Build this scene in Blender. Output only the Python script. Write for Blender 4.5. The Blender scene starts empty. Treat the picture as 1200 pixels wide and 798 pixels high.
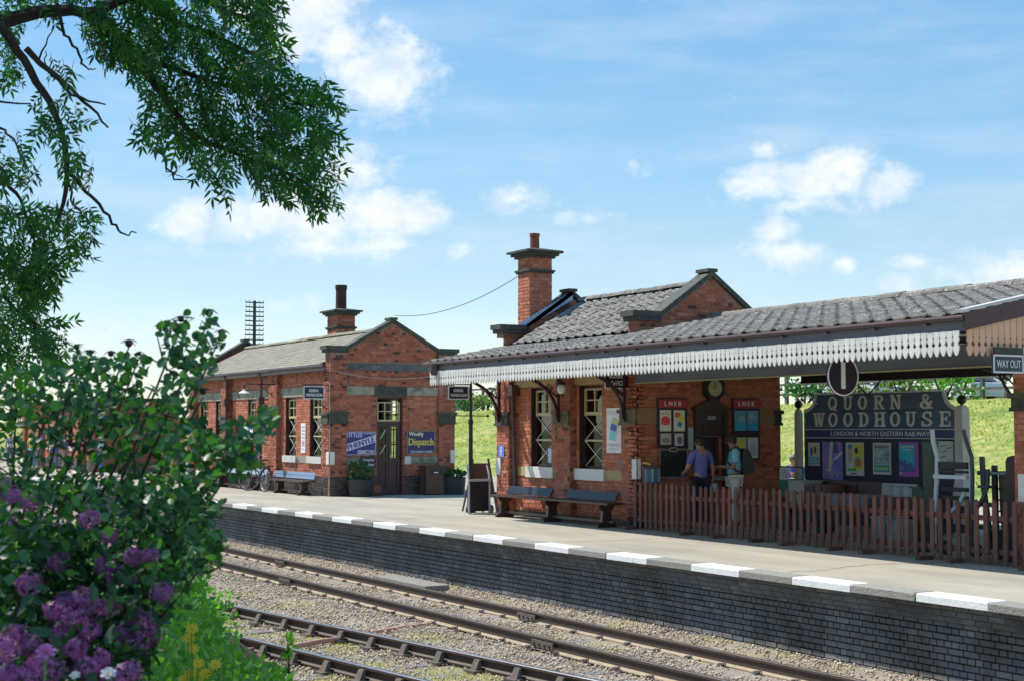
import bpy, math, random
import numpy as np
from mathutils import Vector, Matrix
R_ = math.radians
scene = bpy.context.scene
COL = scene.collection
rng = random.Random(7)
nrng = np.random.default_rng(7)

# ------------------------------------------------------------------ camera
FPX = 1756.0                                   # focal length in photo pixels (photo 1200 wide)
PITCH = math.atan(104 / FPX)
TH = math.atan(992 * math.cos(PITCH) / FPX)    # yaw away from the line of the track
CAM = np.array([0.0, 0.0, 1.8])
_F0 = np.array([-math.cos(TH), math.sin(TH), 0.0])
_RT = np.array([math.sin(TH), math.cos(TH), 0.0])
_UP = np.array([0.0, 0.0, 1.0])
_F = _F0 * math.cos(PITCH) + _UP * math.sin(PITCH)
_U = _UP * math.cos(PITCH) - _F0 * math.sin(PITCH)
cam_data = bpy.data.cameras.new('camera')
cam_data.sensor_width = 36
cam_data.lens = 36 * FPX / 1200
cam_data.clip_end = 3000
cam_data.clip_start = 0.1
cam_data.dof.use_dof = True
cam_data.dof.focus_distance = 27
cam_data.dof.aperture_fstop = 7.1
cam = bpy.data.objects.new('camera', cam_data)
COL.objects.link(cam)
cam.location = CAM
cam.rotation_euler = (R_(90) + PITCH, 0, R_(90) - TH)
scene.camera = cam

def ahead(px, py, D):
    """world point at depth D (metres) along the direction seen at photo position px, py"""
    return CAM + (_F + _RT * (px - 600) / FPX - _U * (py - 399) / FPX) * D

def proj(P):
    v = np.asarray(P) - CAM
    D = v @ _F
    return 600 + FPX * (v @ _RT) / D, 399 - FPX * (v @ _U) / D, D

# ------------------------------------------------------------------ light
SUN = Vector((-0.55, -0.38, 1.0)).normalized()
SUN_EL = math.asin(SUN.z)
SUN_ROT = math.atan2(SUN.x, SUN.y)
sd = bpy.data.lights.new('sun', 'SUN')
sd.energy = 4.3
sd.angle = R_(0.5)
sd.color = (1.0, 0.95, 0.87)
so = bpy.data.objects.new('sun', sd)
COL.objects.link(so)
so.rotation_euler = SUN.to_track_quat('Z', 'Y').to_euler()

world = bpy.data.worlds.new('World')
scene.world = world
world.use_nodes = True
wt = world.node_tree
wt.nodes.clear()
N = wt.nodes.new
Lk = wt.links.new
out = N('ShaderNodeOutputWorld')
bg = N('ShaderNodeBackground')
bg.inputs['Strength'].default_value = 0.15
sky = N('ShaderNodeTexSky')
sky.sky_type = 'NISHITA'
sky.sun_disc = False
sky.sun_elevation = SUN_EL
sky.sun_rotation = SUN_ROT
sky.air_density = 1.0
sky.dust_density = 0.0
sky.ozone_density = 3.0
tc = N('ShaderNodeTexCoord')
sep = N('ShaderNodeSeparateXYZ')
Lk(tc.outputs['Generated'], sep.inputs[0])
def M(op, a, b=None, clamp=False):
    n = N('ShaderNodeMath'); n.operation = op; n.use_clamp = clamp
    for i, v in enumerate((a, b)):
        if v is None: continue
        if isinstance(v, (int, float)): n.inputs[i].default_value = v
        else: Lk(v, n.inputs[i])
    return n.outputs[0]
az = M('ARCTAN2', sep.outputs[1], sep.outputs[0])
el = M('ARCSINE', sep.outputs[2])
comb = N('ShaderNodeCombineXYZ')
Lk(az, comb.inputs[0]); Lk(el, comb.inputs[1])
def azel(px, py):
    v = ahead(px, py, 1.0) - CAM
    v = v / np.linalg.norm(v)
    return math.atan2(v[1], v[0]), math.asin(v[2])
# cumulus puffs: direction, angular half-sizes (in thousandths of a radian * 0.57), strength
PUFFS = [(450,84,64,54,1.),(350,22,70,46,1.),(398,50,46,38,.85),(300,0,60,36,.9),(432,120,40,22,.5),(492,110,24,18,.45),
 (222,257,40,24,.85),(292,262,56,28,.95),(360,250,70,36,.9),(440,250,62,30,1.),(492,252,40,24,1.),(408,200,56,30,.75),(370,290,110,20,.4),
 (955,214,64,26,1.),(985,192,40,24,1.),(898,216,42,22,.9),(1038,218,30,24,.95),(896,173,22,12,.5),(950,238,80,12,.5),
 (912,272,26,16,.8),(925,296,50,18,.7),(990,310,12,9,.45),(610,231,42,14,.55),(540,290,16,12,.55),(690,256,40,11,.4),
 (455,287,34,11,.5),(118,389,50,12,.5),(1172,320,60,26,.75),(1050,334,26,12,.45),(1068,308,24,7,.4),(345,357,34,11,.4),(745,195,12,10,.35)]
acc = None
for (px, py, rx, ry, s) in PUFFS:
    a0, e0 = azel(px, py)
    a = N('ShaderNodeVectorMath'); a.operation = 'SUBTRACT'
    Lk(comb.outputs[0], a.inputs[0]); a.inputs[1].default_value = (a0, e0, 0)
    b = N('ShaderNodeVectorMath'); b.operation = 'MULTIPLY'
    Lk(a.outputs[0], b.inputs[0]); b.inputs[1].default_value = (FPX / (rx * 1.25), FPX / (ry * 1.25), 0)
    c = N('ShaderNodeVectorMath'); c.operation = 'LENGTH'
    Lk(b.outputs[0], c.inputs[0])
    d = M('SUBTRACT', s, M('MULTIPLY', c.outputs['Value'], s))
    acc = d if acc is None else M('MAXIMUM', acc, d)
def wnoise(scale, detail, rough, sx=1.0, sy=1.0, loc=(0, 0, 0)):
    mp = N('ShaderNodeMapping')
    mp.inputs['Scale'].default_value = (sx, sy, 1); mp.inputs['Location'].default_value = loc
    Lk(comb.outputs[0], mp.inputs[0])
    n = N('ShaderNodeTexNoise'); n.inputs['Scale'].default_value = scale
    n.inputs['Detail'].default_value = detail; n.inputs['Roughness'].default_value = rough
    Lk(mp.outputs[0], n.inputs['Vector'])
    return n.outputs['Fac']
n1 = wnoise(34, 7, 0.62, 1, 1.3)
n2 = wnoise(110, 4, 0.6, 1, 1.2, (3, 1, 0))
acc = M('MAXIMUM', acc, -0.3)
nz = M('ADD', M('MULTIPLY', M('SUBTRACT', n1, 0.5), 1.7), M('MULTIPLY', M('SUBTRACT', n2, 0.5), 0.5))
dens = M('ADD', acc, nz)
# more of the same cumulus elsewhere in the sky
n3 = wnoise(5.5, 6, 0.6, 1, 2.0, (7.3, 2.2, 0))
outw = N('ShaderNodeMapRange'); outw.interpolation_type = 'SMOOTHSTEP'
Lk(M('ABSOLUTE', M('SUBTRACT', az, math.pi - TH)), outw.inputs[0])
outw.inputs[1].default_value = 0.42; outw.inputs[2].default_value = 0.7
gen = M('MULTIPLY', M('MULTIPLY', M('SUBTRACT', n3, 0.56), 4.0), outw.outputs[0])
dens = M('MAXIMUM', dens, M('SUBTRACT', gen, M('SUBTRACT', 1.0, outw.outputs[0])))
mr = N('ShaderNodeMapRange'); mr.interpolation_type = 'SMOOTHSTEP'
Lk(dens, mr.inputs[0]); mr.inputs[1].default_value = -0.14; mr.inputs[2].default_value = 0.78
mr.inputs[4].default_value = 0.93
# thin high streaks
n4 = wnoise(9, 5, 0.6, 0.6, 3.2, (1, 5, 0))
mp2 = N('ShaderNodeMapRange'); mp2.interpolation_type = 'SMOOTHSTEP'
Lk(n4, mp2.inputs[0]); mp2.inputs[1].default_value = 0.38; mp2.inputs[2].default_value = 0.75; mp2.inputs[4].default_value = 0.22
cover = M('MAXIMUM', mr.outputs[0], mp2.outputs[0])
gm = N('ShaderNodeGamma'); gm.inputs[1].default_value = 0.40
Lk(sky.outputs[0], gm.inputs[0])
hs = N('ShaderNodeHueSaturation'); hs.inputs['Saturation'].default_value = 2.15; hs.inputs['Value'].default_value = 2.12
Lk(gm.outputs[0], hs.inputs['Color'])
cmix = N('ShaderNodeMix'); cmix.data_type = 'RGBA'
n5 = wnoise(26, 5, 0.6, 1, 1.4, (9, 3, 0))
cm = N('ShaderNodeMapRange'); Lk(n5, cm.inputs[0]); cm.inputs[1].default_value = 0.40; cm.inputs[2].default_value = 0.66
Lk(cm.outputs[0], cmix.inputs[0])
cmix.inputs[6].default_value = (5.0, 5.1, 5.1, 1)
cmix.inputs[7].default_value = (3.5, 4.1, 4.6, 1)
fin = N('ShaderNodeMix'); fin.data_type = 'RGBA'
Lk(cover, fin.inputs[0]); Lk(hs.outputs[0], fin.inputs[6]); Lk(cmix.outputs[2], fin.inputs[7])
Lk(fin.outputs[2], bg.inputs['Color'])
Lk(bg.outputs[0], out.inputs[0])

scene.view_settings.view_transform = 'Standard'
scene.view_settings.look = 'None'
scene.view_settings.exposure = 0.5
scene.view_settings.gamma = 1.0

# ------------------------------------------------------------------ helpers
WOFF = {}
def woff(o):
    return WOFF.get(o.name, Vector((0, 0, 0))) if o is not None else Vector((0, 0, 0))

def link(o, parent=None):
    COL.objects.link(o)
    if parent is not None: o.parent = parent
    WOFF[o.name] = woff(parent) + Vector(o.location) if parent is not None else Vector(o.location)
    return o

def tag(o, label=None, cat=None, group=None, kind=None):
    if label: o['label'] = label
    if cat: o['category'] = cat
    if group: o['group'] = group
    if kind: o['kind'] = kind
    return o

def thing(name, label, cat, loc=(0, 0, 0), group=None):
    o = bpy.data.objects.new(name, None)
    o.empty_display_size = 0.2
    o.location = loc
    link(o)
    return tag(o, label, cat, group)

def copy_tree(o, parent=None):
    c = o.copy()
    COL.objects.link(c)
    if parent is not None: c.parent = parent
    for ch in [x for x in o.children]: copy_tree(ch, c)
    return c

class Fr:
    """a wall frame: axis 'x' (wall runs along X at Y=plane) or 'y' (runs along Y at X=plane); ns = outward sign"""
    def __init__(s, axis, plane, ns): s.axis, s.plane, s.ns = axis, plane, ns
    def pt(s, u, d, z):
        return (u, s.plane + s.ns * d, z) if s.axis == 'x' else (s.plane + s.ns * d, u, z)

class MB:
    def __init__(s): s.v, s.f, s.m = [], [], []
    def add(s, vs, fs, mat=0):
        b = len(s.v); s.v.extend([tuple(map(float, p)) for p in vs])
        for f in fs: s.f.append(tuple(b + i for i in f)); s.m.append(mat)
        return s
    def box(s, x0, x1, y0, y1, z0, z1, mat=0):
        return s.add([(x0,y0,z0),(x1,y0,z0),(x1,y1,z0),(x0,y1,z0),(x0,y0,z1),(x1,y0,z1),(x1,y1,z1),(x0,y1,z1)],
                     [(0,3,2,1),(4,5,6,7),(0,1,5,4),(1,2,6,5),(2,3,7,6),(3,0,4,7)], mat)
    def fbox(s, fr, u0, u1, d0, d1, z0, z1, mat=0):
        a, b = fr.pt(u0, d0, z0), fr.pt(u1, d1, z1)
        return s.box(min(a[0],b[0]), max(a[0],b[0]), min(a[1],b[1]), max(a[1],b[1]), z0, z1, mat)
    def bar(s, p0, p1, w, h, mat=0, up=(0, 0, 1)):
        p0, p1 = Vector(p0), Vector(p1); d = (p1 - p0).normalized(); up = Vector(up)
        if abs(d.dot(up)) > 0.97: up = Vector((1, 0, 0)) if abs(d.x) < 0.9 else Vector((0, 1, 0))
        a = d.cross(up).normalized() * (w / 2); b = a.cross(d).normalized() * (h / 2)
        vs = [p + i * a + j * b for p in (p0, p1) for i, j in ((-1,-1),(1,-1),(1,1),(-1,1))]
        return s.add(vs, [(0,1,2,3),(7,6,5,4),(0,4,5,1),(1,5,6,2),(2,6,7,3),(3,7,4,0)], mat)
    def tube(s, pts, rad, n=6, mat=0, cap=True):
        pts = [Vector(p) for p in pts]
        if isinstance(rad, (int, float)): rad = [rad] * len(pts)
        base = len(s.v); prev = None
        for i, p in enumerate(pts):
            t = (pts[min(i+1, len(pts)-1)] - pts[max(i-1, 0)])
            t = t.normalized() if t.length > 1e-9 else Vector((0, 0, 1))
            if prev is None:
                ref = Vector((0, 0, 1)) if abs(t.z) < 0.9 else Vector((1, 0, 0))
                a = t.cross(ref).normalized()
            else:
                a = (prev - t * prev.dot(t))
                a = a.normalized() if a.length > 1e-6 else t.orthogonal().normalized()
            prev = a; b = t.cross(a)
            for k in range(n):
                q = 2 * math.pi * k / n
                s.v.append(tuple(p + (a * math.cos(q) + b * math.sin(q)) * rad[i]))
        for i in range(len(pts) - 1):
            for k in range(n):
                k2 = (k + 1) % n
                s.f.append((base+i*n+k, base+i*n+k2, base+(i+1)*n+k2, base+(i+1)*n+k)); s.m.append(mat)
        if cap:
            s.f.append(tuple(base + k for k in reversed(range(n)))); s.m.append(mat)
            s.f.append(tuple(base + (len(pts)-1)*n + k for k in range(n))); s.m.append(mat)
        return s
    def lathe(s, prof, c, n=12, mat=0, sx=1.0, sy=1.0):
        base = len(s.v)
        for r, z in prof:
            for k in range(n):
                q = 2 * math.pi * k / n
                s.v.append((c[0] + r*sx*math.cos(q), c[1] + r*sy*math.sin(q), c[2] + z))
        for i in range(len(prof) - 1):
            for k in range(n):
                k2 = (k + 1) % n
                s.f.append((base+i*n+k, base+i*n+k2, base+(i+1)*n+k2, base+(i+1)*n+k)); s.m.append(mat)
        s.f.append(tuple(base + k for k in reversed(range(n)))); s.m.append(mat)
        s.f.append(tuple(base + (len(prof)-1)*n + k for k in range(n))); s.m.append(mat)
        return s
    def prism(s, poly, fn, mat=0):
        """poly: 2-D outline; fn(a, b, side) -> 3-D with side 0/1 the two faces"""
        n = len(poly)
        vs = [fn(a, b, 0) for a, b in poly] + [fn(a, b, 1) for a, b in poly]
        fs = [tuple(range(n)), tuple(reversed(range(n, 2*n)))] + [(i, i+n, (i+1) % n + n, (i+1) % n) for i in range(n)]
        return s.add(vs, fs, mat)
    def build(s, name, mats, parent=None, smooth=False, label=None):
        off = woff(parent)
        me = bpy.data.meshes.new(name)
        me.from_pydata([(x-off.x, y-off.y, z-off.z) for x, y, z in s.v], [], s.f)
        if not isinstance(mats, (list, tuple)): mats = [mats]
        for m in mats: me.materials.append(m)
        if len(mats) > 1: me.polygons.foreach_set('material_index', s.m)
        if smooth: me.polygons.foreach_set('use_smooth', [True] * len(s.f))
        me.update()
        o = bpy.data.objects.new(name, me)
        link(o, parent)
        if label: o['label'] = label
        return o

def np_mesh(name, V, F, mat, parent=None, smooth=False):
    """V (n,3) world coordinates, F (m,k)"""
    me = bpy.data.meshes.new(name)
    off = woff(parent)
    V = np.asarray(V, dtype=np.float32) - np.array(off, dtype=np.float32)
    k = F.shape[1]
    me.vertices.add(len(V)); me.vertices.foreach_set('co', V.ravel())
    me.loops.add(F.size); me.loops.foreach_set('vertex_index', F.astype(np.int32).ravel())
    me.polygons.add(len(F)); me.polygons.foreach_set('loop_start', np.arange(0, F.size, k, dtype=np.int32))
    if smooth: me.polygons.foreach_set('use_smooth', np.ones(len(F), dtype=bool))
    me.update(calc_edges=True)
    me.materials.append(mat)
    o = bpy.data.objects.new(name, me)
    link(o, parent)
    return o

def rand_rot(n):
    q = nrng.normal(size=(n, 4)); q /= np.linalg.norm(q, axis=1)[:, None]
    w, x, y, z = q.T
    return np.stack([1-2*(y*y+z*z), 2*(x*y-z*w), 2*(x*z+y*w), 2*(x*y+z*w), 1-2*(x*x+z*z), 2*(y*z-x*w),
                     2*(x*z-y*w), 2*(y*z+x*w), 1-2*(x*x+y*y)], axis=1).reshape(n, 3, 3)

def dir_rot(dirs, roll=None, spread=1.0):
    """rotation matrices whose local +Y points along dirs, with local Z mostly up unless rolled"""
    d = dirs / np.linalg.norm(dirs, axis=1)[:, None]
    up = np.tile([0., 0., 1.], (len(d), 1)) + nrng.normal(size=(len(d), 3)) * spread
    x = np.cross(d, up); x /= np.linalg.norm(x, axis=1)[:, None]
    z = np.cross(x, d)
    return np.stack([x, d, z], axis=2)

def scatter(baseV, baseF, P, Rm, S):
    """instances of a small base mesh baked into one array"""
    n, k = len(P), len(baseV)
    V = np.einsum('nij,kj->nki', Rm, baseV) * np.asarray(S).reshape(n, 1, -1) + P[:, None, :]
    F = (baseF[None, :, :] + (np.arange(n) * k)[:, None, None]).reshape(-1, baseF.shape[1])
    return V.reshape(-1, 3), F
# ------------------------------------------------------------------ materials
def newmat(name):
    m = bpy.data.materials.new(name); m.use_nodes = True
    nt = m.node_tree; bs = nt.nodes['Principled BSDF']
    return m, nt, bs

def mat(name, c1, c2=None, rough=0.8, scale=6.0, bump=0.0, bscale=40.0, metal=0.0, spec=0.5, var=0.0,
        c3=None, s3=1.2, t3=(0.5, 0.65), a3=1.0, stretch=(1, 1, 1), detail=5):
    """base colour mixed between c1 and c2 by noise; c3 adds larger stains; var varies each island/object"""
    m, nt, bs = newmat(name)
    Nn, L = nt.nodes.new, nt.links.new
    if c2 is None: c2 = tuple(min(1, x * 0.78) for x in c1)
    geo = Nn('ShaderNodeNewGeometry')
    mp = Nn('ShaderNodeMapping'); mp.inputs['Scale'].default_value = stretch
    L(geo.outputs['Position'], mp.inputs[0])
    n = Nn('ShaderNodeTexNoise'); n.inputs['Scale'].default_value = scale; n.inputs['Detail'].default_value = detail
    n.inputs['Roughness'].default_value = 0.62
    L(mp.outputs[0], n.inputs['Vector'])
    r = Nn('ShaderNodeMapRange'); r.inputs[1].default_value = 0.32; r.inputs[2].default_value = 0.68
    L(n.outputs['Fac'], r.inputs[0])
    mx = Nn('ShaderNodeMix'); mx.data_type = 'RGBA'
    L(r.outputs[0], mx.inputs[0]); mx.inputs[6].default_value = (*c1, 1); mx.inputs[7].default_value = (*c2, 1)
    col = mx.outputs[2]
    if c3 is not None:
        n3 = Nn('ShaderNodeTexNoise'); n3.inputs['Scale'].default_value = s3; n3.inputs['Detail'].default_value = 6
        n3.inputs['Roughness'].default_value = 0.65
        L(mp.outputs[0], n3.inputs['Vector'])
        r3 = Nn('ShaderNodeMapRange'); r3.inputs[1].default_value = t3[0]; r3.inputs[2].default_value = t3[1]
        r3.inputs[4].default_value = a3
        L(n3.outputs['Fac'], r3.inputs[0])
        m3 = Nn('ShaderNodeMix'); m3.data_type = 'RGBA'
        L(r3.outputs[0], m3.inputs[0]); L(col, m3.inputs[6]); m3.inputs[7].default_value = (*c3, 1)
        col = m3.outputs[2]
    if var > 0:
        oi = Nn('ShaderNodeObjectInfo')
        ad = Nn('ShaderNodeMath'); ad.operation = 'ADD'
        L(geo.outputs['Random Per Island'], ad.inputs[0]); L(oi.outputs['Random'], ad.inputs[1])
        fr = Nn('ShaderNodeMath'); fr.operation = 'FRACT'; L(ad.outputs[0], fr.inputs[0])
        vr = Nn('ShaderNodeMapRange'); vr.inputs[3].default_value = 1 - var; vr.inputs[4].default_value = 1 + var
        L(fr.outputs[0], vr.inputs[0])
        hs = Nn('ShaderNodeHueSaturation'); L(vr.outputs[0], hs.inputs['Value']); L(col, hs.inputs['Color'])
        col = hs.outputs[0]
    L(col, bs.inputs['Base Color'])
    bs.inputs['Roughness'].default_value = rough
    bs.inputs['Metallic'].default_value = metal
    bs.inputs['Specular IOR Level'].default_value = spec
    if bump > 0:
        nb = Nn('ShaderNodeTexNoise'); nb.inputs['Scale'].default_value = bscale; nb.inputs['Detail'].default_value = 4
        L(mp.outputs[0], nb.inputs['Vector'])
        b = Nn('ShaderNodeBump'); b.inputs['Strength'].default_value = bump; b.inputs['Distance'].default_value = 0.02
        L(nb.outputs['Fac'], b.inputs['Height']); L(b.outputs[0], bs.inputs['Normal'])
    return m

def brickmat(name, cols, stain, st=(0.52, 0.72), sa=0.8, rough=0.85):
    """each brick picks its own colour; soot and damp make broader stains over them"""
    m, nt, bs = newmat(name)
    Nn, L = nt.nodes.new, nt.links.new
    geo = Nn('ShaderNodeNewGeometry'); oi = Nn('ShaderNodeObjectInfo')
    ad = Nn('ShaderNodeMath'); ad.operation = 'ADD'
    L(geo.outputs['Random Per Island'], ad.inputs[0]); L(oi.outputs['Random'], ad.inputs[1])
    fr = Nn('ShaderNodeMath'); fr.operation = 'FRACT'; L(ad.outputs[0], fr.inputs[0])
    cr = Nn('ShaderNodeValToRGB'); cr.color_ramp.interpolation = 'LINEAR'
    els = cr.color_ramp.elements
    while len(els) < len(cols): els.new(0.5)
    for i, c in enumerate(cols):
        els[i].position = c[0]; els[i].color = (*c[1], 1)
    L(fr.outputs[0], cr.inputs[0])
    n = Nn('ShaderNodeTexNoise'); n.inputs['Scale'].default_value = 1.5; n.inputs['Detail'].default_value = 7
    n.inputs['Roughness'].default_value = 0.7
    L(geo.outputs['Position'], n.inputs['Vector'])
    r = Nn('ShaderNodeMapRange'); r.inputs[1].default_value = st[0]; r.inputs[2].default_value = st[1]; r.inputs[4].default_value = sa
    L(n.outputs['Fac'], r.inputs[0])
    mx = Nn('ShaderNodeMix'); mx.data_type = 'RGBA'
    L(r.outputs[0], mx.inputs[0]); L(cr.outputs[0], mx.inputs[6]); mx.inputs[7].default_value = (*stain, 1)
    n2 = Nn('ShaderNodeTexNoise'); n2.inputs['Scale'].default_value = 30; n2.inputs['Detail'].default_value = 4
    L(geo.outputs['Position'], n2.inputs['Vector'])
    r2 = Nn('ShaderNodeMapRange'); r2.inputs[3].default_value = 0.75; r2.inputs[4].default_value = 1.25
    L(n2.outputs['Fac'], r2.inputs[0])
    hs = Nn('ShaderNodeHueSaturation'); L(r2.outputs[0], hs.inputs['Value']); L(mx.outputs[2], hs.inputs['Color'])
    L(hs.outputs[0], bs.inputs['Base Color']); bs.inputs['Roughness'].default_value = rough
    b = Nn('ShaderNodeBump'); b.inputs['Strength'].default_value = 0.4; b.inputs['Distance'].default_value = 0.01
    L(n2.outputs['Fac'], b.inputs['Height']); L(b.outputs[0], bs.inputs['Normal'])
    return m

def leafmat(name, c1, c2, trans=0.45, rough=0.45, tc=None):
    m, nt, bs = newmat(name)
    Nn, L = nt.nodes.new, nt.links.new
    geo = Nn('ShaderNodeNewGeometry')
    mx = Nn('ShaderNodeMix'); mx.data_type = 'RGBA'
    L(geo.outputs['Random Per Island'], mx.inputs[0])
    mx.inputs[6].default_value = (*c1, 1); mx.inputs[7].default_value = (*c2, 1)
    L(mx.outputs[2], bs.inputs['Base Color']); bs.inputs['Roughness'].default_value = rough
    tr = Nn('ShaderNodeBsdfTranslucent')
    tm = Nn('ShaderNodeMix'); tm.data_type = 'RGBA'; tm.blend_type = 'MULTIPLY'; tm.inputs[0].default_value = 1
    L(mx.outputs[2], tm.inputs[6]); tm.inputs[7].default_value = (*(tc or (2.2, 2.4, 0.7)), 1)
    L(tm.outputs[2], tr.inputs['Color'])
    ms = Nn('ShaderNodeMixShader'); ms.inputs[0].default_value = trans
    L(bs.outputs[0], ms.inputs[1]); L(tr.outputs[0], ms.inputs[2])
    L(ms.outputs[0], nt.nodes['Material Output'].inputs['Surface'])
    return m

def glassmat(name, tint=(0.8, 0.85, 0.85), mixg=0.25):
    m, nt, bs = newmat(name)
    Nn, L = nt.nodes.new, nt.links.new
    gl = Nn('ShaderNodeBsdfGlossy'); gl.inputs['Roughness'].default_value = 0.03
    tr = Nn('ShaderNodeBsdfTransparent'); tr.inputs[0].default_value = (*tint, 1)
    fz = Nn('ShaderNodeLayerWeight'); fz.inputs[0].default_value = mixg
    ms = Nn('ShaderNodeMixShader')
    L(fz.outputs['Facing'], ms.inputs[0]); L(tr.outputs[0], ms.inputs[1]); L(gl.outputs[0], ms.inputs[2])
    L(ms.outputs[0], nt.nodes['Material Output'].inputs['Surface'])
    return m

BR_OR = brickmat('brick_orange', [(0, (.36,.10,.05)), (.10, (.44,.130,.070)), (.5, (.52,.165,.09)), (.85, (.58,.225,.14)), (.96, (.43,.13,.07)), (1, (.26,.085,.05))], (.22,.07,.045), st=(.58,.80), sa=.5)
BR_RED = brickmat('brick_red_mottled', [(0, (.055,.030,.032)), (.08, (.20,.065,.04)), (.2, (.36,.10,.052)), (.6, (.45,.13,.068)), (.88, (.53,.19,.12)), (1, (.30,.10,.06))], (.10,.045,.04), st=(.52,.76), sa=.6)
BR_BLUE = brickmat('brick_blue', [(0, (.12,.13,.15)), (.3, (.135,.145,.165)), (.6, (.15,.155,.165)), (.85, (.175,.165,.155)), (1, (.23,.235,.24))], (.075,.066,.056), st=(.42,.62), sa=.85, rough=.6)
BR_PLINTH = brickmat('brick_plinth', [(0, (.03,.03,.036)), (.5, (.06,.055,.062)), (1, (.12,.085,.075))], (.03,.03,.03), rough=.5)
MORTAR = mat('mortar', (.36,.235,.165), (.24,.14,.10), scale=9, bump=.4)
MORTAR_D = mat('mortar_dark', (.125,.13,.14), (.16,.16,.16), scale=9, bump=.4)
REVEAL = mat('brick_reveal', (.36,.12,.065), (.22,.075,.045), scale=14, bump=.5, c3=(.08,.04,.035), s3=3, t3=(.5,.7), a3=.5, stretch=(1,1,6))
STONE_G = mat('stone_band', (.40,.36,.27), (.28,.26,.20), scale=5, bump=.4, c3=(.10,.11,.08), s3=2.5, a3=.7)
STONE_B = mat('stone_buff', (.50,.38,.19), (.40,.28,.13), scale=5, bump=.2)
STONE_K = mat('stone_coping_weathered', (.040,.042,.038), (.085,.088,.075), scale=8, bump=.5, c3=(.13,.16,.07), s3=3, t3=(.5,.7), a3=.5)
STONE_D = mat('stone_impost_brown', (.22,.16,.09), (.12,.10,.07), scale=7, bump=.4, c3=(.06,.06,.045), s3=4, a3=.7)
WHITE = mat('white_paint', (.74,.72,.68), (.62,.60,.56), scale=12, rough=.5, bump=.08, var=.07, c3=(.45,.43,.40), s3=9, t3=(.62,.75), a3=.5)
WHITE_W = mat('white_paint_worn', (.85,.85,.83), (.72,.72,.69), scale=20, rough=.7, bump=.3, c3=(.38,.37,.34), s3=9, t3=(.60,.72), a3=.7)
CREAM = mat('cream_paint', (.62,.52,.28), (.54,.45,.25), scale=8, rough=.45)
MAROON = mat('maroon_paint', (.075,.022,.030), (.050,.016,.024), scale=7, rough=.35, bump=.05)
BROWN = mat('brown_paint', (.060,.028,.022), (.040,.020,.018), scale=8, rough=.4, bump=.08)
FASCIA = mat('fascia_faded_brown', (.17,.15,.17), (.12,.105,.125), scale=4, rough=.5, c3=(.20,.19,.20), s3=5, t3=(.55,.75), a3=.4, stretch=(.4,1,1))
GUTTER = mat('gutter_brown', (.11,.06,.06), (.07,.04,.045), scale=6, rough=.4)
DARKW = mat('dark_timber', (.030,.020,.022), (.018,.013,.016), scale=5, rough=.6)
BEAM = mat('painted_beam', (.17,.19,.26), (.10,.11,.16), scale=4, rough=.45, stretch=(.3,1,1))
PINK = mat('undercoat_pink', (.80,.49,.34), (.76,.42,.25), scale=3, rough=.7, c3=(.80,.60,.50), s3=1.2, a3=.6, var=.05)
FENCE = mat('fence_brown', (.18,.070,.048), (.125,.048,.034), scale=9, rough=.75, bump=.3, var=.30, stretch=(1,1,.25), c3=(.30,.19,.14), s3=10, t3=(.56,.7), a3=.5)
BENCHW = mat('bench_timber', (.075,.038,.030), (.045,.025,.022), scale=8, rough=.35, bump=.1)
BENCHB = mat('bench_back_gloss', (.022,.025,.04), (.015,.017,.03), scale=6, rough=.4)
BLACK = mat('black_iron', (.012,.012,.014), (.022,.022,.022), scale=9, rough=.4)
SOOT = mat('sooty_terracotta', (.08,.032,.024), (.035,.018,.016), scale=5, rough=.8)
TERRA = mat('terracotta', (.30,.09,.05), (.22,.065,.04), scale=5, rough=.8)
LEAD = mat('lead_flashing', (.44,.58,.74), (.32,.44,.60), scale=5, rough=.45, bump=.2, c3=(.60,.64,.68), s3=4, t3=(.55,.65))  # blue of skylight in shade put into the base colour
NAVY = mat('enamel_navy', (.012,.020,.052), (.009,.015,.040), rough=.25, scale=3)
BLUE_E = mat('enamel_royal', (.050,.035,.26), (.040,.03,.21), rough=.3, scale=3)
SIGNB = mat('sign_board_blue', (.11,.19,.30), (.08,.145,.24), scale=5, rough=.4, stretch=(.25,1,3), c3=(.22,.32,.42), s3=3, t3=(.52,.7), a3=.6)
SIGNN = mat('sign_band_navy', (.06,.11,.34), (.05,.09,.28), scale=5, rough=.35)
SIGND = mat('sign_lower_dark', (.06,.065,.115), (.045,.05,.09), scale=4, rough=.5)
GREYP = mat('post_grey_white', (.74,.74,.72), (.64,.64,.63), scale=6, rough=.6, bump=.1)
LETTER = mat('letter_cream', (.86,.87,.88), (.83,.84,.84), scale=10, rough=.5)
YELLOW = mat('letter_yellow', (.80,.62,.12), (.72,.55,.10), rough=.4)
LILAC = mat('enamel_white', (.72,.72,.86), (.66,.66,.82), rough=.3)
RED = mat('poster_red', (.50,.035,.045), (.42,.03,.04), rough=.5)
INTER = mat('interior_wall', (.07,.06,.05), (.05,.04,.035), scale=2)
SLATE = mat('slate_roof', (.25,.23,.165), (.19,.175,.135), scale=5, rough=.75, bump=.25, var=.16, c3=(.30,.27,.18), s3=1.0, t3=(.5,.7), a3=.5)
TILE = mat('lichened_tile', (.24,.22,.20), (.11,.105,.10), scale=11, rough=.9, bump=.6, bscale=60, var=.18, c3=(.50,.46,.38), s3=20, t3=(.54,.66), a3=.85)
RUST = mat('rail_rust', (.085,.052,.036), (.055,.036,.028), scale=20, rough=.6, bump=.2)
RAILTOP = mat('rail_running_face', (.13,.10,.08), (.20,.175,.15), scale=6, rough=.38, metal=.6)
RAILSH = mat('rail_shiny_face', (.36,.36,.38), (.26,.25,.25), scale=6, rough=.3, metal=.8)
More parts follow.
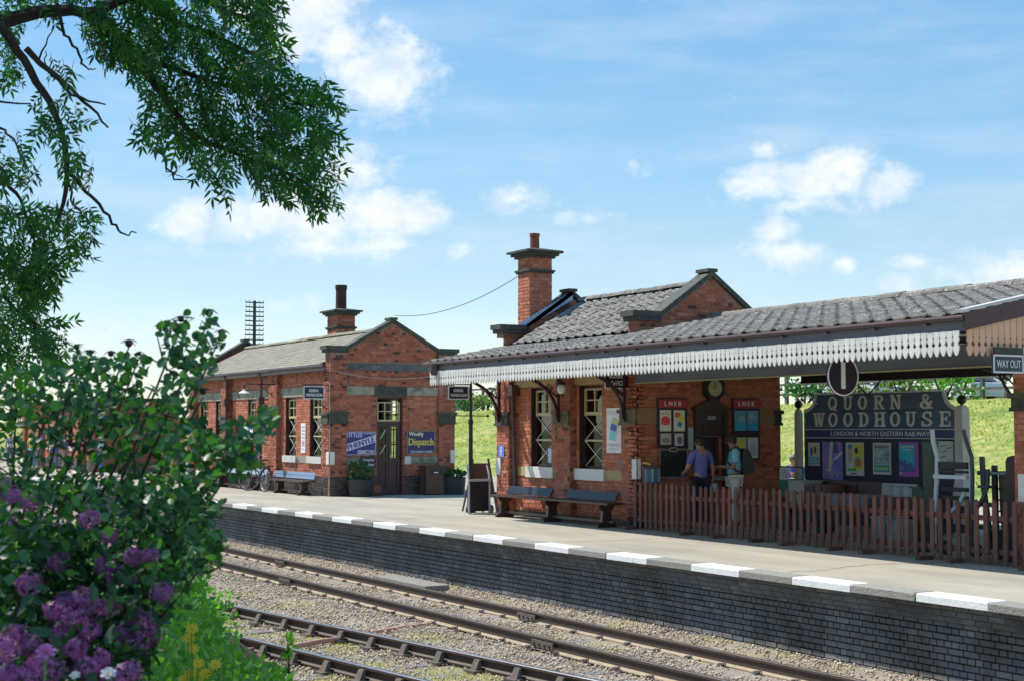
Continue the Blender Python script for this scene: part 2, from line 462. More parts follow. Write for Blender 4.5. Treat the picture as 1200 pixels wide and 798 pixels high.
FOOT = mat('rail_foot_sunlit', (.42,.33,.22), (.30,.23,.16), scale=9, rough=.9)  # sunlit paleness of the upturned foot put into the colour
SLEEP = mat('sleeper_grey', (.21,.20,.195), (.145,.135,.13), scale=7, rough=.9, bump=.5, stretch=(4,.6,1), var=.15)
CHAIRM = mat('rail_chair_iron', (.16,.13,.10), (.09,.075,.06), scale=15, rough=.8, bump=.4)
BALL = mat('ballast_stone', (.57,.46,.345), (.40,.32,.245), scale=3, rough=.95, var=.42, c3=(.36,.35,.10), s3=.9, t3=(.55,.68), a3=.45)
BEDM = mat('ballast_bed', (.34,.29,.23), (.23,.195,.16), scale=22, rough=1, bump=.9, bscale=50, c3=(.30,.29,.09), s3=.9, t3=(.52,.66), a3=.8)
TARMAC = mat('platform_surface', (.415,.375,.295), (.315,.285,.225), scale=1.1, rough=.95, bump=.25, bscale=90, c3=(.26,.24,.205), s3=.8, t3=(.48,.66), a3=.75, stretch=(.35,1,1), detail=9)
COPING = mat('edging_stone', (.34,.32,.28), (.22,.21,.185), scale=30, rough=.95, bump=.6, var=.12)
GRASSM = mat('grass_bank', (.13,.22,.03), (.42,.38,.13), scale=2.6, rough=1, bump=.9, bscale=9, c3=(.09,.16,.03), s3=.6, t3=(.5,.64), a3=.85)
GROUND = mat('meadow_ground', (.10,.14,.035), (.16,.17,.06), scale=.2, rough=1)
SOIL = mat('bank_soil', (.055,.045,.03), (.035,.03,.02), scale=6, rough=1, bump=.8)
BARK = mat('tree_bark', (.030,.024,.020), (.050,.042,.034), scale=20, rough=.95, bump=.7, stretch=(1,1,.3))
STEM = mat('shrub_stem', (.075,.040,.028), (.05,.03,.02), scale=20, rough=.8)
LEAF_T = leafmat('ash_leaf', (.014,.060,.022), (.034,.13,.024), trans=.42)
LEAF_B = leafmat('shrub_leaf', (.016,.065,.036), (.055,.17,.04), trans=.30, rough=.38)
LEAF_D = leafmat('lilac_leaf', (.014,.06,.025), (.035,.10,.035), trans=.25)
LEAF_G = leafmat('groundcover_leaf', (.06,.19,.025), (.15,.36,.05), trans=.35)
LEAF_H = leafmat('hedge_leaf', (.06,.12,.03), (.16,.24,.06), trans=.3)
BLADE = leafmat('grass_blade', (.17,.26,.04), (.42,.42,.12), trans=.3)
PETAL_P = leafmat('purple_floret', (.31,.085,.27), (.46,.19,.41), trans=.3, tc=(1.6,1.1,1.6))
PETAL_K = leafmat('pink_petal', (.62,.22,.55), (.70,.34,.62), trans=.3, tc=(1.2,1.0,1.2))
PETAL_Y = leafmat('yellow_petal', (.80,.56,.02), (.85,.66,.05), trans=.3, tc=(1.2,1.1,.8))
PETAL_W = leafmat('white_petal', (.75,.72,.70), (.80,.78,.76), trans=.3, tc=(1,1,1))
HIP = mat('seed_head', (.035,.014,.014), (.055,.022,.02), rough=.6)
GLASS = glassmat('window_glass')
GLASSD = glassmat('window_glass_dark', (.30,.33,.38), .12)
def flat(name, c, rough=.55): return mat(name, c, tuple(x*.93 for x in c), rough=rough, scale=12)
# ------------------------------------------------------------------ setting: ground, ballast, platform, bank
def bank_edge(x): return max(1.2, min(4.0, .335 * abs(x)))
def toe(x): return bank_edge(x) + 1.3            # foot of the near bank, along the siding
def near_h(x, y):
    """height of the near bank; flat top, then falling to the trackbed"""
    t = toe(x)
    top = 0.18 + 0.05 * math.sin(x * 1.3) + 0.04 * math.sin(y * 2.1 + x)
    if y <= t - 1.3: return top
    if y >= t: return -1.06
    s = (y - (t - 1.3)) / 1.3
    return top + (-1.06 - top) * (s * s * (3 - 2 * s))
def bank_h(x, y):
    if y < 27.6: return -0.02
    if y > 38.0: return 2.78 + 0.03 * math.sin(x * .3)
    s = (y - 27.6) / 10.4
    return -0.02 + 2.8 * (0.75 * s + 0.25 * s * s * (3 - 2 * s)) + 0.05 * math.sin(x * .7 + y)
xs = sorted(set([-1500, -900, -500, -300, -200, -160] + [x * 1.0 for x in range(-140, 12)] + [30, 80, 200, 500, 1500]))
ys = sorted(set([-1500, -500, -150, -50, -20, -8, -3] + [y * .4 for y in range(-4, 24)] + [10.5, 12, 12.6, 14, 20, 26, 27.4, 27.6] + [28 + y * .5 for y in range(0, 22)] + [45, 60, 90, 150, 300, 700, 1500]))
V = []; 
for y in ys:
    for x in xs:
        z = near_h(max(min(x, 0), -34), y) if y < 12.5 else (-1.1 if y < 12.7 else bank_h(x, y))
        if 12.7 <= y < 27.4: z = -0.5
        V.append((x, y, z))
nx = len(xs); F = [(j*nx+i, j*nx+i+1, (j+1)*nx+i+1, (j+1)*nx+i) for j in range(len(ys)-1) for i in range(nx-1)]
me = bpy.data.meshes.new('ground'); me.from_pydata(V, [], F)
for m_ in (GROUND, GRASSM, SOIL, BEDM): me.materials.append(m_)
for p in me.polygons:
    c = p.center
    if 27.4 <= c.y <= 39: p.material_index = 1
    elif c.y < 12.6 and c.y > toe(max(min(c.x, 0), -34)) - .25: p.material_index = 3
    elif -8 < c.y < 6 and -40 < c.x < 12: p.material_index = 2
me.polygons.foreach_set('use_smooth', [True] * len(F))
gr = bpy.data.objects.new('ground', me); link(gr); gr['kind'] = 'structure'

pf = MB(); pf.box(-130, 12, 12.36, 28.4, -1.5, -0.001)
tag(pf.build('platform', TARMAC), kind='structure')
cracks = MB()
for cx_ in (-14.9, -20.6, -27.4, -35.0):
    pts = []; x = cx_; y = 12.42
    while y < 15.4:
        pts.append((x, y)); x += rng.uniform(-.10, .12); y += rng.uniform(.15, .3)
    for a, b in zip(pts, pts[1:]):
        w = rng.uniform(.006, .014)
        cracks.add([(a[0]-w, a[1], .0028), (a[0]+w, a[1], .0028), (b[0]+w, b[1], .0028), (b[0]-w, b[1], .0028)], [(0,1,2,3)])
tag(cracks.build('platform_crack', flat('crack_dark', (.12,.10,.085), .95)), kind='structure')

# ------------------------------------------------------------------ brickwork
def courses(u0, u1, z0, z1, openings, top=None, L=.225, C=.075, english=True):
    res = []
    k = 0; z = z0
    while z < z1 - .02:
        zt = min(z + C, z1)
        hdr = english and k % 2 == 1
        step = L / 2 if hdr else L
        off = (L / 4 if hdr else 0) + (0 if english else (L/2) * (k % 2))
        a = math.floor((u0 - off) / step) * step + off
        blocked = [(o[0], o[1]) for o in openings if o[2] < zt - .012 and o[3] > z + .012]
        while a < u1:
            segs = [(max(a, u0), min(a + step, u1))]
            for (o0, o1) in blocked:
                ns = []
                for (s0, s1) in segs:
                    if o1 <= s0 or o0 >= s1: ns.append((s0, s1))
                    else:
                        if s0 < o0: ns.append((s0, o0))
                        if s1 > o1: ns.append((o1, s1))
                segs = ns
            for s0, s1 in segs:
                if s1 - s0 > .035 and (top is None or zt < top((s0 + s1) / 2) - .01):
                    res.append((s0 + .005, s1 - .005, z + .005, zt - .005))
            a += step
        z += C; k += 1
    return res

_bm = {}
def unit_brick(matr):
    if matr.name not in _bm:
        v = [(-.5,0,-.5),(.5,0,-.5),(.5,0,.5),(-.5,0,.5),(-.46,-1,-.38),(.46,-1,-.38),(.46,-1,.38),(-.46,-1,.38)]
        f = [(4,5,6,7),(0,1,5,4),(1,2,6,5),(2,3,7,6),(3,0,4,7)]
        me = bpy.data.meshes.new('brick'); me.from_pydata(v, [], f); me.materials.append(matr)
        _bm[matr.name] = me
    return _bm[matr.name]

def brick_panel(parent, fr, u0, u1, z0, z1, matr, openings=(), top=None, indiv=0, proud=.009, english=True, C=.075, L=.225, name='brick'):
    bl = courses(u0, u1, z0, z1, openings, top, english=english, C=C, L=L)
    cam_ = Vector(CAM)
    bl.sort(key=lambda b: (Vector(fr.pt((b[0]+b[1])/2, 0, b[2])) - cam_).length)
    off = woff(parent)
    ang = 0 if (fr.axis == 'x' and fr.ns < 0) else (R_(90) if fr.axis == 'y' and fr.ns > 0 else (R_(180) if fr.axis == 'x' else R_(-90)))
    me = unit_brick(matr)
    for b in bl[:indiv]:
        o = bpy.data.objects.new(name, me)
        o.location = Vector(fr.pt((b[0]+b[1])/2, 0, (b[2]+b[3])/2)) - off
        o.rotation_euler = (0, 0, ang)
        o.scale = (b[1]-b[0], proud + rng.uniform(-.003, .004), b[3]-b[2])
        COL.objects.link(o); o.parent = parent
    if len(bl) > indiv:
        mb = MB()
        for (a, b, c, d) in bl[indiv:]:
            p = proud + rng.uniform(-.003, .004); e = .006
            vs = [fr.pt(a,0,c), fr.pt(b,0,c), fr.pt(b,0,d), fr.pt(a,0,d), fr.pt(a+e,p,c+e), fr.pt(b-e,p,c+e), fr.pt(b-e,p,d-e), fr.pt(a+e,p,d-e)]
            mb.add(vs, [(4,5,6,7),(0,1,5,4),(1,2,6,5),(2,3,7,6),(3,0,4,7)])
        o = mb.build('brickwork', matr, parent)
        if len(bl) > indiv + 1: o['kind'] = 'stuff'

def wall_cells(mb, fr, u0, u1, z0, z1, thick, openings=(), mf=0, ms=1):
    us = sorted(set([u0, u1] + [min(max(o[i], u0), u1) for o in openings for i in (0, 1)]))
    zs = sorted(set([z0, z1] + [min(max(o[i], z0), z1) for o in openings for i in (2, 3)]))
    inside = lambda u, z: any(o[0] < u < o[1] and o[2] < z < o[3] for o in openings)
    solid = {}
    for i in range(len(us)-1):
        for j in range(len(zs)-1):
            solid[i, j] = not inside((us[i]+us[i+1])/2, (zs[j]+zs[j+1])/2)
    P = fr.pt
    for (i, j), s in solid.items():
        if not s: continue
        a, b, c, d = us[i], us[i+1], zs[j], zs[j+1]
        mb.add([P(a,0,c),P(b,0,c),P(b,0,d),P(a,0,d)], [(0,1,2,3)], mf)
        mb.add([P(a,-thick,c),P(b,-thick,c),P(b,-thick,d),P(a,-thick,d)], [(3,2,1,0)], ms)
        for (di, dj, q) in ((-1,0,(a,a,c,d)),(1,0,(b,b,c,d)),(0,-1,(a,b,c,c)),(0,1,(a,b,d,d))):
            if not solid.get((i+di, j+dj), False):
                e, f, g, h = q
                if e == f: mb.add([P(e,0,g),P(e,0,h),P(e,-thick,h),P(e,-thick,g)], [(0,1,2,3)], ms)
                else: mb.add([P(e,0,g),P(f,0,g),P(f,-thick,g),P(e,-thick,g)], [(0,1,2,3)], ms)

# platform wall: dark engineering brick, courses stepping out under the edging
pw = thing('platform_wall', 'long dark blue-grey brick platform wall beside the near railway track', 'wall', (-40, 12.4, -1.1))
PW = Fr('x', 12.36, -1)
b_ = MB(); b_.fbox(PW, -120, 10, -.05, 0, -1.12, -.09); wl = b_.build('wall', MORTAR_D, pw)
brick_panel(wl, PW, -52, -8, -1.12, -.31, BR_BLUE, indiv=290, proud=.006)
brick_panel(wl, PW, -120, -52, -1.12, -.31, BR_BLUE, english=False, L=.9, C=.15)
b_ = MB(); b_.fbox(PW, -120, 10, .002, .04, -.31, -.24); b_.fbox(PW, -120, 10, .002, .085, -.238, -.165); b_.fbox(PW, -120, 10, .002, .13, -.163, -.092)
cb = b_.build('corbel_course', MORTAR_D, pw)
for (z, d) in ((-.31, .04), (-.238, .085), (-.163, .13)):
    brick_panel(cb, Fr('x', 12.36 - d, -1), -52, -8, z, z + .073, BR_BLUE, english=False)

# edging slabs, every second one painted white
pe = thing('platform_edging', 'row of stone slabs along the platform edge, every second one painted white', 'kerb', (-40, 12.2, 0))
def slab_mesh(m_):
    mb = MB(); x = .512; y0, y1 = -.15, .15; z0, z1 = -.088, .004; e = .015
    mb.add([(-x,y0,z0),(x,y0,z0),(x,y1,z0),(-x,y1,z0),(-x,y0,z1-e),(x,y0,z1-e),(x-e,y0+e,z1),(-x+e,y0+e,z1),(x-e,y1,z1),(-x+e,y1,z1),(-x,y1,z1-e),(x,y1,z1-e)],
           [(0,1,5,4),(4,5,6,7),(7,6,8,9),(1,2,11,5),(5,11,8,6),(3,0,4,10),(10,4,7,9),(0,3,2,1)])
    me = bpy.data.meshes.new('edging_slab'); me.from_pydata(mb.v, [], mb.f); me.materials.append(m_); return me
sm = [slab_mesh(WHITE_W), slab_mesh(COPING)]
k = 0; x = -10.75
while x > -78:
    o = bpy.data.objects.new('edging_slab', sm[k % 2 == 0 and 1 or 0])
    o.location = Vector((x, 12.19 + rng.uniform(-.008, .008), rng.uniform(-.003, .004))) - woff(pe)
    o.rotation_euler = (0, rng.uniform(-.003, .003), rng.uniform(-.004, .004))
    COL.objects.link(o); o.parent = pe
    if k % 2: o['label'] = 'white painted edging slab'
    k += 1; x -= 1.04

# ------------------------------------------------------------------ railway
def rail_prof(kind):
    if kind == 'flat':
        return [(-.07,0),(.07,0),(.07,.012),(.012,.03),(.009,.115),(.034,.128),(.034,.155),(.026,.16),(-.026,.16),(-.034,.155),(-.034,.128),(-.009,.115),(-.012,.03),(-.07,.012)]
    return [(-.03,0),(.03,0),(.034,.02),(.010,.04),(.009,.11),(.034,.125),(.034,.152),(.026,.16),(-.026,.16),(-.034,.152),(-.034,.125),(-.009,.11),(-.010,.04),(-.034,.02)]
def rail(parent, p0, p1, kind, shiny):
    p0, p1 = Vector(p0), Vector(p1); d = (p1-p0).normalized(); s = Vector((-d.y, d.x, 0))
    pr = rail_prof(kind); n = len(pr); off = woff(parent)
    vs = [tuple(p + s*a + Vector((0,0,b)) - off) for p in (p0, p1) for a, b in pr]
    fs = [(i, (i+1) % n, (i+1) % n + n, i+n) for i in range(n)] + [tuple(reversed(range(n))), tuple(range(n, 2*n))]
    me = bpy.data.meshes.new('rail'); me.from_pydata(vs, [], fs)
    for m_ in (RUST, shiny, FOOT): me.materials.append(m_)
    for i, p in enumerate(me.polygons):
        if i < n:
            if pr[i][1] >= .15 and pr[(i+1) % n][1] >= .15: p.material_index = 1
            elif kind == 'flat' and max(pr[i][1], pr[(i+1) % n][1]) <= .031: p.material_index = 2
    o = bpy.data.objects.new('rail', me); link(o, parent)
def simple(name, mb, mats, parent, loc, rz=0.0, scale=None, cache={}):
    """copies of one small piece sharing a mesh"""
    key = name + str(id(mb))
    if key not in cache:
        me = bpy.data.meshes.new(name); me.from_pydata(mb.v, [], mb.f)
        mats_ = mats if isinstance(mats, (list, tuple)) else [mats]
        for m_ in mats_: me.materials.append(m_)
        if len(mats_) > 1: me.polygons.foreach_set('material_index', mb.m)
        cache[key] = (me, mb)
    o = bpy.data.objects.new(name, cache[key][0])
    o.location = Vector(loc) - woff(parent); o.rotation_euler = (0, 0, rz)
    if scale: o.scale = scale
    COL.objects.link(o); o.parent = parent
    return o
# main line
trk = thing('railway_track', 'railway track next to the platform wall with rust brown rails', 'railway track', (-30, 10.5, -1))
rail(trk, (-120, 9.78, -.985), (-5, 9.78, -.985), 'flat', RAILTOP)
rail(trk, (-120, 11.30, -1.055), (-5, 11.30, -1.055), 'flat', RAILTOP)
slp = MB(); slp.box(-.125, .125, -1.3, 1.3, -.13, 0)
clip = MB(); clip.box(-.10, .10, -.13, .13, 0, .014)
for s in (-1, 1):
    clip.box(-.05, -.01, s*.105-.035, s*.105+.035, .014, .05); clip.tube([(.01, s*.14, .03), (.05, s*.10, .065), (.09, s*.13, .03)], .011, 5)
x = -7.2; n = 0
while x > -62:
    o = simple('sleeper', slp, SLEEP, trk, (x + rng.uniform(-.02,.02), 10.54, -1.040 + rng.uniform(-.012, .004)), rng.uniform(-.012, .012)); o.rotation_euler.x = -.046
    if x > -45:
        simple('rail_fastening', clip, CHAIRM, trk, (x, 9.78, -.996)); simple('rail_fastening', clip, CHAIRM, trk, (x, 11.30, -1.066))
    x -= .68
fp = MB(); fp.box(-.26, .26, -.035, -.012, .03, .12)
for k in range(4): fp.lathe([(.018, 0), (.018, .03)], (-.19 + k*.127, -.045, .06), 6)
for (x, y, z) in ((-16.45, 9.74, -.985), (-19.5, 11.262, -1.055), (-29.8, 11.262, -1.055), (-25.5, 9.74, -.985)):
    simple('fishplate', fp, CHAIRM, trk, (x, y, z))
# siding
sdg = thing('railway_track', 'siding track nearest the camera with chunky rail chairs and mossy ballast', 'railway track', (-20, 7, -1))
SL = .135; sa = math.atan(SL)
def sid(x, off): return (x, 7.63 + SL * (x + 16) + off, -1.01)
for off in (-.735, .735):
    rail(sdg, sid(-60, off), sid(-5, off), 'bull', RAILSH)
chb = MB(); chb.box(-.10, .10, -.19, .19, -.02, .022)
for s in (-1, 1):
    chb.add([(-.06, s*.13, .02), (.06, s*.13, .02), (.06, s*.045, .02), (-.06, s*.045, .02), (-.05, s*.075, .135), (.05, s*.075, .135), (.05, s*.045, .135), (-.05, s*.045, .135)],
            [(0,1,5,4),(1,2,6,5),(2,3,7,6),(3,0,4,7),(4,5,6,7)])
slp2 = MB(); slp2.box(-.125, .125, -1.3, 1.3, -.10, 0)
x = -6.4
while x > -48:
    p = sid(x, 0)
    simple('sleeper', slp2, SLEEP, sdg, (p[0], p[1], -1.032 + rng.uniform(-.02, .0)), sa + rng.uniform(-.02, .02))
    for off in (-.735, .735):
        q = sid(x, off); simple('rail_chair', chb, CHAIRM, sdg, (q[0], q[1], -1.02), sa)
    x -= .77

# ballast stones
def cant(y): return .046 * (10.54 - min(max(y, 9.1), 11.6)) * min(1, max(0, (y - 8.2) / .9)) if y < 12.4 else 0
def in_band(n):
    x = -6.5 - 40 * nrng.random(n) ** 1.35
    lo = np.clip(.335 * np.abs(x), 1.2, 4.0) + 1.2
    y = lo + (12.36 - lo) * nrng.random(n)
    return x, y
nS = 110000
bx, by = in_band(nS)
bz = -1.040 + nrng.random(nS) * .035 + np.where(by > 11.6, (by - 11.6) * .14, 0) + .015 * np.sin(bx * 2.1) * np.sin(by * 3.3) + np.array([cant(q) for q in by]) - .012
octV = np.array([(1,0,0),(0,1,0),(-1,0,0),(0,-1,0),(0,0,1),(0,0,-1)], float) * .5
octF = np.array([(0,1,4),(1,2,4),(2,3,4),(3,0,4),(1,0,5),(2,1,5),(3,2,5),(0,3,5)])
S = (.020 + .030 * nrng.random((nS, 1)) ** 2) * (0.7 + .6 * nrng.random((nS, 3)))
Vb, Fb = scatter(octV, octF, np.stack([bx, by, bz], 1), rand_rot(nS), S)
tag(np_mesh('ballast', Vb, Fb, BALL), 'loose pale stone ballast between and beside the rails', 'ballast', kind='stuff')
bd = MB()
for i in range(60):
    x0 = -5 - i * 1.2
    pts = []
    for xx in (x0, x0 - 1.2):
        pts.append([(xx, y, -1.052 + cant(y) + (max(0, y - 11.6) * .14) + .012 * math.sin(xx*3+y*5)) for y in (toe(xx) - .5, 7, 8.3, 8.9, 9.2, 10.5, 11.6, 12.37)])
    for a in range(7):
        bd.add([pts[0][a], pts[0][a+1], pts[1][a+1], pts[1][a]], [(0,1,2,3)])
tag(bd.build('trackbed', BEDM, smooth=True), kind='structure')
nM = 42000
mx_ = -7 - 20*nrng.random(nM); my_ = 7.63 + .135*(mx_+16) + nrng.uniform(-1.15, 1.35, nM)
kM = (np.sin(mx_*2.3 + 1.5*np.sin(my_*2.0)) + .7*np.sin(mx_*5.1 + my_*4) + .9*(nrng.random(nM)-.5)) > .1
mx_, my_ = mx_[kM], my_[kM]; nM = len(mx_)
tV = np.array([(-.5,0,0),(.5,0,0),(.05,.3,1)], float)
Vm, Fm = scatter(tV, np.array([(0,1,2)]), np.stack([mx_, my_, np.full(nM, -1.045)], 1), rand_rot(nM) * .25 + np.eye(3) * .75, .026 + .022*nrng.random((nM, 1)))
tag(np_mesh('moss', Vm, Fm, leafmat('moss_yellow', (.36,.36,.07), (.46,.43,.13), trans=.1)), 'patches of yellow-green moss between the siding rails', 'moss', kind='stuff')
# small things lying on the ballast
b_ = MB(); b_.box(-25.9, -23.7, 11.62, 12.10, -1.02, -.93)
tag(b_.build('cable_trough_lid', COPING), 'flat gritty slab lying on the ballast against the platform wall', 'slab')
for (a, c, lb) in (((345, 757), (400, 748), 'rusty pink rod crossing the siding between its rails'), ((439, 741), (508, 731), 'rusty pink rod lying between the siding and the far track'), ((266, 767), (297, 761), 'short rusty pink rod poking out by the yellow flowers')):
    def onz(px, py, z): 
        r = ahead(px, py, 1) - CAM; return CAM + r * (z - CAM[2]) / r[2]
    p, q = onz(*a, -.985), onz(*c, -.985)
    b_ = MB().tube([tuple(p), tuple((p+q)/2 + np.array([0,0,.01])), tuple(q)], .034, 6)
    tag(b_.build('signal_rod', flat('rod_pink', (.55,.27,.21), .8)), lb, 'metal rod')

# grass tufts on the bank
nT = 130000
gx = -135 + 120 * nrng.random(nT); gy = 28.5 + 9.7 * nrng.random(nT)
gz = np.array([bank_h(a, b) for a, b in zip(gx, gy)])
keep = np.sin(gx*1.1 + 2*np.sin(gy*.9)) + nrng.normal(size=nT)*.8 > -.3
gx, gy, gz = gx[keep], gy[keep], gz[keep]; nT = len(gx)
blV = np.array([(-.5,0,0),(.5,0,0),(.1,.35,1)], float); blF = np.array([(0,1,2)])
a_ = nrng.random(nT) * 6.28
Rm = np.zeros((nT,3,3)); Rm[:,0,0] = np.cos(a_); Rm[:,0,1] = -np.sin(a_); Rm[:,1,0] = np.sin(a_); Rm[:,1,1] = np.cos(a_); Rm[:,2,2] = 1
Sg = np.stack([.035 + .05*nrng.random(nT), .10*np.ones(nT), .03 + .10 * nrng.random(nT) ** 2], 1)
Vg, Fg = scatter(blV * 1.0, blF, np.stack([gx, gy, gz - .02], 1), Rm, np.ones((nT,1)))
Vg = np.einsum('nij,nkj->nki', Rm, blV[None] * Sg[:, None, :]) + np.stack([gx, gy, gz - .02], 1)[:, None, :]
tag(np_mesh('bank_grass', Vg.reshape(-1, 3), Fg, BLADE), 'short yellow-green grass on the slope behind the station', 'grass', kind='stuff')
# ------------------------------------------------------------------ building parts
def window_sash(b, fr, u0, u1, z0, z1, rev=.12, label=None, cross=True, split=.66, cols=2, framem=None, curtain=None):
    """tall sash: small panes above, white criss-cross strips below; frame > pane, glazing_bar, lattice_strip"""
    fm = framem or BROWN
    w = MB(); t = .055
    d0, d1 = -rev, -rev + .05
    w.fbox(fr, u0, u0+t, d0, d1, z0, z1); w.fbox(fr, u1-t, u1, d0, d1, z0, z1)
    w.fbox(fr, u0+t, u1-t, d0, d1, z0, z0+t); w.fbox(fr, u0+t, u1-t, d0, d1, z1-t, z1)
    # dark boxing at the sides of the reveal
    w.fbox(fr, u0, u0+.02, d1, -.005, z0, z1); w.fbox(fr, u1-.02, u1, d1, -.005, z0, z1)
    win = w.build('window', fm, b, label=label)
    zs = z0 + (z1 - z0) * split
    a, c = u0 + t, u1 - t
    s = MB()
    s.fbox(fr, a, c, d0+.005, d1+.012, zs-.03, zs+.035)
    s.fbox(fr, a, a+.035, d0+.005, d1+.010, zs+.035, z1-t); s.fbox(fr, c-.035, c, d0+.005, d1+.010, zs+.035, z1-t); s.fbox(fr, a+.035, c-.035, d0+.005, d1+.010, z1-t-.035, z1-t)
    s.build('sash_frame', CREAM, win)
    gb = MB()
    zm = (zs + .035 + z1 - t) / 2
    gb.fbox(fr, a+.035, c-.035, d0+.012, d1+.004, zm-.012, zm+.012)
    for k in range(1, cols):
        x = a + (c - a) * k / cols
        gb.fbox(fr, x-.012, x+.012, d0+.014, d1+.006, zs+.035, z1-t-.035)
    gb.build('glazing_bar', CREAM, win)
    p = MB(); p.fbox(fr, a, c, d0+.018, d0+.024, z0+t, z1-t); p.build('pane', GLASSD, win)
    if cross:
        zl = z0 + t; zh = zs - .03; zmid = (zl + zh) / 2
        m_ = MB(); m_.fbox(fr, a, c, d0+.02, d1+.008, zmid-.018, zmid+.018); m_.build('sash_rail', CREAM, win)
        for (lo, hi) in ((zl, zmid-.018), (zmid+.018, zh)):
            for k, (p0, p1) in enumerate((((a, lo), (c, hi)), ((a, hi), (c, lo)))):
                l_ = MB(); l_.bar(fr.pt(p0[0], d0+.032+.006*k, p0[1]), fr.pt(p1[0], d0+.032+.006*k, p1[1]), .015, .005, up=fr.pt(0,0,0) and ((0,1,0) if fr.axis == 'x' else (1,0,0)))
                l_.build('lattice_strip', WHITE, win)
    if curtain:
        c_ = MB(); c_.fbox(fr, a + (c-a)*curtain[0], a + (c-a)*curtain[1], d0-.10, d0-.09, z0 + (z1-z0)*curtain[2], z0 + (z1-z0)*curtain[3]); c_.build('blind', flat('blind_white', (.75,.77,.80)), win)
    return win

def stone_cap(mb, fr, u0, u1, z0, z1, d):
    d = d * .6
    """corbelled impost block with mouldings"""
    mb.fbox(fr, u0-.012, u1+.012, .0, d+.012, z0+.05, z1-.07)
    mb.fbox(fr, u0-.045, u1+.045, .0, d+.045, z1-.07, z1)
    mb.fbox(fr, u0-.03, u1+.03, .0, d+.03, z0, z0+.05)

def gable_top(ya, yb, yapex, ze, za):
    sh_ = .5
    return lambda u: ze if (u < ya + sh_ or u > yb - sh_) else (ze + (za-ze) * (u - ya - sh_) / (yapex - ya - sh_) if u < yapex else ze + (za-ze) * (yb - sh_ - u) / (yb - sh_ - yapex))
def gpoly(ya, yb, yapex, z0, ze, za):
    return [(ya, z0), (yb, z0), (yb, ze), (yb - .5, ze), (yapex, za), (ya + .5, ze), (ya, ze)]

def coping_raised(b, X, ya, yb, yapex, zk, zap, ns=1, thick=.32, flat_len=.5, label=None):
    """dark stone coping over a gable parapet, level at the kneelers"""
    c = MB(); h = .11; x0, x1 = X - thick + .0, X + .06
    def run(p, q, hh=h):
        c.add([(x0,p[0],p[1]-hh),(x1,p[0],p[1]-hh),(x1,q[0],q[1]-hh),(x0,q[0],q[1]-hh),(x0,p[0],p[1]),(x1,p[0],p[1]),(x1,q[0],q[1]),(x0,q[0],q[1])],
              [(0,3,2,1),(4,5,6,7),(0,1,5,4),(1,2,6,5),(2,3,7,6),(3,0,4,7)])
    run((ya + flat_len, zk + .02), (yapex, zap)); run((yapex + .001, zap), (yb - flat_len, zk + .02))
    c.box(x0-.01, x1+.015, yapex-.11, yapex+.11, zap-.03, zap+.035)
    o = c.build('gable_coping', STONE_K, b)
    for (y0, y1, s) in ((ya - .14, ya + flat_len + .03, -1), (yb - flat_len - .03, yb + .14, 1)):
        k = MB(); k.box(x0-.02, x1+.03, y0, y1, zk-.08, zk+.025); k.box(x0, x1+.01, y0+.05*(s<0), y1-.05*(s>0), zk-.16, zk-.08); k.build('kneeler_stone', STONE_K, b)

def chimney(b, x0, x1, y0, y1, zb, zring, zcap, ztop, pots, indiv, brickm, potm):
    m_ = MB(); m_.box(x0, x1, y0, y1, zb, zcap); st = m_.build('chimney', MORTAR, b)
    FX = Fr('x', y0, -1); FY = Fr('y', x1, 1); FB = Fr('x', y1, 1); FL = Fr('y', x0, -1)
    brick_panel(st, FX, x0, x1, zb, zcap-.02, brickm, indiv=indiv // 2); brick_panel(st, FY, y0, y1, zb, zcap-.02, brickm, indiv=indiv // 2)
    brick_panel(st, FB, x0, x1, zb, zcap-.02, brickm); brick_panel(st, FL, y0, y1, zb, zcap-.02, brickm)
    c = MB()
    for (e, a, d) in ((.035, zring, zring+.035), (.06, zring+.037, zring+.075), (.06, zcap-.16, zcap-.11), (.12, zcap-.108, zcap-.05), (.19, zcap-.048, zcap)):
        c.box(x0-e, x1+e, y0-e, y1+e, a, d)
    cx_, cy_ = (x0+x1)/2, (y0+y1)/2
    e = .19
    c.add([(x0-e,y0-e,zcap),(x1+e,y0-e,zcap),(x1+e,y1+e,zcap),(x0-e,y1+e,zcap),(cx_-.12,cy_-.12,zcap+.07),(cx_+.12,cy_-.12,zcap+.07),(cx_+.12,cy_+.12,zcap+.07),(cx_-.12,cy_+.12,zcap+.07)],
          [(0,1,5,4),(1,2,6,5),(2,3,7,6),(3,0,4,7),(4,5,6,7)])
    c.build('chimney_cap', STONE_K, b)
    for (px, py, r) in pots:
        h = ztop - zcap
        q = MB(); q.lathe([(r*1.05, 0), (r, .03), (r*.97, h*.8), (r*1.08, h*.84), (r*1.10, h), (r*.8, h), (r*.78, h*.6)], (px, py, zcap+.03), 14)
        q.build('chimney_pot', potm, b, smooth=False)

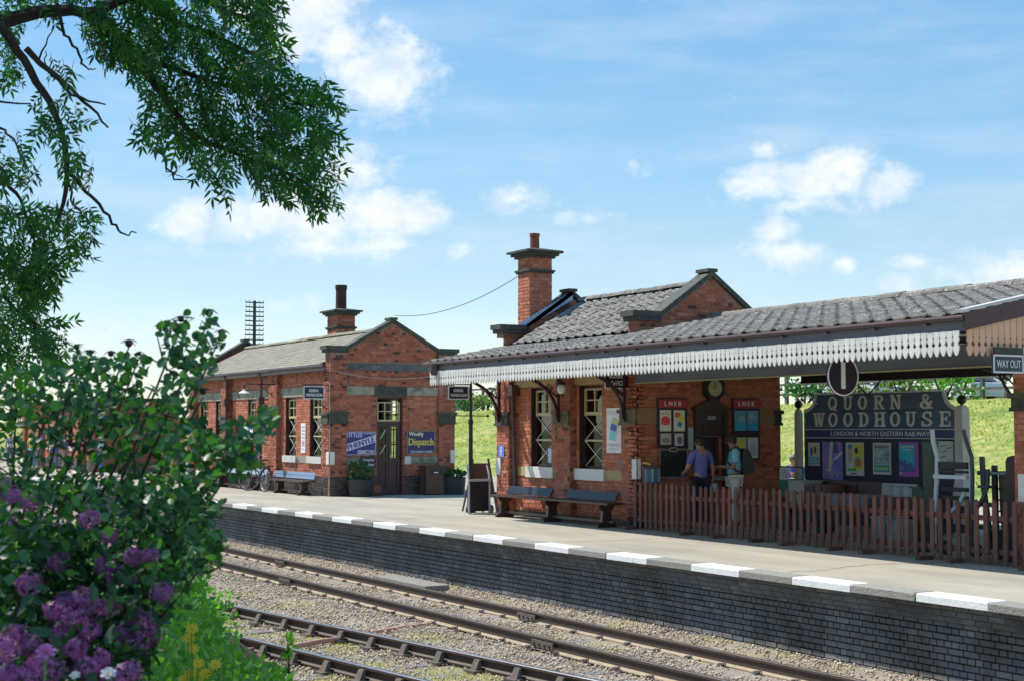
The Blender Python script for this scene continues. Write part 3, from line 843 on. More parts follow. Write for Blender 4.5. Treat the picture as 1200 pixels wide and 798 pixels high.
# roofing tile with one roll, laid in courses
def tile_mesh():
    prof = [(-.165,.0),(-.02,-.004),(.02,.016),(.06,.034),(.10,.036),(.14,.021),(.17,.004)]
    v = []; n = len(prof)
    for (y, dz) in ((-.02, .014), (.34, -.012)):
        for x, z in prof: v.append((x, y, z + dz))
    for x, z in prof: v.append((x, -.02, z + .014 - .024))
    f = [(i, i+1, n+i+1, n+i) for i in range(n-1)] + [(2*n+i, 2*n+i+1, i+1, i) for i in range(n-1)]
    return v, f
TV, TF = tile_mesh()
_tm = bpy.data.meshes.new('roof_tile'); _tm.from_pydata(TV, [], TF); _tm.materials.append(TILE)
def tile_field(parent, cells, indiv):
    """cells: (x, y, z, alpha, facing) facing -1 slopes down to the track, +1 away"""
    cam_ = Vector(CAM)
    cells = [c for c in cells if c[4] < 0]* 1 + [c for c in cells if c[4] > 0]
    near = sorted([c for c in cells if c[4] < 0], key=lambda c: (Vector(c[:3]) - cam_).length)
    off = woff(parent)
    for c in near[:indiv]:
        o = bpy.data.objects.new('roof_tile', _tm)
        o.location = Vector(c[:3]) - off; o.rotation_euler = (c[3] + rng.uniform(-.02,.02), rng.uniform(-.01,.01), rng.uniform(-.012,.012))
        COL.objects.link(o); o.parent = parent
    mb = MB()
    for c in near[indiv:] + [c for c in cells if c[4] > 0]:
        al = c[3] + rng.uniform(-.02,.02); ca, sa_ = math.cos(al), math.sin(al)
        if c[4] < 0: vs = [(c[0]+x, c[1]+y*ca-z*sa_, c[2]+y*sa_+z*ca) for x, y, z in TV]
        else: vs = [(c[0]+x, c[1]-y*ca+z*sa_, c[2]+y*sa_+z*ca) for x, y, z in TV]
        mb.add(vs, TF)
    if mb.v:
        o = mb.build('tiling', TILE, parent); o['kind'] = 'stuff'
def tile_rows(x0, x1, y0, z0, y1, z1, facing=-1, step=.33, gauge=.30):
    al = math.atan2(z1-z0, abs(y1-y0)); Ls = math.hypot(z1-z0, y1-y0); res = []
    n = max(1, int(Ls / gauge)); sgn = 1 if facing < 0 else -1
    for r in range(n + 1):
        s = r * gauge
        if s > Ls - .22: break
        x = x0 + step / 2
        while x < x1 - .05:
            res.append((x + rng.uniform(-.006, .006), y0 + sgn * s * math.cos(al), z0 + s * math.sin(al) + rng.uniform(0, .006), al, facing)); x += step
    return res
def ridge_tiles(parent, x0, x1, y, z, m_=None):
    rv = MB()
    n = 6; L = .45
    pts = [(.13 * math.cos(math.pi * k / n), .09 * math.sin(math.pi * k / n)) for k in range(n + 1)]
    vs = [(x, a, b) for x in (-L/2, L/2) for a, b in pts] + [(x, a*.85, b*.85-.01) for x in (-L/2, L/2) for a, b in pts]
    m = n + 1
    rv.add(vs, [(i, i+1, m+i+1, m+i) for i in range(n)] + [(i, i+1, 2*m+i+1, 2*m+i) for i in range(n)] + [(m+i, m+i+1, 3*m+i+1, 3*m+i) for i in range(n)])
    x = x0 + L/2
    while x < x1:
        o = simple('ridge_tile', rv, m_ or TILE, parent, (x, y + rng.uniform(-.008,.008), z + rng.uniform(-.006, .008))); o.rotation_euler.y = rng.uniform(-.02, .02)
        x += L + .008

# ------------------------------------------------------------------ lettering
_FONT_CACHE = {}
def text_geo(s):
    if s in _FONT_CACHE: return _FONT_CACHE[s]
    cu = bpy.data.curves.new('t', 'FONT'); cu.body = s; cu.fill_mode = 'FRONT'; cu.resolution_u = 3
    ob = bpy.data.objects.new('t', cu)
    me = bpy.data.meshes.new_from_object(ob)
    vs = [tuple(v.co) for v in me.vertices]; fs = [tuple(p.vertices) for p in me.polygons]
    bpy.data.objects.remove(ob); bpy.data.curves.remove(cu); bpy.data.meshes.remove(me)
    _FONT_CACHE[s] = (vs, fs)
    return vs, fs
def lettering(parent, s, fr, uc, zc, w, h, d, matr, flip=False, rot=0.0, shear=0.0, name='lettering', bold=0):
    """flat lettering fitted to a w x h box centred at uc, zc on a wall frame"""
    vs, fs = text_geo(s)
    if not vs: return None
    xs_ = [v[0] for v in vs]; ys_ = [v[1] for v in vs]
    x0, x1, y0, y1 = min(xs_), max(xs_), min(ys_), max(ys_)
    mb = MB(); cr, sr = math.cos(rot), math.sin(rot)
    copies = [(0, 0)] if not bold else [(-bold, 0), (bold, .0002)]
    for (bo, dd) in copies:
        P = []
        for x, y, z in vs:
            a = ((x - x0) / (x1 - x0) - .5) * (w - 2 * bold) + bo; b = ((y - y0) / (y1 - y0) - .5) * h
            a += shear * b
            a, b = a * cr - b * sr, a * sr + b * cr
            if flip: a = -a
            P.append(fr.pt(uc + a, d + dd, zc + b))
        mb.add(P, fs)
    return mb.build(name, matr, parent)

def board(name, label, cat, fr, u0, u1, z0, z1, d, thick, matr, border=None, bw=.02, group=None, bm=None):
    """a flat sign: thing > panel, border"""
    root = thing(name, label, cat, fr.pt((u0+u1)/2, d, z0), group)
    p = MB(); p.fbox(fr, u0, u1, d, d + thick, z0, z1); p.build('panel', matr, root)
    if border:
        q = MB(); e = d + thick
        q.fbox(fr, u0, u0+bw, e, e+.006, z0, z1); q.fbox(fr, u1-bw, u1, e, e+.006, z0, z1)
        q.fbox(fr, u0+bw, u1-bw, e, e+.006, z0, z0+bw); q.fbox(fr, u0+bw, u1-bw, e, e+.006, z1-bw, z1)
        q.build('border', border, root)
    return root
def shapes(parent, fr, d, items, name='print'):
    """flat print: (polygon in u,z ; material); every item on its own thin layer"""
    mats_, idx = [], {}
    mb = MB()
    for i, (poly, m_) in enumerate(items):
        if m_.name not in idx: idx[m_.name] = len(mats_); mats_.append(m_)
        mb.add([fr.pt(u, d + .0012 * (i + 1), z) for u, z in poly], [tuple(range(len(poly)))], idx[m_.name])
    return mb.build(name, mats_, parent)
def rect(u0, u1, z0, z1): return [(u0, z0), (u1, z0), (u1, z1), (u0, z1)]
def ell(uc, zc, a, b, n=14): return [(uc + a*math.cos(2*math.pi*k/n), zc + b*math.sin(2*math.pi*k/n)) for k in range(n)]
# ------------------------------------------------------------------ general waiting room (left, brick)
def each(mbs, name, mats, parent):
    """build every separate piece of a list of small builders as a part of its own"""
    return [m_.build(name, mats, parent) for m_ in mbs]
def base_block(b, X0, X1, Yf, Yb, Yrec, zeave, piers, front_open, end_open, back_open, brickm, ind=(0, 0), zap=4.7, Yap=17.5, endX=None, plinthm=BR_PLINTH, zpl=.5, endcorner=.5):
    """walls: front along the platform (recessed between piers), right end with gable, back and left end"""
    fr = Fr('x', Yrec, -1)
    w = MB(); wall_cells(w, fr, X0, X1, 0, zeave, Yrec*0 + .28, front_open)
    fw = w.build('wall', [MORTAR, REVEAL], b)
    bounds = sorted(piers)
    spans = [(bounds[i][1], bounds[i+1][0]) for i in range(len(bounds)-1)]
    for k, (a, c) in enumerate(reversed(spans)):
        ops = [o for o in front_open]
        brick_panel(fw, fr, a, c, zpl, zeave, brickm, ops, indiv=ind[0] if k == 0 else 0)
        brick_panel(fw, fr, a, c, 0, zpl, plinthm, ops)
    for (a, c) in piers:
        pw_ = MB().box(a, c, Yf, Yrec, 0, zeave).build('pilaster', MORTAR, b)
        F1 = Fr('x', Yf, -1); F2 = Fr('y', c, 1)
        brick_panel(pw_, F1, a, c, zpl, zeave, BR_RED, indiv=60 if ind[0] and c > X1 - 3.2 else 0); brick_panel(pw_, F1, a, c, 0, zpl, plinthm)
        if c < X1 - .05: brick_panel(pw_, F2, Yf, Yrec, 0, zeave, BR_RED)
    return fw

B2 = thing('waiting_room', 'red brick station building behind the bicycle, slate roof and gable with a door in it', 'station building', (-44, 17.5, 0))
X0, X1 = -50.3, -37.86
YF, YREC, YB, YAP = 15.65, 15.80, 19.45, 17.55
fo = [(-41.49, -40.64, 1.05, 2.72), (-39.59, -38.71, 1.05, 2.72), (-45.95, -45.05, 0.0, 2.1), (-44.75, -44.05, 2.05, 2.72), (-49.5, -48.7, 1.05, 2.72), (-47.9, -47.1, 1.05, 2.72)]
piers2 = [(-50.3, -49.8), (-46.95, -46.3), (-42.52, -41.85), (-38.32, -37.86)]
base_block(B2, X0, X1 - .28, YF, YB, YREC, 3.60, piers2, fo, None, None, BR_OR)
# white sills and stone lintels
s = MB(); FX2 = Fr('x', YREC, -1)
for (a, c) in ((-49.5, -48.7), (-47.9, -47.1), (-41.49, -40.64), (-39.59, -38.71)):
    s.fbox(FX2, a - .10, c + .10, -.12, .07, .86, 1.05)
s.build('window_sill', WHITE, B2)
for (a, c) in ((-49.8, -46.95), (-46.3, -42.52), (-41.85, -38.32)):
    s = MB(); s.fbox(FX2, a, c, .003, .03, 2.74, 3.0); s.build('lintel_band', STONE_G, B2)
s = MB(); s.fbox(FX2, -40.52, -39.71, .003, .022, .86, 1.05); s.build('sill_band', STONE_G, B2)
for (a, c) in piers2:
    s = MB(); stone_cap(s, Fr('x', YF, -1), a, c, 1.95, 2.26, .04); s.build('impost_stone', STONE_K, B2)
for (a, c) in ((-41.49, -40.64), (-39.59, -38.71)): window_sash(B2, FX2, a, c, 1.05, 2.72, rev=.13, curtain=(.72, 1, 0, .3))
for (a, c) in ((-49.5, -48.7), (-47.9, -47.1)): window_sash(B2, FX2, a, c, 1.05, 2.72, rev=.13)
window_sash(B2, FX2, -44.75, -44.05, 2.05, 2.72, cross=False, split=.1)
d_ = MB(); d_.fbox(FX2, -45.95, -45.05, -.2, -.15, 0, 2.1); dd = d_.build('door', BROWN, B2)
MB().lathe([(.03, 0), (.03, .03)], (-45.15, YREC + .13, 1.0), 8).build('door_handle', LETTER, dd)
# gabled end wall facing along the platform
EY = Fr('y', X1, 1)
door = (17.08, 17.86, 0.0, 2.70)
tp = gable_top(YF, YB, YAP, 3.95, 4.76)
w = MB(); wall_cells(w, EY, YF, YB, 0, 3.85, .28, [door])
w.prism(gpoly(YF, YB, YAP, 3.85, 3.95, 4.76), lambda a, c, sd_: (X1 - .28 * sd_, a, c), 0)
ew = w.build('wall', [MORTAR, REVEAL], B2)
CO = .5
EP = Fr('y', X1 + .07, 1)
for (a, c, n) in ((YF, YF + CO, 40), (YB - CO, YB, 40)):
    cpw = MB().fbox(EP, a, c, -.08, 0, 0, 3.9).build('corner_pilaster', MORTAR, B2)
    brick_panel(cpw, EP, a, c, .53, 3.85, BR_RED, indiv=n); brick_panel(cpw, EP, a, c, 0, .53, BR_PLINTH)
brick_panel(cpw, Fr('x', YB - CO, -1), X1, X1 + .07, 0, 3.85, BR_RED)
a, c = YF + CO, YB - CO
no = [door, (a, c, 2.75, 2.98), (a, c, 3.42, 3.60), (door[1] + .09, c, .86, 1.04), (a, door[0] - .09, .86, 1.04)]
brick_panel(ew, EY, door[1] + .2, c, .53, 2.75, BR_OR, no, indiv=95)
brick_panel(ew, EY, a, door[0] - .2, .53, 2.75, BR_OR, no, indiv=95)
for (p, q) in ((door[0] - .2, door[0]), (door[1], door[1] + .2)): brick_panel(ew, EY, p, q, .53, 2.75, BR_RED, no)
brick_panel(ew, EY, door[0], door[1], 2.71, 2.75, BR_RED)
brick_panel(ew, EY, a, door[0], 0, .53, BR_PLINTH); brick_panel(ew, EY, door[1], c, 0, .53, BR_PLINTH)
brick_panel(ew, EY, a, c, 2.98, 4.72, BR_RED, no, top=tp, indiv=110)
MB().fbox(EY, a, 16.98, .002, .03, 2.75, 2.98).build('lintel_band', STONE_G, B2); MB().fbox(EY, 17.98, c, .002, .03, 2.75, 2.98).build('lintel_band', STONE_G, B2)
s = MB(); s.fbox(EY, 16.982, 17.978, .002, .032, 2.72, 2.98); s.build('door_lintel', STONE_K, B2)
s = MB(); s.fbox(EY, a, c, .002, .035, 3.42, 3.60); s.build('string_course', MORTAR_D, B2)
brick_panel(B2, Fr('y', X1 + .035, 1), a, c, 3.42, 3.60, BR_BLUE)
MB().fbox(EY, a, door[0] - .09, .002, .02, .86, 1.04).build('sill_band', STONE_G, B2); MB().fbox(EY, door[1] + .09, c, .002, .02, .86, 1.04).build('sill_band', STONE_G, B2)
for (p, q) in ((YF, YF + CO), (YB - CO, YB)):
    s = MB(); stone_cap(s, EP, p, q, 1.95, 2.28, .05); s.build('impost_stone', STONE_K, B2)
coping_raised(B2, X1, YF, YB, YAP, 4.05, 4.86)
# far gable, back wall, left end
s = MB(); s.box(X0, X0 + .28, YF + .15, YB, 0, 3.85); s.prism(gpoly(YF, YB, YAP, 3.85, 3.95, 4.76), lambda p, q, sd_: (X0 + .28 * sd_, p, q), 0)
s.build('wall', REVEAL, B2)
coping_raised(B2, X0 + .3, YF, YB, YAP, 4.05, 4.9)
FB2 = Fr('x', YB, 1)
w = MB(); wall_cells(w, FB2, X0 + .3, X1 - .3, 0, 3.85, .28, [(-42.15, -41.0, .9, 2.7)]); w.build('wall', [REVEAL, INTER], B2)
s = MB(); 
for q in (-41.77, -41.38): s.fbox(FB2, q-.02, q+.02, -.16, -.12, .9, 2.7)
for q in (1.35, 1.8, 2.25): s.fbox(FB2, -42.15, -41.0, -.165, -.125, q-.02, q+.02)
s.build('window', CREAM, B2)
# interior partition so the room reads as a room
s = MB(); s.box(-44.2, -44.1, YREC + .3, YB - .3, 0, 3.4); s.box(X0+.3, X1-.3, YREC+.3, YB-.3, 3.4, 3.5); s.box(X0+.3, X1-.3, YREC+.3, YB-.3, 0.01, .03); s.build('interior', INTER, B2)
# door: transom light over a glazed pair
s = MB(); r0, r1 = -.17, -.10
s.fbox(EY, door[0], door[0]+.05, r0, r1, 0, 2.70); s.fbox(EY, door[1]-.05, door[1], r0, r1, 0, 2.70); s.fbox(EY, door[0]+.05, door[1]-.05, r0, r1, 2.64, 2.70); s.fbox(EY, door[0]+.05, door[1]-.05, r0, r1, 1.98, 2.03)
df = s.build('door_frame', MAROON, B2)
s = MB(); p, q = door[0]+.05, door[1]-.05; r2, r3 = r0+.02, r1+.012
s.fbox(EY, p, p+.03, r2, r3, 2.03, 2.56); s.fbox(EY, q-.03, q, r2, r3, 2.03, 2.56); s.fbox(EY, p+.03, q-.03, r2, r3, 2.03, 2.07); s.fbox(EY, p+.03, q-.03, r2, r3, 2.53, 2.56)
for k in (1, 2): x = p + (q-p)*k/3; s.fbox(EY, x-.012, x+.012, r2+.005, r3-.004, 2.07, 2.53)
s.fbox(EY, p+.03, q-.03, r2+.008, r3-.006, 2.29, 2.315)
s.build('transom_window', CREAM, B2)
s = MB(); mid = (p+q)/2
for (u0, u1) in ((p, mid-.004), (mid+.004, q)):
    s.fbox(EY, u0, u0+.07, r2, r3-.01, .02, 1.98); s.fbox(EY, u1-.07, u1, r2, r3-.01, .02, 1.98)
    s.fbox(EY, u0+.07, u1-.07, r2, r3-.01, 1.88, 1.98); s.fbox(EY, u0+.07, u1-.07, r2, r3-.01, .02, .16); s.fbox(EY, u0+.07, u1-.07, r2, r3-.01, .92, 1.02)
    s.fbox(EY, u0+.07, u1-.07, r2+.02, r3-.035, .16, .92); s.fbox(EY, (u0+u1)/2-.01, (u0+u1)/2+.01, r2+.01, r3-.014, 1.02, 1.88); s.fbox(EY, u0+.07, u1-.07, r2+.012, r3-.016, 1.44, 1.46)
dl = s.build('door', MAROON, B2)
s = MB(); s.fbox(EY, p+.07, q-.07, r2+.02, r2+.026, 1.02, 1.88); s.build('pane', GLASS, dl)
MB().tube([EY.pt(mid+.05, r3+.03, 1.0), EY.pt(mid+.05, r3+.03, 1.12)], .012, 6).build('door_handle', LETTER, dl)
for k in (0, 1):
    MB().bar(EY.pt(p+.09, r3-.008+.006*k, (1.12, 1.55)[k]), EY.pt(mid-.09, r3-.008+.006*k, (1.38, 1.80)[k]), .022, .004, up=(1,0,0)).build('lattice_strip', WHITE, dl)
# roof
s = MB(); al = math.atan2(4.62 - 3.62, YAP - 15.55)
s.prism([(15.55, 3.56), (YAP, 4.56), (YB + .1, 3.56), (YB+.1, 3.50), (YAP, 4.48), (15.55, 3.50)], lambda p, q, sd_: (X0 + .3 if sd_ else X1 - .29, p, q), 0)
rf = s.build('roof', DARKW, B2)
sl = MB(); Ls = math.hypot(YAP-15.5, 1.03); g = .17; r = 0
while r * g < Ls:
    for sgn in (-1, 1):
        x = X0 + .32 + (.13 if r % 2 else 0)
        while x < X1 - .30:
            w_ = min(.26, X1 - .29 - x); t0 = r * g; t1 = min(t0 + g + .03, Ls)
            ca, sa_ = math.cos(al), math.sin(al); lift = .016 + rng.uniform(0, .004)
            yb = YAP + sgn * (YAP - 15.5)
            y_ = lambda t: yb - sgn * t * ca
            z_ = lambda t: 3.575 + t * sa_
            h = rng.uniform(-.003, .003)
            sl.add([(x+.003, y_(t0), z_(t0)+lift+h), (x+w_-.003, y_(t0), z_(t0)+lift+h), (x+w_-.003, y_(t1), z_(t1)+.004), (x+.003, y_(t1), z_(t1)+.004), (x+.003, y_(t0), z_(t0)+lift-.014), (x+w_-.003, y_(t0), z_(t0)+lift-.014)],
                   [(0,1,2,3), (4,5,1,0)])
            x += .26
    r += 1
tag(sl.build('slates', SLATE, rf), kind='stuff')
ridge_tiles(rf, X0 + .35, X1 - .35, YAP, 4.585, SLATE)
s = MB()
for (xa, xb) in ((X0 + .2, -46.2), (-46.19, -42.1), (-42.09, X1 - .1)):
    s.tube([(xa, 15.53, 3.55), (xb, 15.53, 3.53)], .05, 8)
s.fbox(Fr('x', 15.58, -1), X0, X1 - .05, 0, .04, 3.40, 3.56)
s.build('gutter', GUTTER, B2)
for px_, zt in ((-43.05, .15), (-46.25, .15)):
    s = MB(); s.tube([(px_, 15.52, 3.5), (px_, 15.60, 3.3), (px_, 15.60, zt), (px_, 15.5, zt - .1)], .04, 8); s.box(px_-.09, px_+.09, 15.50, 15.68, 2.55, 2.78); s.build('downpipe', GUTTER, B2)
chimney(B2, -42.98, -42.2, 17.7, 18.28, 4.1, 4.85, 5.42, 6.18, [(-42.58, 17.98, .17)], 80, BR_RED, SOOT)
# low white patches painted on the corners
for (fr_, u0, u1, z0, z1) in ((EP, YF - .0, YF + .14, .86, 1.20), (EP, YB - .14, YB, .86, 1.22), (EY, 16.97, 17.03, .80, 1.05), (EY, 17.92, 18.10, .84, 1.06)):
    MB().fbox(fr_, u0, u1, .012, .022, z0, z1).build('white_patch', WHITE, B2)
MB().box(-37.98, -37.785, 15.622, 15.632, .86, 1.20).build('white_patch', WHITE, B2)
# cable swagged across the gable
cb_ = MB(); pts = [(X1 + .10, YF + .05 + (YB - YF - .1) * t, 3.40 - .22 * 4 * t * (1 - t) * (1 - .2*t)) for t in [k / 12 for k in range(13)]]
tag(cb_.tube(pts, .012, 5).build('cable', flat('cable_pale', (.45,.36,.30))), 'pale cable sagging across the gable wall above the door', 'cable')

# ------------------------------------------------------------------ booking office (centre)
B1 = thing('booking_office', 'red brick booking office under the tiled roof, with two tall windows and a tall chimney', 'station building', (-25.5, 17.2, 0))
X0, X1 = -28.15, -22.82
YF, YREC, YB, YAP = 15.50, 15.66, 18.85, 17.20
fo = [(-26.97, -26.13, 1.04, 2.66), (-25.08, -24.24, 1.04, 2.66)]
piers1 = [(-28.15, -27.62), (-25.73, -25.18), (-23.34, -22.82)]
base_block(B1, X0, X1 - .28, YF, YB, YREC, 3.50, piers1, fo, None, None, BR_OR, ind=(130, 0), zpl=.12)
FX1 = Fr('x', YREC, -1)
for (a, c) in ((-26.97, -26.13), (-25.08, -24.24)):
    s = MB(); s.fbox(FX1, a - .12, c + .14, -.12, .07, .82, 1.04); s.build('window_sill', WHITE, B1)
for (a, c) in ((-27.62, -27.10), (-25.99, -25.73), (-25.18, -25.21), (-24.09, -23.34)):
    if c > a:
        s = MB(); s.fbox(FX1, a, c, .012, .03, .84, 1.03); s.build('sill_band', STONE_B, B1)
for (a, c) in ((-27.62, -25.73), (-25.18, -23.34)):
    s = MB(); s.fbox(FX1, a, c, .012, .05, 2.68, 3.02); s.build('lintel_band', STONE_B, B1)
for (a, c), m_ in zip(piers1, (STONE_K, STONE_D, STONE_D)):
    s = MB(); stone_cap(s, Fr('x', YF, -1), a, c, 1.88, 2.17, .05); s.build('impost_stone', m_, B1)
window_sash(B1, FX1, -26.97, -26.13, 1.04, 2.66, rev=.15, curtain=(.55, .92, .62, 1.0))
window_sash(B1, FX1, -25.08, -24.24, 1.04, 2.66, rev=.15, curtain=(.50, .9, .62, 1.0))
MB().fbox(FX1, -26.42, -26.24, -.09, -.085, 1.12, 1.42).build('paper_notice', flat('paper_blue', (.55,.68,.80)), B1)
EY1 = Fr('y', X1, 1)
tp = gable_top(YF, YB, YAP, 3.85, 4.69)
tk = (16.88, 17.36, .95, 1.66)
w = MB(); wall_cells(w, EY1, YF, YB, 0, 3.75, .28, [tk])
w.prism(gpoly(YF, YB, YAP, 3.75, 3.85, 4.69), lambda a, c, sd_: (X1 - .28 * sd_, a, c), 0)
ew1 = w.build('wall', [MORTAR, REVEAL], B1)
no = [tk, (YF, 15.93, 1.90, 2.20), (18.32, YB, 1.90, 2.20)]
brick_panel(ew1, EY1, YF, YB, .10, 3.3, BR_OR, no, indiv=150)
brick_panel(ew1, EY1, YF, YB, 3.3, 4.64, BR_RED, no, top=tp, indiv=120)
SBB = flat('stone_band_brown', (.34,.20,.11), .9); MB().fbox(EY1, YF, 15.93, .002, .028, 1.90, 2.20).build('stone_band', SBB, B1); MB().fbox(EY1, 18.32, YB, .002, .028, 1.90, 2.20).build('stone_band', SBB, B1)
for (p, q) in ((YB - .14, YB),):
    s = MB(); stone_cap(s, EY1, p, q, 1.88, 2.17, .03); s.build('impost_stone', STONE_K, B1)
coping_raised(B1, X1, YF, YB, YAP, 3.95, 4.80)
s = MB(); s.box(X0, X0 + .28, YF + .16, YB, 0, 3.75); s.prism(gpoly(YF, YB, YAP, 3.75, 3.85, 4.69), lambda p, q, sd_: (X0 + .28 * sd_, p, q), 0)
lw = s.build('wall', MORTAR, B1)
brick_panel(lw, Fr('y', X0 + .28, 1), YF, YB, 3.5, 4.64, BR_RED, top=tp)
coping_raised(B1, X0 + .3, YF, YB, YAP, 4.0, 4.83)
MB().box(-24.6, X1 + .03, YB + .01, 20.6, 3.38, 3.44).build('sun_blocker_slab', DARKW, B1)  # unseen slab added to keep direct sun off the name board
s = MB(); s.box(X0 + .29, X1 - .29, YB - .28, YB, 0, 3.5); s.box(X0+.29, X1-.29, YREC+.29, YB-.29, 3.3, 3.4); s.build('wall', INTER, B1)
# lead flashing, painted sky glint, down the left parapet and round the chimney
s = MB()
fx = X0 + .36
for (y0, y1) in ((15.85, 17.2),):
    z0_, z1_ = 3.62 + (y0 - 15.5) * .56, 3.62 + (y1 - 15.5) * .56
    s.add([(fx, y0, z0_+.05), (fx, y1, z1_+.05), (fx, y1, z1_+.24), (fx, y0, z0_+.24), (fx+.55, y0, z0_+.075), (fx+.30, y1, z1_+.075)], [(0,1,2,3)])
s.build('lead_flashing', LEAD, B1)
s = MB(); s.prism([(15.45, 3.50), (YAP, 4.50), (YB + .1, 3.50), (YB+.1, 3.42), (YAP, 4.42), (15.45, 3.42)], lambda p, q, sd_: (X0 + .3 if sd_ else X1 - .29, p, q), 0)
rf1 = s.build('roof', DARKW, B1)
tile_field(rf1, tile_rows(X0 + .62, X1 - .30, 15.55, 3.60, YAP, 4.56) + tile_rows(X0 + .3, X1 - .30, YB, 3.60, YAP, 4.56, facing=1), 110)
ridge_tiles(rf1, X0 + .75, X1 - .35, YAP, 4.56)
chimney(B1, -28.37, -27.85, 16.15, 16.70, 3.5, 5.17, 5.66, 6.03, [(-28.11, 16.42, .105)], 200, BR_OR, TERRA)
s = MB(); s.tube([(-27.5, 15.52, 2.62), (-27.5, 15.58, .62), (-27.5, 15.50, .50)], .042, 8); s.box(-27.6, -27.4, 15.45, 15.63, 2.50, 2.74)
s.build('downpipe', GUTTER, B1)
for (fr_, u0, u1, z0, z1) in ((Fr('x', YF, -1), -28.15, -27.95, .84, 1.20), (Fr('x', YF, -1), -22.97, -22.82, .90, 1.26), (EY1, YF, YF + .06, .90, 1.26)):
    MB().fbox(fr_, u0, u1, .012, .022, z0, z1).build('white_patch', WHITE, B1)
MB().fbox(FX1, -23.56, -23.36, .005, .09, 1.06, 1.20).build('meter_box', flat('box_grey', (.16,.17,.19)), B1)
# ticket window in the end wall
FT = EY1
s = MB()
s.fbox(FT, 16.76, 16.86, .01, .10, .70, 2.18); s.fbox(FT, 17.42, 17.52, .01, .10, .70, 2.18); s.fbox(FT, 16.86, 17.42, .01, .07, 1.68, 2.16)
s.fbox(FT, 16.72, 17.56, .01, .13, 2.16, 2.22)
s.prism([(16.74, 2.22), (17.54, 2.22), (17.14, 2.38)], lambda a, c, sd_: FT.pt(a, .01 + .09 * sd_, c))
tw = s.build('ticket_window', BROWN, B1)
s = MB()
GP = flat('grille_plum', (.10,.05,.06))
for k in range(9): u = 16.90 + k * .06; MB().fbox(FT, u-.008, u+.008, .072, .085, 1.70, 1.92).build('grille_bar', GP, tw)
s = MB(); s.fbox(FT, 16.86, 17.42, -.14, -.12, .95, 1.66); s.build('shutter', flat('shutter_plum', (.05,.035,.06)), tw)
shapes(tw, FT, .075, [(ell(17.08 + k*.06, 2.02, .035, .032), LETTER) for k in range(3)] + [(ell(17.08 + k*.06, 2.02, .024, .021), BROWN) for k in range(3)], 'name_plate')
s = MB(); s.fbox(FT, 16.70, 17.60, .02, .34, .86, .93); s.build('counter', flat('counter_green', (.30,.42,.36)), tw)

# distant third block beyond the waiting room
B3 = thing('station_block', 'far brick station block glimpsed behind the leafy shrub at the left', 'station building', (-70, 17.5, 0))
base_block(B3, -78, -64.3, 15.65, 19.45, 15.80, 3.0, [(-78, -77.4), (-74.2, -73.5), (-70.2, -69.5), (-66.0, -65.4), (-64.6, -64.02)], [(-72.8, -72, 1.05, 2.5), (-68.6, -67.8, 1.05, 2.5)], None, None, BR_OR)
s = MB(); s.box(-64.3, -64.02, 15.8, 19.45, 0, 3.0); s.box(-78, -77.7, 15.9, 19.45, 0, 3.0); s.box(-78, -64.3, 19.2, 19.45, 0, 3.0); s.build('wall', REVEAL, B3)
s = MB(); s.box(-78.2, -63.9, 15.5, 19.6, 3.0, 3.14); s.build('roof', DARKW, B3)
for (a, c) in ((-72.8, -72), (-68.6, -67.8)): window_sash(B3, Fr('x', 15.8, -1), a, c, 1.05, 2.5, cross=False)
for (a, c) in ((-72.8, -72), (-68.6, -67.8)):
    s = MB(); s.fbox(Fr('x', 15.8, -1), a-.1, c+.1, 0, .07, .86, 1.05); s.build('window_sill', WHITE, B3)

# ------------------------------------------------------------------ canopy
CN = thing('platform_canopy', 'long tiled platform canopy with white saw-tooth valance over the fenced waiting area', 'canopy', (-20.5, 16, 2.5))
CX0, CX1, CY0, CZ0, CYR, CZR, CYB = -27.8, -13.10, 13.70, 3.18, 17.25, 3.90, 20.8
sl_ = (CZR - CZ0) / (CYR - CY0)
s = MB()
s.prism([(CY0, CZ0 - .03), (CYR, CZR - .03), (CYB, CZ0 - .03), (CYB, CZ0 - .09), (CYR, CZR - .09), (CY0, CZ0 - .09)], lambda p, q, sd_: (X1 + .012 if sd_ else CX1 - .03, p, q))
s.prism([(CY0, CZ0 - .03), (15.5, CZ0 - .03 + 1.8*sl_), (15.5, CZ0 - .09 + 1.8*sl_), (CY0, CZ0 - .09)], lambda p, q, sd_: (CX0 if sd_ else X1 + .01, p, q))
rfc = s.build('roof', DARKW, CN)
SOF = flat('soffit_bounce_cream', (.80,.77,.68))  # unseen cream underside, added to bounce light under the canopy
for i_ in range(24):
    ya, yb = CY0 + .06 + i_ * .29, CY0 + .06 + (i_ + 1) * .29 - .006
    zf = lambda y_: CZ0 - .094 + sl_ * (min(y_, 2*CYR - y_) - CY0)
    for (xa, xb) in ((X1 + .02, CX1 - .05),) + (((CX0 + .02, X1 - .01),) if yb < 15.5 else ()):
        MB().add([(xa, ya, zf(ya)), (xb, ya, zf(ya)), (xb, yb, zf(yb)), (xa, yb, zf(yb)), (xa, ya, zf(ya) - .012), (xb, ya, zf(ya) - .012), (xb, yb, zf(yb) - .012), (xa, yb, zf(yb) - .012)], [(0,1,2,3),(7,6,5,4),(0,4,5,1),(1,5,6,2),(2,6,7,3),(3,7,4,0)]).build('soffit_bounce_board', SOF, CN)
cells = tile_rows(X1 + .02, CX1, CY0 - .06, CZ0, CYR, CZR) + tile_rows(CX0, X1 + .02, CY0 - .06, CZ0, 15.56, CZ0 + 1.86*sl_) + tile_rows(X1 + .02, CX1, CYB, CZ0, CYR, CZR, facing=1)
tile_field(rfc, cells, 300)
ridge_tiles(rfc, X1 + .05, CX1, CYR, CZR + .01)
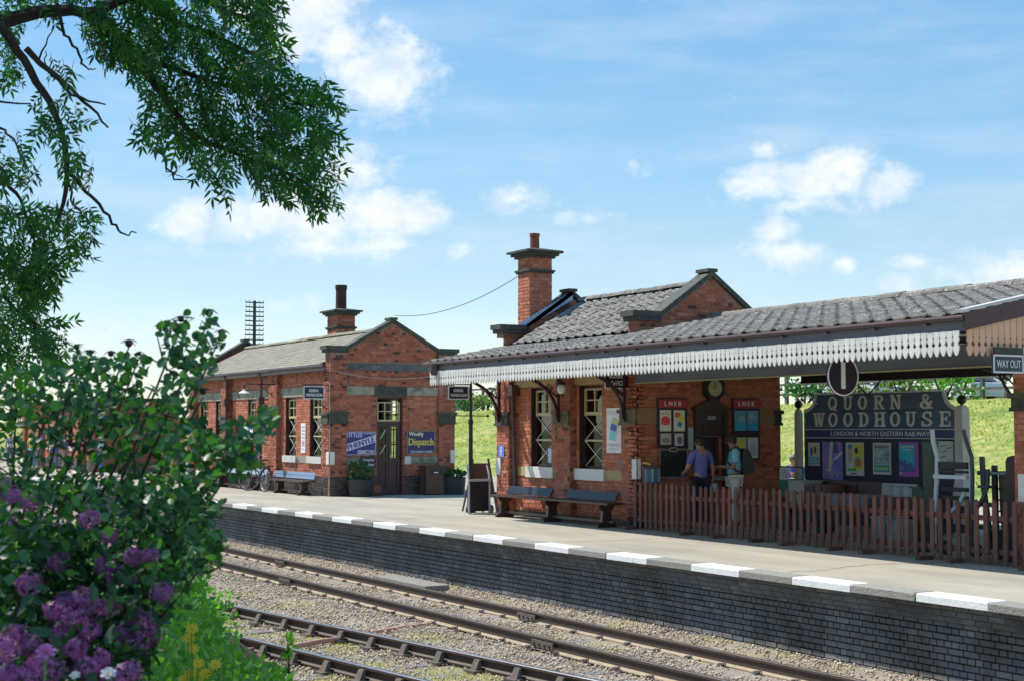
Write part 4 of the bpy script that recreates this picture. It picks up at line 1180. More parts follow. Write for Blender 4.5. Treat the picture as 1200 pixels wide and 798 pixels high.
s = MB(); s.tube([(CX0 - .1, CY0 - .065, CZ0 - .040), (-20.6, CY0 - .065, CZ0 - .036), (CX1 + .03, CY0 - .065, CZ0 - .032)], .034, 10)
x = CX0 + .3
while x < CX1: s.box(x-.03, x+.03, CY0 - .08, CY0 - .02, CZ0 - .095, CZ0 - .07); x += .92
s.lathe([(.06, -.22), (.09, -.14), (.09, 0)], (CX0 + .42, CY0 - .08, CZ0 - .06), 10)
s.build('gutter', GUTTER, CN)
s = MB(); s.box(CX0, CX1, CY0 - .02, CY0 + .02, 2.99, CZ0 - .035); s.build('fascia', FASCIA, CN)
s = MB(); s.box(CX0 + .15, CX1 - .05, CY0 - .018, CY0 + .02, 2.955, 2.988); s.build('valance_rail', DARKW, CN)
def vboard(h, w=.107):
    a = w / 2; pr = [(0, 0), (.020, .018), (.036, .052), (a-.005, .085), (a-.004, .110), (.022, .145), (a-.008, .188), (a-.005, .205), (a-.017, .222), (a-.005, .240), (a-.0025, h)]
    pr = pr + [(-x, z) for x, z in reversed(pr[1:])]
    return pr
vb = MB(); vb.prism(vboard(.305), lambda a, c, sd_: (a, .009 - .018 * sd_, c))
x = CX0 + .18
while x < CX1 - .04:
    o = simple('valance_board', vb, WHITE, CN, (x, CY0 - .032 + rng.uniform(-.002, .002), 2.692 + rng.uniform(-.005, .004))); x += .1075
# boarded gable end, still in undercoat
y = CY0 + .08
while y < CYB - .1:
    zt = CZ0 - .12 + sl_ * (min(y, 2*CYR - y) - CY0)
    q = MB(); q.prism(vboard(zt - 2.692), lambda a, c, sd_: (CX1 - .02 + .018 * sd_, y + a, 2.692 + c)); q.build('valance_board', PINK, CN, label='pinkish undercoated board of the canopy end'); y += .1075
s = MB()
for sg in (-1, 1):
    y0 = CYR + sg * (CYR - CY0 + .05)
    s.add([(CX1+.005, y0, CZ0-.19), (CX1+.045, y0, CZ0-.19), (CX1+.045, y0, CZ0+.02), (CX1+.005, y0, CZ0+.02), (CX1+.005, CYR, CZR-.17), (CX1+.045, CYR, CZR-.17), (CX1+.045, CYR, CZR+.04), (CX1+.005, CYR, CZR+.04)],
          [(0,1,2,3),(4,5,6,7),(0,1,5,4),(1,2,6,5),(2,3,7,6),(3,0,4,7)])
s.build('barge_board', MAROON, CN)
s = MB()
for sg in (-1,):
    y0 = CYR + sg * (CYR - CY0 + .05)
    s.bar((CX1+.0, y0, CZ0+.055), (CX1+.0, CYR, CZR+.075), .15, .03)
s.build('verge_strip', flat('verge_cement', (.55,.55,.56)), CN)
s = MB(); s.box(X1 + .03, -13.52, 15.44, 15.60, 2.64, 2.96); s.build('beam', BEAM, CN)
s = MB(); s.box(X1 + .03, -13.52, 15.425, 15.438, 2.635, 2.655); s.build('beam_lining', flat('lining_straw', (.42,.38,.20)), CN)
s = MB(); s.box(X1 + .03, -13.3, 19.35, 19.55, 2.70, 2.98)
x = X1 + .6
while x < CX1: s.box(x-.04, x+.04, CY0+.06, CYB-.05, 2.985, 3.075); x += 1.45
s.build('beam', DARKW, CN)
for x in (-20.9, -17.3): 
    s = MB(); s.bar((x-.38, 19.33, 2.72), (x-.03, 19.33, 2.45), .02, .02); s.bar((x+.38, 19.33, 2.72), (x+.03, 19.33, 2.45), .02, .02); s.build('hanger', BLACK, CN)
for (xc) in (-27.88, -25.45, -23.10):
    s = MB(); pts = []
    for k in range(9):
        t = k / 8 * math.pi / 2
        pts.append((xc, 15.38 - .95 * (1 - math.cos(t)), 2.0 + .86 * math.sin(t)))
    for p, q in zip(pts, pts[1:]): s.bar(p, q, .06, .055)
    s.bar((xc, 15.40, 1.95), (xc, 15.40, 2.95), .06, .05); s.bar((xc, 15.40, 2.93), (xc, 13.95, 2.93), .06, .06)
    s.bar((xc, 15.38, 2.45), (xc, 14.98, 2.72), .03, .03)
    s.tube([(xc, 15.2 + .07*math.cos(a), 2.62 + .07*math.sin(a)) for a in [i*math.pi/4 for i in range(9)]], .012, 5)
    s.build('bracket', MAROON, CN)
# brick pier carrying the right end
PR = thing('brick_pier', 'brick pier with stone cap at the right edge, carrying the canopy beam', 'pier', (-13.72, 15.75, 0))
s = MB(); s.box(-14.0, -13.45, 15.50, 16.05, 0, 2.63); pm = s.build('shaft', MORTAR, PR)
brick_panel(pm, Fr('x', 15.5, -1), -14.0, -13.45, 0, 2.63, BR_OR, indiv=60); brick_panel(pm, Fr('y', -13.45, 1), 15.5, 16.05, 0, 2.63, BR_OR, indiv=40); brick_panel(pm, Fr('y', -14.0, -1), 15.5, 16.05, 0, 2.63, BR_OR)
s = MB(); stone_cap(s, Fr('x', 15.5, -1), -14.0, -13.45, 2.04, 2.28, .04); s.build('stone_cap', STONE_K, PR)
MB().box(-13.93, -13.75, 15.476, 15.488, .86, 1.22).build('white_patch', WHITE, PR)
s = MB(); s.tube([(-14.03, 15.5, 2.25), (-14.12, 15.5, 2.35), (-14.25, 15.5, 2.55), (-14.5, 15.5, 2.62)], .02, 6); s.tube([(-14.1 + .07*math.cos(a), 15.5, 2.52 + .07*math.sin(a)) for a in [i*math.pi/4 for i in range(9)]], .012, 5)
s.build('scroll_bracket', BLACK, PR)
# ------------------------------------------------------------------ signs and furniture
def on_y(px, py, Y):
    r = ahead(px, py, 1) - CAM; return CAM + r * (Y / r[1])
def on_z(px, py, z=0.0):
    r = ahead(px, py, 1) - CAM; return CAM + r * ((z - CAM[2]) / r[2])
def shapes_at(*a, **k): return shapes(*a, **k)

# slab-serif capitals for the station name board
def ring(cx, cy, a, b, ta, tb, q0=0, q1=360, n=16):
    P = []
    for k in range(n):
        t0, t1 = R_(q0 + (q1-q0)*k/n), R_(q0 + (q1-q0)*(k+1)/n)
        P.append([(cx+a*math.cos(t0), cy+b*math.sin(t0)), (cx+a*math.cos(t1), cy+b*math.sin(t1)), (cx+(a-ta)*math.cos(t1), cy+(b-tb)*math.sin(t1)), (cx+(a-ta)*math.cos(t0), cy+(b-tb)*math.sin(t0))])
    return P
def bx(x0, x1, y0, y1): return [(x0, y0), (x1, y0), (x1, y1), (x0, y1)]
def dg(x0, y0, x1, y1, w): return [(x0 - w/2, y0), (x0 + w/2, y0), (x1 + w/2, y1), (x1 - w/2, y1)]
T, Sf, t_ = .24, .12, .13
GL = {
 'O': ring(.5, .5, .5, .5, T, .12), 'Q': ring(.5, .5, .5, .5, T, .12) + [dg(.55, .28, .85, -.08, .18)],
 'U': [bx(.10, .10+T, .3, 1), bx(.68, .84, .3, 1), bx(0, .44, 1-Sf, 1), bx(.56, 1, 1-Sf, 1)] + ring(.47, .34, .37, .34, .2, .13, 180, 360, 10),
 'R': [bx(.10, .10+T, 0, 1), bx(0, .46, 0, Sf), bx(0, .5, 1-Sf, 1), bx(.3, .5, .46, .46+Sf), dg(.52, .5, .86, 0, .22), bx(.68, 1, 0, Sf)] + ring(.5, .73, .4, .27, .22, .12, -90, 90, 8),
 'N': [bx(.10, .26, 0, 1), bx(.74, .90, 0, 1), dg(.20, 1, .80, 0, .22), bx(0, .36, 0, Sf), bx(0, .26, 1-Sf, 1), bx(.62, 1, 1-Sf, 1)],
 'W': [dg(.16, 1, .32, 0, .2), dg(.50, .95, .34, 0, .12), dg(.50, .95, .68, 0, .2), dg(.86, 1, .70, 0, .12), bx(0, .34, 1-Sf, 1), bx(.68, 1, 1-Sf, 1), bx(.38, .6, 1-Sf, 1)],
 'D': [bx(.12, .12+T, 0, 1), bx(0, .5, 0, Sf), bx(0, .5, 1-Sf, 1)] + ring(.45, .5, .52, .5, .24, .12, -90, 90, 10),
 'H': [bx(.10, .10+T, 0, 1), bx(.66, .90, 0, 1), bx(0, .44, 0, Sf), bx(0, .44, 1-Sf, 1), bx(.56, 1, 0, Sf), bx(.56, 1, 1-Sf, 1), bx(.3, .7, .44, .57)],
 'E': [bx(.12, .12+T, 0, 1), bx(0, .92, 0, Sf), bx(0, .92, 1-Sf, 1), bx(.80, .95, .0, .34), bx(.80, .95, .66, 1), bx(.3, .62, .44, .57), bx(.56, .68, .33, .68)],
 'S': ring(.5, .73, .42, .27, .22, .12, 30, 270, 10) + ring(.5, .27, .46, .27, .24, .12, -150, 90, 10) + [bx(.76, .92, .62, 1), bx(.04, .2, 0, .36)],
 '&': ring(.42, .76, .26, .24, .15, .11) + ring(.40, .26, .40, .28, .22, .12) + [dg(.34, .60, .80, .02, .2), bx(.62, 1, 0, .11), dg(.92, .5, .74, .18, .13), bx(.78, 1, .44, .54)],
}
def glyph(parent, ch, fr, u0, u1, z0, z1, d, m_):
    mb = MB()
    for i, poly in enumerate(GL[ch]):
        dd = d + .008 + .0005 * i
        p3 = lambda a, b, s_: fr.pt(u0 + a*(u1-u0), d if s_ else dd, z0 + b*(z1-z0))
        mb.prism(poly, p3)
    return mb.build('letter', m_, parent)

SB = thing('station_name_board', 'large blue QUORN & WOODHOUSE name board between two pale posts', 'station sign', (-20.8, 19.5, 0))
FS = Fr('x', 19.46, -1)
xl, xr = -22.84, -18.79
# horizontal planks: each cut to the shouldered outline
def halfw(z):
    if z <= 2.16: return 0
    if z >= 2.46: return .35
    t = (2.46 - z) / .30
    return .35 * math.sqrt(max(0, 1 - t * t))
def plank(z0, z1, matr, th=.03):
    zz = [z0 + (z1-z0)*k/6 for k in range(7)]
    poly = [(xl + halfw(z), z) for z in reversed(zz)] + [(xr - halfw(z), z) for z in zz]
    return MB().prism(poly, lambda a, b, s_: FS.pt(a, 0 if s_ else -th, b)).build('plank', matr, SB)
zz = [1.81, 1.975, 2.14, 2.30, 2.47]
for a, b in zip(zz, zz[1:]): plank(a + .004, b - .002, SIGNB)
plank(1.645, 1.805, SIGNN)
for k in range(8): plank(.005 + k*.205, .005 + (k+1)*.205 - .004, SIGND)  # lowest boards added to hide the sunlit ground behind
s = MB(); s.fbox(FS, xl, xr, -.05, -.031, .02, 2.15); s.fbox(FS, xl+.36, xr-.36, -.05, -.031, 2.151, 2.46); s.build('backing', DARKW, SB)
s = MB(); s.fbox(FS, xl, xr, .002, .012, 1.797, 1.812); s.build('moulding', LETTER, SB)
s = MB(); s.fbox(FS, xl, xr, .002, .012, 1.635, 1.650); s.build('moulding', LETTER, SB)
s = MB()
zs_ = [2.15 + .32 * k / 12 for k in range(13)]
for sg in (0, 1):
    pts = [((xl + halfw(z)) if sg == 0 else (xr - halfw(z)), z) for z in zs_]
    for p, q in zip(pts, pts[1:]): s.bar(FS.pt(p[0], -.01, p[1]), FS.pt(q[0], -.01, q[1]), .07, .022, up=(0, 1, 0))
s.fbox(FS, xl + .35, xr - .35, -.045, .025, 2.468, 2.49)
s.build('edge_moulding', LETTER, SB)
for (ch, a, b) in (('Q', 971, 981.5), ('U', 988.5, 1000), ('O', 1006, 1016.5), ('R', 1024.5, 1037), ('N', 1043.5, 1056.5), ('&', 1079, 1094)):
    z1, z0 = on_y(1030, 462.6, 19.46)[2], on_y(1030, 479.4, 19.46)[2]
    glyph(SB, ch, FS, on_y(a, 480, 19.46)[0], on_y(b, 480, 19.46)[0], z0, z1, .004, LETTER)
for (ch, a, b) in (('W', 953, 967), ('O', 971, 982), ('O', 988.5, 999.6), ('D', 1006.5, 1018.5), ('H', 1024.5, 1038), ('O', 1043.3, 1055), ('U', 1061.5, 1074), ('S', 1080, 1093.5), ('E', 1101, 1115)):
    z1, z0 = on_y(1030, 482.3, 19.46)[2], on_y(1030, 499.6, 19.46)[2]
    glyph(SB, ch, FS, on_y(a, 480, 19.46)[0], on_y(b, 480, 19.46)[0], z0, z1, .004, LETTER)
lettering(SB, 'LONDON & NORTH EASTERN RAILWAY', FS, (on_y(974, 508, 19.46)[0] + on_y(1090, 508, 19.46)[0]) / 2, 1.725, on_y(1090, 508, 19.46)[0] - on_y(974, 508, 19.46)[0], .085, .006, LETTER, bold=.004)
for (xc, w_, zt) in ((-22.93, .062, 2.20), (-18.66, .095, 2.22)):
    s = MB(); zb = 1.2
    def sq(z, a): return [(xc-a, 19.40-a, z), (xc+a, 19.40-a, z), (xc+a, 19.40+a, z), (xc-a, 19.40+a, z)]
    lv = [sq(0, w_*1.3), sq(.70, w_*1.3), sq(.75, w_*1.25), sq(.95, w_), sq(zt-.08, w_*.92), sq(zt, w_*.55)]
    vs = [p for l in lv for p in l]
    s.add(vs, [(4*i+k, 4*i+(k+1)%4, 4*i+4+(k+1)%4, 4*i+4+k) for i in range(5) for k in range(4)] + [(20,21,22,23)])
    po = s.build('post', GREYP, SB)
    MB().lathe([(.03, -.02), (.03, .02), (.055, .03), (.075, .06), (.082, .095), (.075, .13), (.05, .16), (.015, .175)], (xc, 19.40, zt), 14).build('ball_finial', BLACK, po)

# posters pinned on the name board
PM = {}
def C_(r, g, b):
    r, g, b = min(.86, r*1.45), min(.86, g*1.5), min(.86, b*1.6)
    k = (round(r,3), round(g,3), round(b,3))
    if k not in PM: PM[k] = flat('print_%d' % len(PM), k)
    return PM[k]
def poster(label, fr, u0, u1, z0, z1, base, items, d=.004, texts=(), name='poster', cat='poster', group=None, tilt=0):
    root = thing(name, label, cat, fr.pt((u0+u1)/2, d, z0), group)
    sh = MB(); sh.prism([(u0, z0), (u1, z0 - tilt), (u1, z1 - tilt), (u0, z1)], lambda a, b, s_: fr.pt(a, d if s_ else d + .004, b)); sheet = sh.build('sheet', base, root)
    U = lambda a: u0 + a*(u1-u0); Z = lambda b: z0 + b*(z1-z0)
    if items: shapes(root, fr, d + .005, [([(U(a), Z(b)) for a, b in poly], m_) for poly, m_ in items])
    for (tx, uc, zc, w_, h_, m_) in texts: lettering(root, tx, fr, U(uc), Z(zc), w_*(u1-u0), h_*(z1-z0), d + .016, m_)
    return root
FP = Fr('x', 19.455, -1)
rr = random.Random(3)
def blobs(n, cols, a0=.1, a1=.9, b0=.2, b1=.9, s=.12):
    return [(ell(rr.uniform(a0, a1), rr.uniform(b0, b1), rr.uniform(.3, 1)*s, rr.uniform(.3, 1)*s*.8, 7), rr.choice(cols)) for _ in range(n)]
W_ = C_(.72,.74,.72)
poster('smallest poster on the name board, white with a light blue foot', FP, -22.71, -22.38, 1.10, 1.55, W_,
       [(rect(.04,.96,.05,.38), C_(.10,.42,.62)), (ell(.62,.68,.12,.16), C_(.45,.08,.10)), (ell(.3,.6,.12,.2), C_(.12,.14,.2)), (rect(.1,.9,.13,.18), W_), (rect(.2,.8,.25,.29), W_)])
poster('violet and blue poster with pale rail lines, hanging lowest on the name board', FP, -22.30, -21.73, .86, 1.57, C_(.20,.22,.58),
       [([(.4,1),(.55,1),(.45,.45),(.35,.2),(.25,.2)], C_(.55,.62,.85)), ([(.95,.75),(1,.68),(.5,.42),(.4,.18),(.34,.2),(.45,.48)], C_(.62,.68,.88)), ([(.72,1),(.95,1),(.75,.62),(.58,.60)], C_(.55,.20,.55)), ([(.0,.5),(.25,.3),(.35,.45),(.0,.7)], C_(.36,.2,.6)), (rect(.55,.8,.7,.95), C_(.10,.12,.35))] + blobs(8, [C_(.30,.18,.58), C_(.14,.20,.6)], b0=.05, b1=.5, s=.09),
       texts=[('SECRETS', .4, .25, .55, .06, W_), ('SMALL ROOM', .62, .17, .6, .06, W_), ('EARTH', .6, .09, .4, .06, W_)], tilt=.03)
poster('white, yellow and green illustrated poster, third from the left on the name board', FP, -21.64, -21.15, .94, 1.56, C_(.66,.68,.58),
       [(rect(.42,.95,.2,.95), C_(.68,.66,.08)), ([(.5,.2),(.9,.2),(.8,.5),(.65,.6),(.5,.45)], C_(.10,.30,.30)), (ell(.6,.75,.09,.1), C_(.04,.05,.05)), (rect(.1,.6,.14,.22), C_(.05,.42,.16)), (ell(.75,.24,.2,.08), C_(.7,.7,.05)), (ell(.25,.6,.13,.25), C_(.45,.40,.36)), (ell(.25,.87,.14,.07), C_(.1,.3,.4)), (ell(.72,.38,.12,.12), C_(.55,.15,.08)), (rect(.3,.6,.04,.08), C_(.1,.1,.1))])
poster('white bordered grey-green poster with a teal foot, fourth on the name board', FP, -20.91, -20.44, .98, 1.56, C_(.68,.74,.74),
       [(rect(.07,.93,.32,.95), C_(.30,.40,.40)), (rect(.07,.93,.07,.30), C_(.04,.34,.36)), (rect(.14,.86,.14,.22), C_(.42,.46,.14))] + blobs(18, [C_(.18,.27,.28), C_(.46,.54,.52), C_(.12,.2,.22)], b0=.36, b1=.75, s=.10) + [(rect(.15,.85,.84,.89), C_(.14,.2,.22))])
poster('bright blue poster with a purple edge, rightmost picture on the name board', FP, -20.24, -19.75, .96, 1.58, C_(.36,.10,.42),
       [(rect(.02,.80,.14,.93), C_(.05,.42,.72)), (rect(.1,.75,.84,.88), C_(.5,.66,.8)), (rect(.2,.62,.76,.79), C_(.5,.66,.8)), ([(.02,.14),(.8,.14),(.8,.3),(.6,.42),(.45,.36),(.3,.5),(.2,.42),(.02,.52)], C_(.10,.13,.36))] + blobs(14, [C_(.20,.2,.5), C_(.05,.06,.2), C_(.1,.3,.55)], a0=.08, a1=.75, b0=.16, b1=.45, s=.05) + [(rect(.1,.2,.08,.12), W_)])
poster('pale green handwritten notice at the right end of the name board', FP, -19.42, -18.92, 1.14, 1.60, C_(.50,.66,.60),
       [([(a, b), (a+.26, b+.06), (a+.26, b+.09), (a, b+.03)], C_(.05,.14,.12)) for a, b in ((.1,.75),(.12,.55),(.1,.32),(.42,.78),(.45,.56),(.40,.36),(.7,.7),(.66,.2))])
# corrugated skirt below the board
s = MB(); n = 44; us = [-21.50 + 1.80*k/n for k in range(n+1)]
vs = []
for u in us: 
    w_ = .022 * math.sin((u + 21.5) / 1.80 * math.pi * 2 * 7)
    vs += [(u, 19.36 + w_, .42), (u, 19.36 + w_, .81)]
s.add(vs, [(2*i, 2*i+2, 2*i+3, 2*i+1) for i in range(n)]); s.fbox(FS, -21.5, -19.7, .06, .14, .79, .83)
tag(s.build('corrugated_panel', flat('pale_blue_sheet', (.74,.82,.84), .5), smooth=True), 'pale corrugated sheet standing below the posters of the name board', 'panel')

# ---- hanging and wall signs
def text_sign(label, fr, u0, u1, z0, z1, lines, base, ink, border, d=0, th=.03, both=True, cat='sign', bold=.004, bracket=None):
    r = board('sign', label, cat, fr, u0, u1, z0, z1, d, th, base, border, bw=.022)
    for (tx, zc, wf, hf) in lines:
        lettering(r, tx, fr, (u0+u1)/2, z0 + zc*(z1-z0), wf*(u1-u0), hf*(z1-z0), d + th + .008, ink, bold=bold)
    return r
NK = flat('ink_white', (.70,.70,.70))
g1 = text_sign('navy GENERAL WAITING ROOM sign hanging from the corner of the brick building', Fr('y', -37.92, 1), 14.93, 15.52, 2.62, 2.97, [('GENERAL', .66, .50, .22), ('WAITING ROOM', .32, .80, .22)], NAVY, NK, NK)
MB().bar((-37.90, 14.9, 3.01), (-37.90, 15.66, 3.01), .03, .03).build('bracket', BLACK, g1)
s = MB(); s.tube([(-37.90, 15.62 - .0, 2.35), (-37.90, 15.5, 2.42), (-37.90, 15.38, 2.50), (-37.90, 15.3, 2.6)], .016, 5); s.tube([(-37.90, 15.52 + .05*math.cos(a), 2.52 + .05*math.sin(a)) for a in [i*math.pi/4 for i in range(9)]], .01, 5); s.build('scroll', BLACK, g1)
# lamp post with second sign
lp = thing('lamp_post', 'slim dark lamp post between the two buildings, with a crossbar', 'lamp post', (-29.0, 15.32, 0))
s = MB(); s.lathe([(.11, 0), (.11, .10), (.08, .14), (.07, .45), (.05, .50), (.045, 1.9), (.055, 1.94), (.055, 2.0), (.035, 2.04), (.03, 2.95)], (-29.0, 15.32, 0), 12); s.build('post', BLACK, lp)
s = MB(); s.tube([(-29.0, 14.9, 2.10), (-29.0, 15.74, 2.10)], .012, 6); s.lathe([(.03, -.03), (.035, 0), (.02, .03)], (-29.0, 14.9, 2.10), 8); s.lathe([(.03, -.03), (.035, 0), (.02, .03)], (-29.0, 15.74, 2.10), 8); s.build('ladder_bar', BLACK, lp)
s = MB(); s.lathe([(.07, 0), (.15, .26), (.17, .28), (.10, .38), (.03, .44)], (-29.0, 15.32, 2.95), 6); s.build('lantern', flat('lantern_glass', (.5,.55,.58), .2), lp)
g2 = text_sign('navy GENERAL WAITING ROOM sign on the lamp post between the buildings', Fr('y', -29.02, 1), 14.76, 15.26, 2.45, 2.75, [('GENERAL', .66, .50, .22), ('WAITING ROOM', .32, .80, .22)], NAVY, NK, NK)
MB().bar((-29.0, 14.76, 2.78), (-29.0, 15.30, 2.78), .025, .03).build('bracket', BLACK, g2)
g3 = text_sign('black BOOKING OFFICE sign with cream lettering hanging under the canopy', Fr('y', -23.14, 1), 14.98, 15.53, 2.55, 2.90, [('BOOKING', .68, .62, .26), ('OFFICE', .30, .52, .26)], flat('sign_black', (.018,.014,.02), .35), LETTER, LETTER)
s = MB(); s.bar((-23.12, 15.0, 2.92), (-23.12, 15.5, 2.92), .03, .03); s.tube([(-23.12, 15.48, 2.40), (-23.12, 15.36, 2.44), (-23.12, 15.25, 2.52)], .016, 5); s.build('bracket', BLACK, g3)
g4 = text_sign('small dark WAY OUT sign with white frame below the gable end of the canopy', Fr('y', -13.05, 1), 14.08, 14.60, 2.49, 2.715, [('WAY OUT', .5, .80, .42)], NAVY, NK, NK, bold=.002)
MB().bar((-13.03, 14.1, 2.76), (-13.03, 14.6, 2.76), .02, .09).build('bracket', BLACK, g4)
# platform number
nb = thing('platform_number', 'round maroon platform number 1 sign with cream rim hanging below the valance', 'sign', (-15.7, 14.06, 2.26))
s = MB()
def disc(r, x0, x1, n=36): s.prism([(14.06 + r*math.cos(2*math.pi*k/n), 2.535 + r*math.sin(2*math.pi*k/n)) for k in range(n)], lambda a, b, s_: (x1 if s_ else x0, a, b))
disc(.270, -15.72, -15.683); s.build('disc', flat('sign_maroon', (.025,.008,.028), .6), nb)
s = MB()
for poly in ring(14.06, 2.535, .276, .276, .016, .016, n=40): s.prism(poly, lambda a, b, s_: (-15.672 if s_ else -15.682, a, b))
s.build('rim', LETTER, nb)
s = MB(); s.box(-15.682, -15.670, 14.025, 14.095, 2.36, 2.72); s.build('numeral', LETTER, nb)
MB().bar((-15.7, 14.06, 2.81), (-15.7, 14.06, 3.0), .03, .03).build('hanger', BLACK, nb)

# enamel advertisements on the waiting room end wall
FE = Fr('y', -37.835, 1)
ph = board('enamel_sign', 'violet-blue and white LITTLES PHENYLE disinfectant sign left of the waiting room door', 'advertisement', FE, 16.13, 17.03, 1.11, 1.74, 0, .012, BLUE_E, LILAC, bw=.012)
shapes(ph, FE, .020, [([(16.14, 1.20), (16.14, 1.40), (17.02, 1.66), (17.02, 1.46)], LILAC)], 'band')
lettering(ph, 'PHENYLE', FE, 16.58, 1.43, .84, .145, .026, BLUE_E, rot=.287, bold=.008)
lettering(ph, 'LITTLES', FE, 16.39, 1.655, .46, .12, .022, LILAC, bold=.004)
lettering(ph, 'SOLUBLE', FE, 16.82, 1.695, .34, .045, .022, LILAC, bold=.002)
lettering(ph, 'DISINFECTANT', FE, 16.74, 1.19, .52, .105, .022, LILAC, bold=.004)
wd = board('enamel_sign', 'dark violet Weekly Dispatch newspaper sign right of the waiting room door', 'advertisement', FE, 17.98, 18.84, 1.12, 1.77, 0, .012, flat('enamel_dark_violet', (.028,.018,.13), .3), C_(.35,.30,.12), bw=.012)
lettering(wd, 'Weekly', FE, 18.26, 1.665, .46, .15, .020, C_(.62,.60,.32), bold=.005)
lettering(wd, 'Dispatch', FE, 18.41, 1.43, .78, .26, .020, YELLOW, bold=.010)
lettering(wd, 'THE SUNDAY PAPER', FE, 18.42, 1.185, .70, .055, .020, LILAC, bold=.003)
bn = board('notice_board', 'small dark notice board with two white lines below the Phenyle sign', 'notice', FE, 16.58, 17.03, .75, 1.06, 0, .02, NAVY)
lettering(bn, 'Display', FE, 16.81, .965, .34, .085, .026, NK, bold=.004); lettering(bn, 'for show', FE, 16.81, .845, .34, .085, .026, NK, bold=.004)
# front wall notices
FW = Fr('x', 15.785, -1)
poster('tall narrow white paper notice on the brick between the waiting room windows', FW, -40.22, -39.88, 1.14, 1.98, C_(.66,.62,.64), [(rect(.15,.85,b,b+.05), C_(.42,.36,.40)) for b in (.1,.22,.34,.5,.62,.74,.86)] + [(rect(.25,.7,.3,.42), C_(.6,.2,.22))])
poster('bright red advertising sign behind the shrub leaves on the waiting room wall', Fr('x', 15.77, -1), -45.3, -43.95, .68, 1.42, C_(.62,.06,.04), [(rect(.2,.8,.60,.72), C_(.75,.5,.45)), (rect(.25,.75,.36,.46), C_(.75,.5,.45))], name='enamel_sign', cat='advertisement')
poster('white paper poster above the red advertising sign', Fr('x', 15.77, -1), -45.2, -44.2, 1.50, 2.0, C_(.72,.74,.76), [(rect(.15,.85,.3,.4), C_(.4,.45,.6)), (rect(.15,.7,.6,.7), C_(.4,.45,.6))])
FB = Fr('x', 15.645, -1)
poster('tall white CIGARETTES poster with a slanting blue packet beside the right pier', FB, -24.06, -23.56, 1.36, 2.21, C_(.70,.73,.78),
       [([(.20,.30),(.62,.26),(.88,.72),(.46,.80)], C_(.30,.34,.30)), ([(.18,.32),(.58,.29),(.66,.45),(.24,.50)], C_(.18,.48,.68)), ([(.26,.52),(.66,.47),(.74,.60),(.34,.66)], C_(.06,.08,.32)), ([(.38,.68),(.78,.62),(.85,.72),(.46,.78)], C_(.42,.44,.18)), ([(.60,.30),(.66,.29),(.92,.72),(.86,.73)], C_(.52,.50,.42))],
       texts=[('CAPSTAN', .5, .89, .80, .07, C_(.42,.44,.52)), ('CIGARETTES', .5, .175, .84, .055, C_(.22,.22,.30)), ('10 FOR 6d', .5, .09, .62, .04, C_(.22,.22,.30))])
poster('small blue and white square notice on the left pier of the booking office', Fr('x', 15.485, -1), -28.03, -27.80, 1.22, 1.47, C_(.10,.16,.50), [(ell(.45,.35,.2,.2), W_), (ell(.5,.78,.09,.1), W_), (rect(.42,.6,.3,.66), W_), (ell(.45,.35,.12,.12), C_(.10,.16,.50))], name='notice', cat='notice')
# LNER poster cases on the end wall below the gable
FE1 = Fr('y', X1 + .012, 1) if False else Fr('y', -22.80, 1)
def lner(label, u0, u1, z0, z1, cells_):
    r = thing('poster_case', label, 'notice board', (-22.8, (u0+u1)/2, z0))
    MB().fbox(FE1, u0, u1, 0, .03, z0, z1).build('panel', flat('case_plum', (.05,.025,.05)), r)
    MB().fbox(FE1, u0+.02, u1-.02, .032, .045, z1-.19, z1-.03).build('header', RED, r)
    lettering(r, 'L N E R', FE1, (u0+u1)/2, z1-.11, .38, .085, .050, LETTER, bold=.003)
    for i, (a, b, c, d, col, its) in enumerate(cells_):
        MB().fbox(FE1, a, b, .032, .038, c, d).build('poster_sheet', col, r)
        U = lambda t: a + t*(b-a); Z = lambda t: c + t*(d-c)
        shapes(r, FE1, .039, [([(U(p), Z(q)) for p, q in poly], m_) for poly, m_ in its])
    return r
CR = C_(.60,.58,.42)
lner('LNER poster case with red and yellow posters, left of the ticket window', 15.92, 16.60, 1.46, 2.39,
     [(15.97, 16.22, 1.77, 2.16, CR, [(ell(.5,.5,.42,.22), C_(.60,.06,.06)), (rect(.1,.9,.32,.40), C_(.6,.08,.08)), (rect(.1,.9,.80,.88), C_(.5,.4,.3))]),
      (16.28, 16.53, 1.77, 2.16, CR, [(ell(.35,.78,.28,.13), C_(.60,.12,.06)), (ell(.7,.6,.24,.2), C_(.62,.55,.08)), ([(.3,.3),(.6,.15),(.8,.35),(.5,.5)], C_(.06,.20,.45))]),
      (15.98, 16.22, 1.52, 1.73, C_(.40,.38,.26), [(ell(.5,.4,.4,.25), C_(.22,.22,.2))]),
      (16.30, 16.50, 1.50, 1.73, C_(.48,.44,.44), [(ell(.55,.45,.3,.32), C_(.16,.12,.16))])])
lner('LNER poster case with sea-blue posters, behind the man with the backpack', 17.65, 18.30, 1.22, 2.40,
     [(17.70, 17.97, 1.78, 2.16, C_(.10,.28,.40), [([(0,.0),(1,0),(1,.35),(0,.45)], C_(.03,.34,.52)), (ell(.6,.6,.3,.15), C_(.25,.33,.35))]),
      (18.00, 18.26, 1.78, 2.16, C_(.12,.30,.40), [([(0,.0),(1,0),(1,.45),(0,.3)], C_(.02,.30,.48)), (ell(.4,.7,.3,.12), C_(.3,.36,.36))]),
      (17.71, 17.97, 1.28, 1.65, C_(.50,.46,.22), [(ell(.5,.6,.35,.2), C_(.62,.50,.05))]),
      (18.00, 18.25, 1.26, 1.65, C_(.46,.50,.50), [(ell(.5,.4,.3,.3), C_(.34,.4,.4))])])
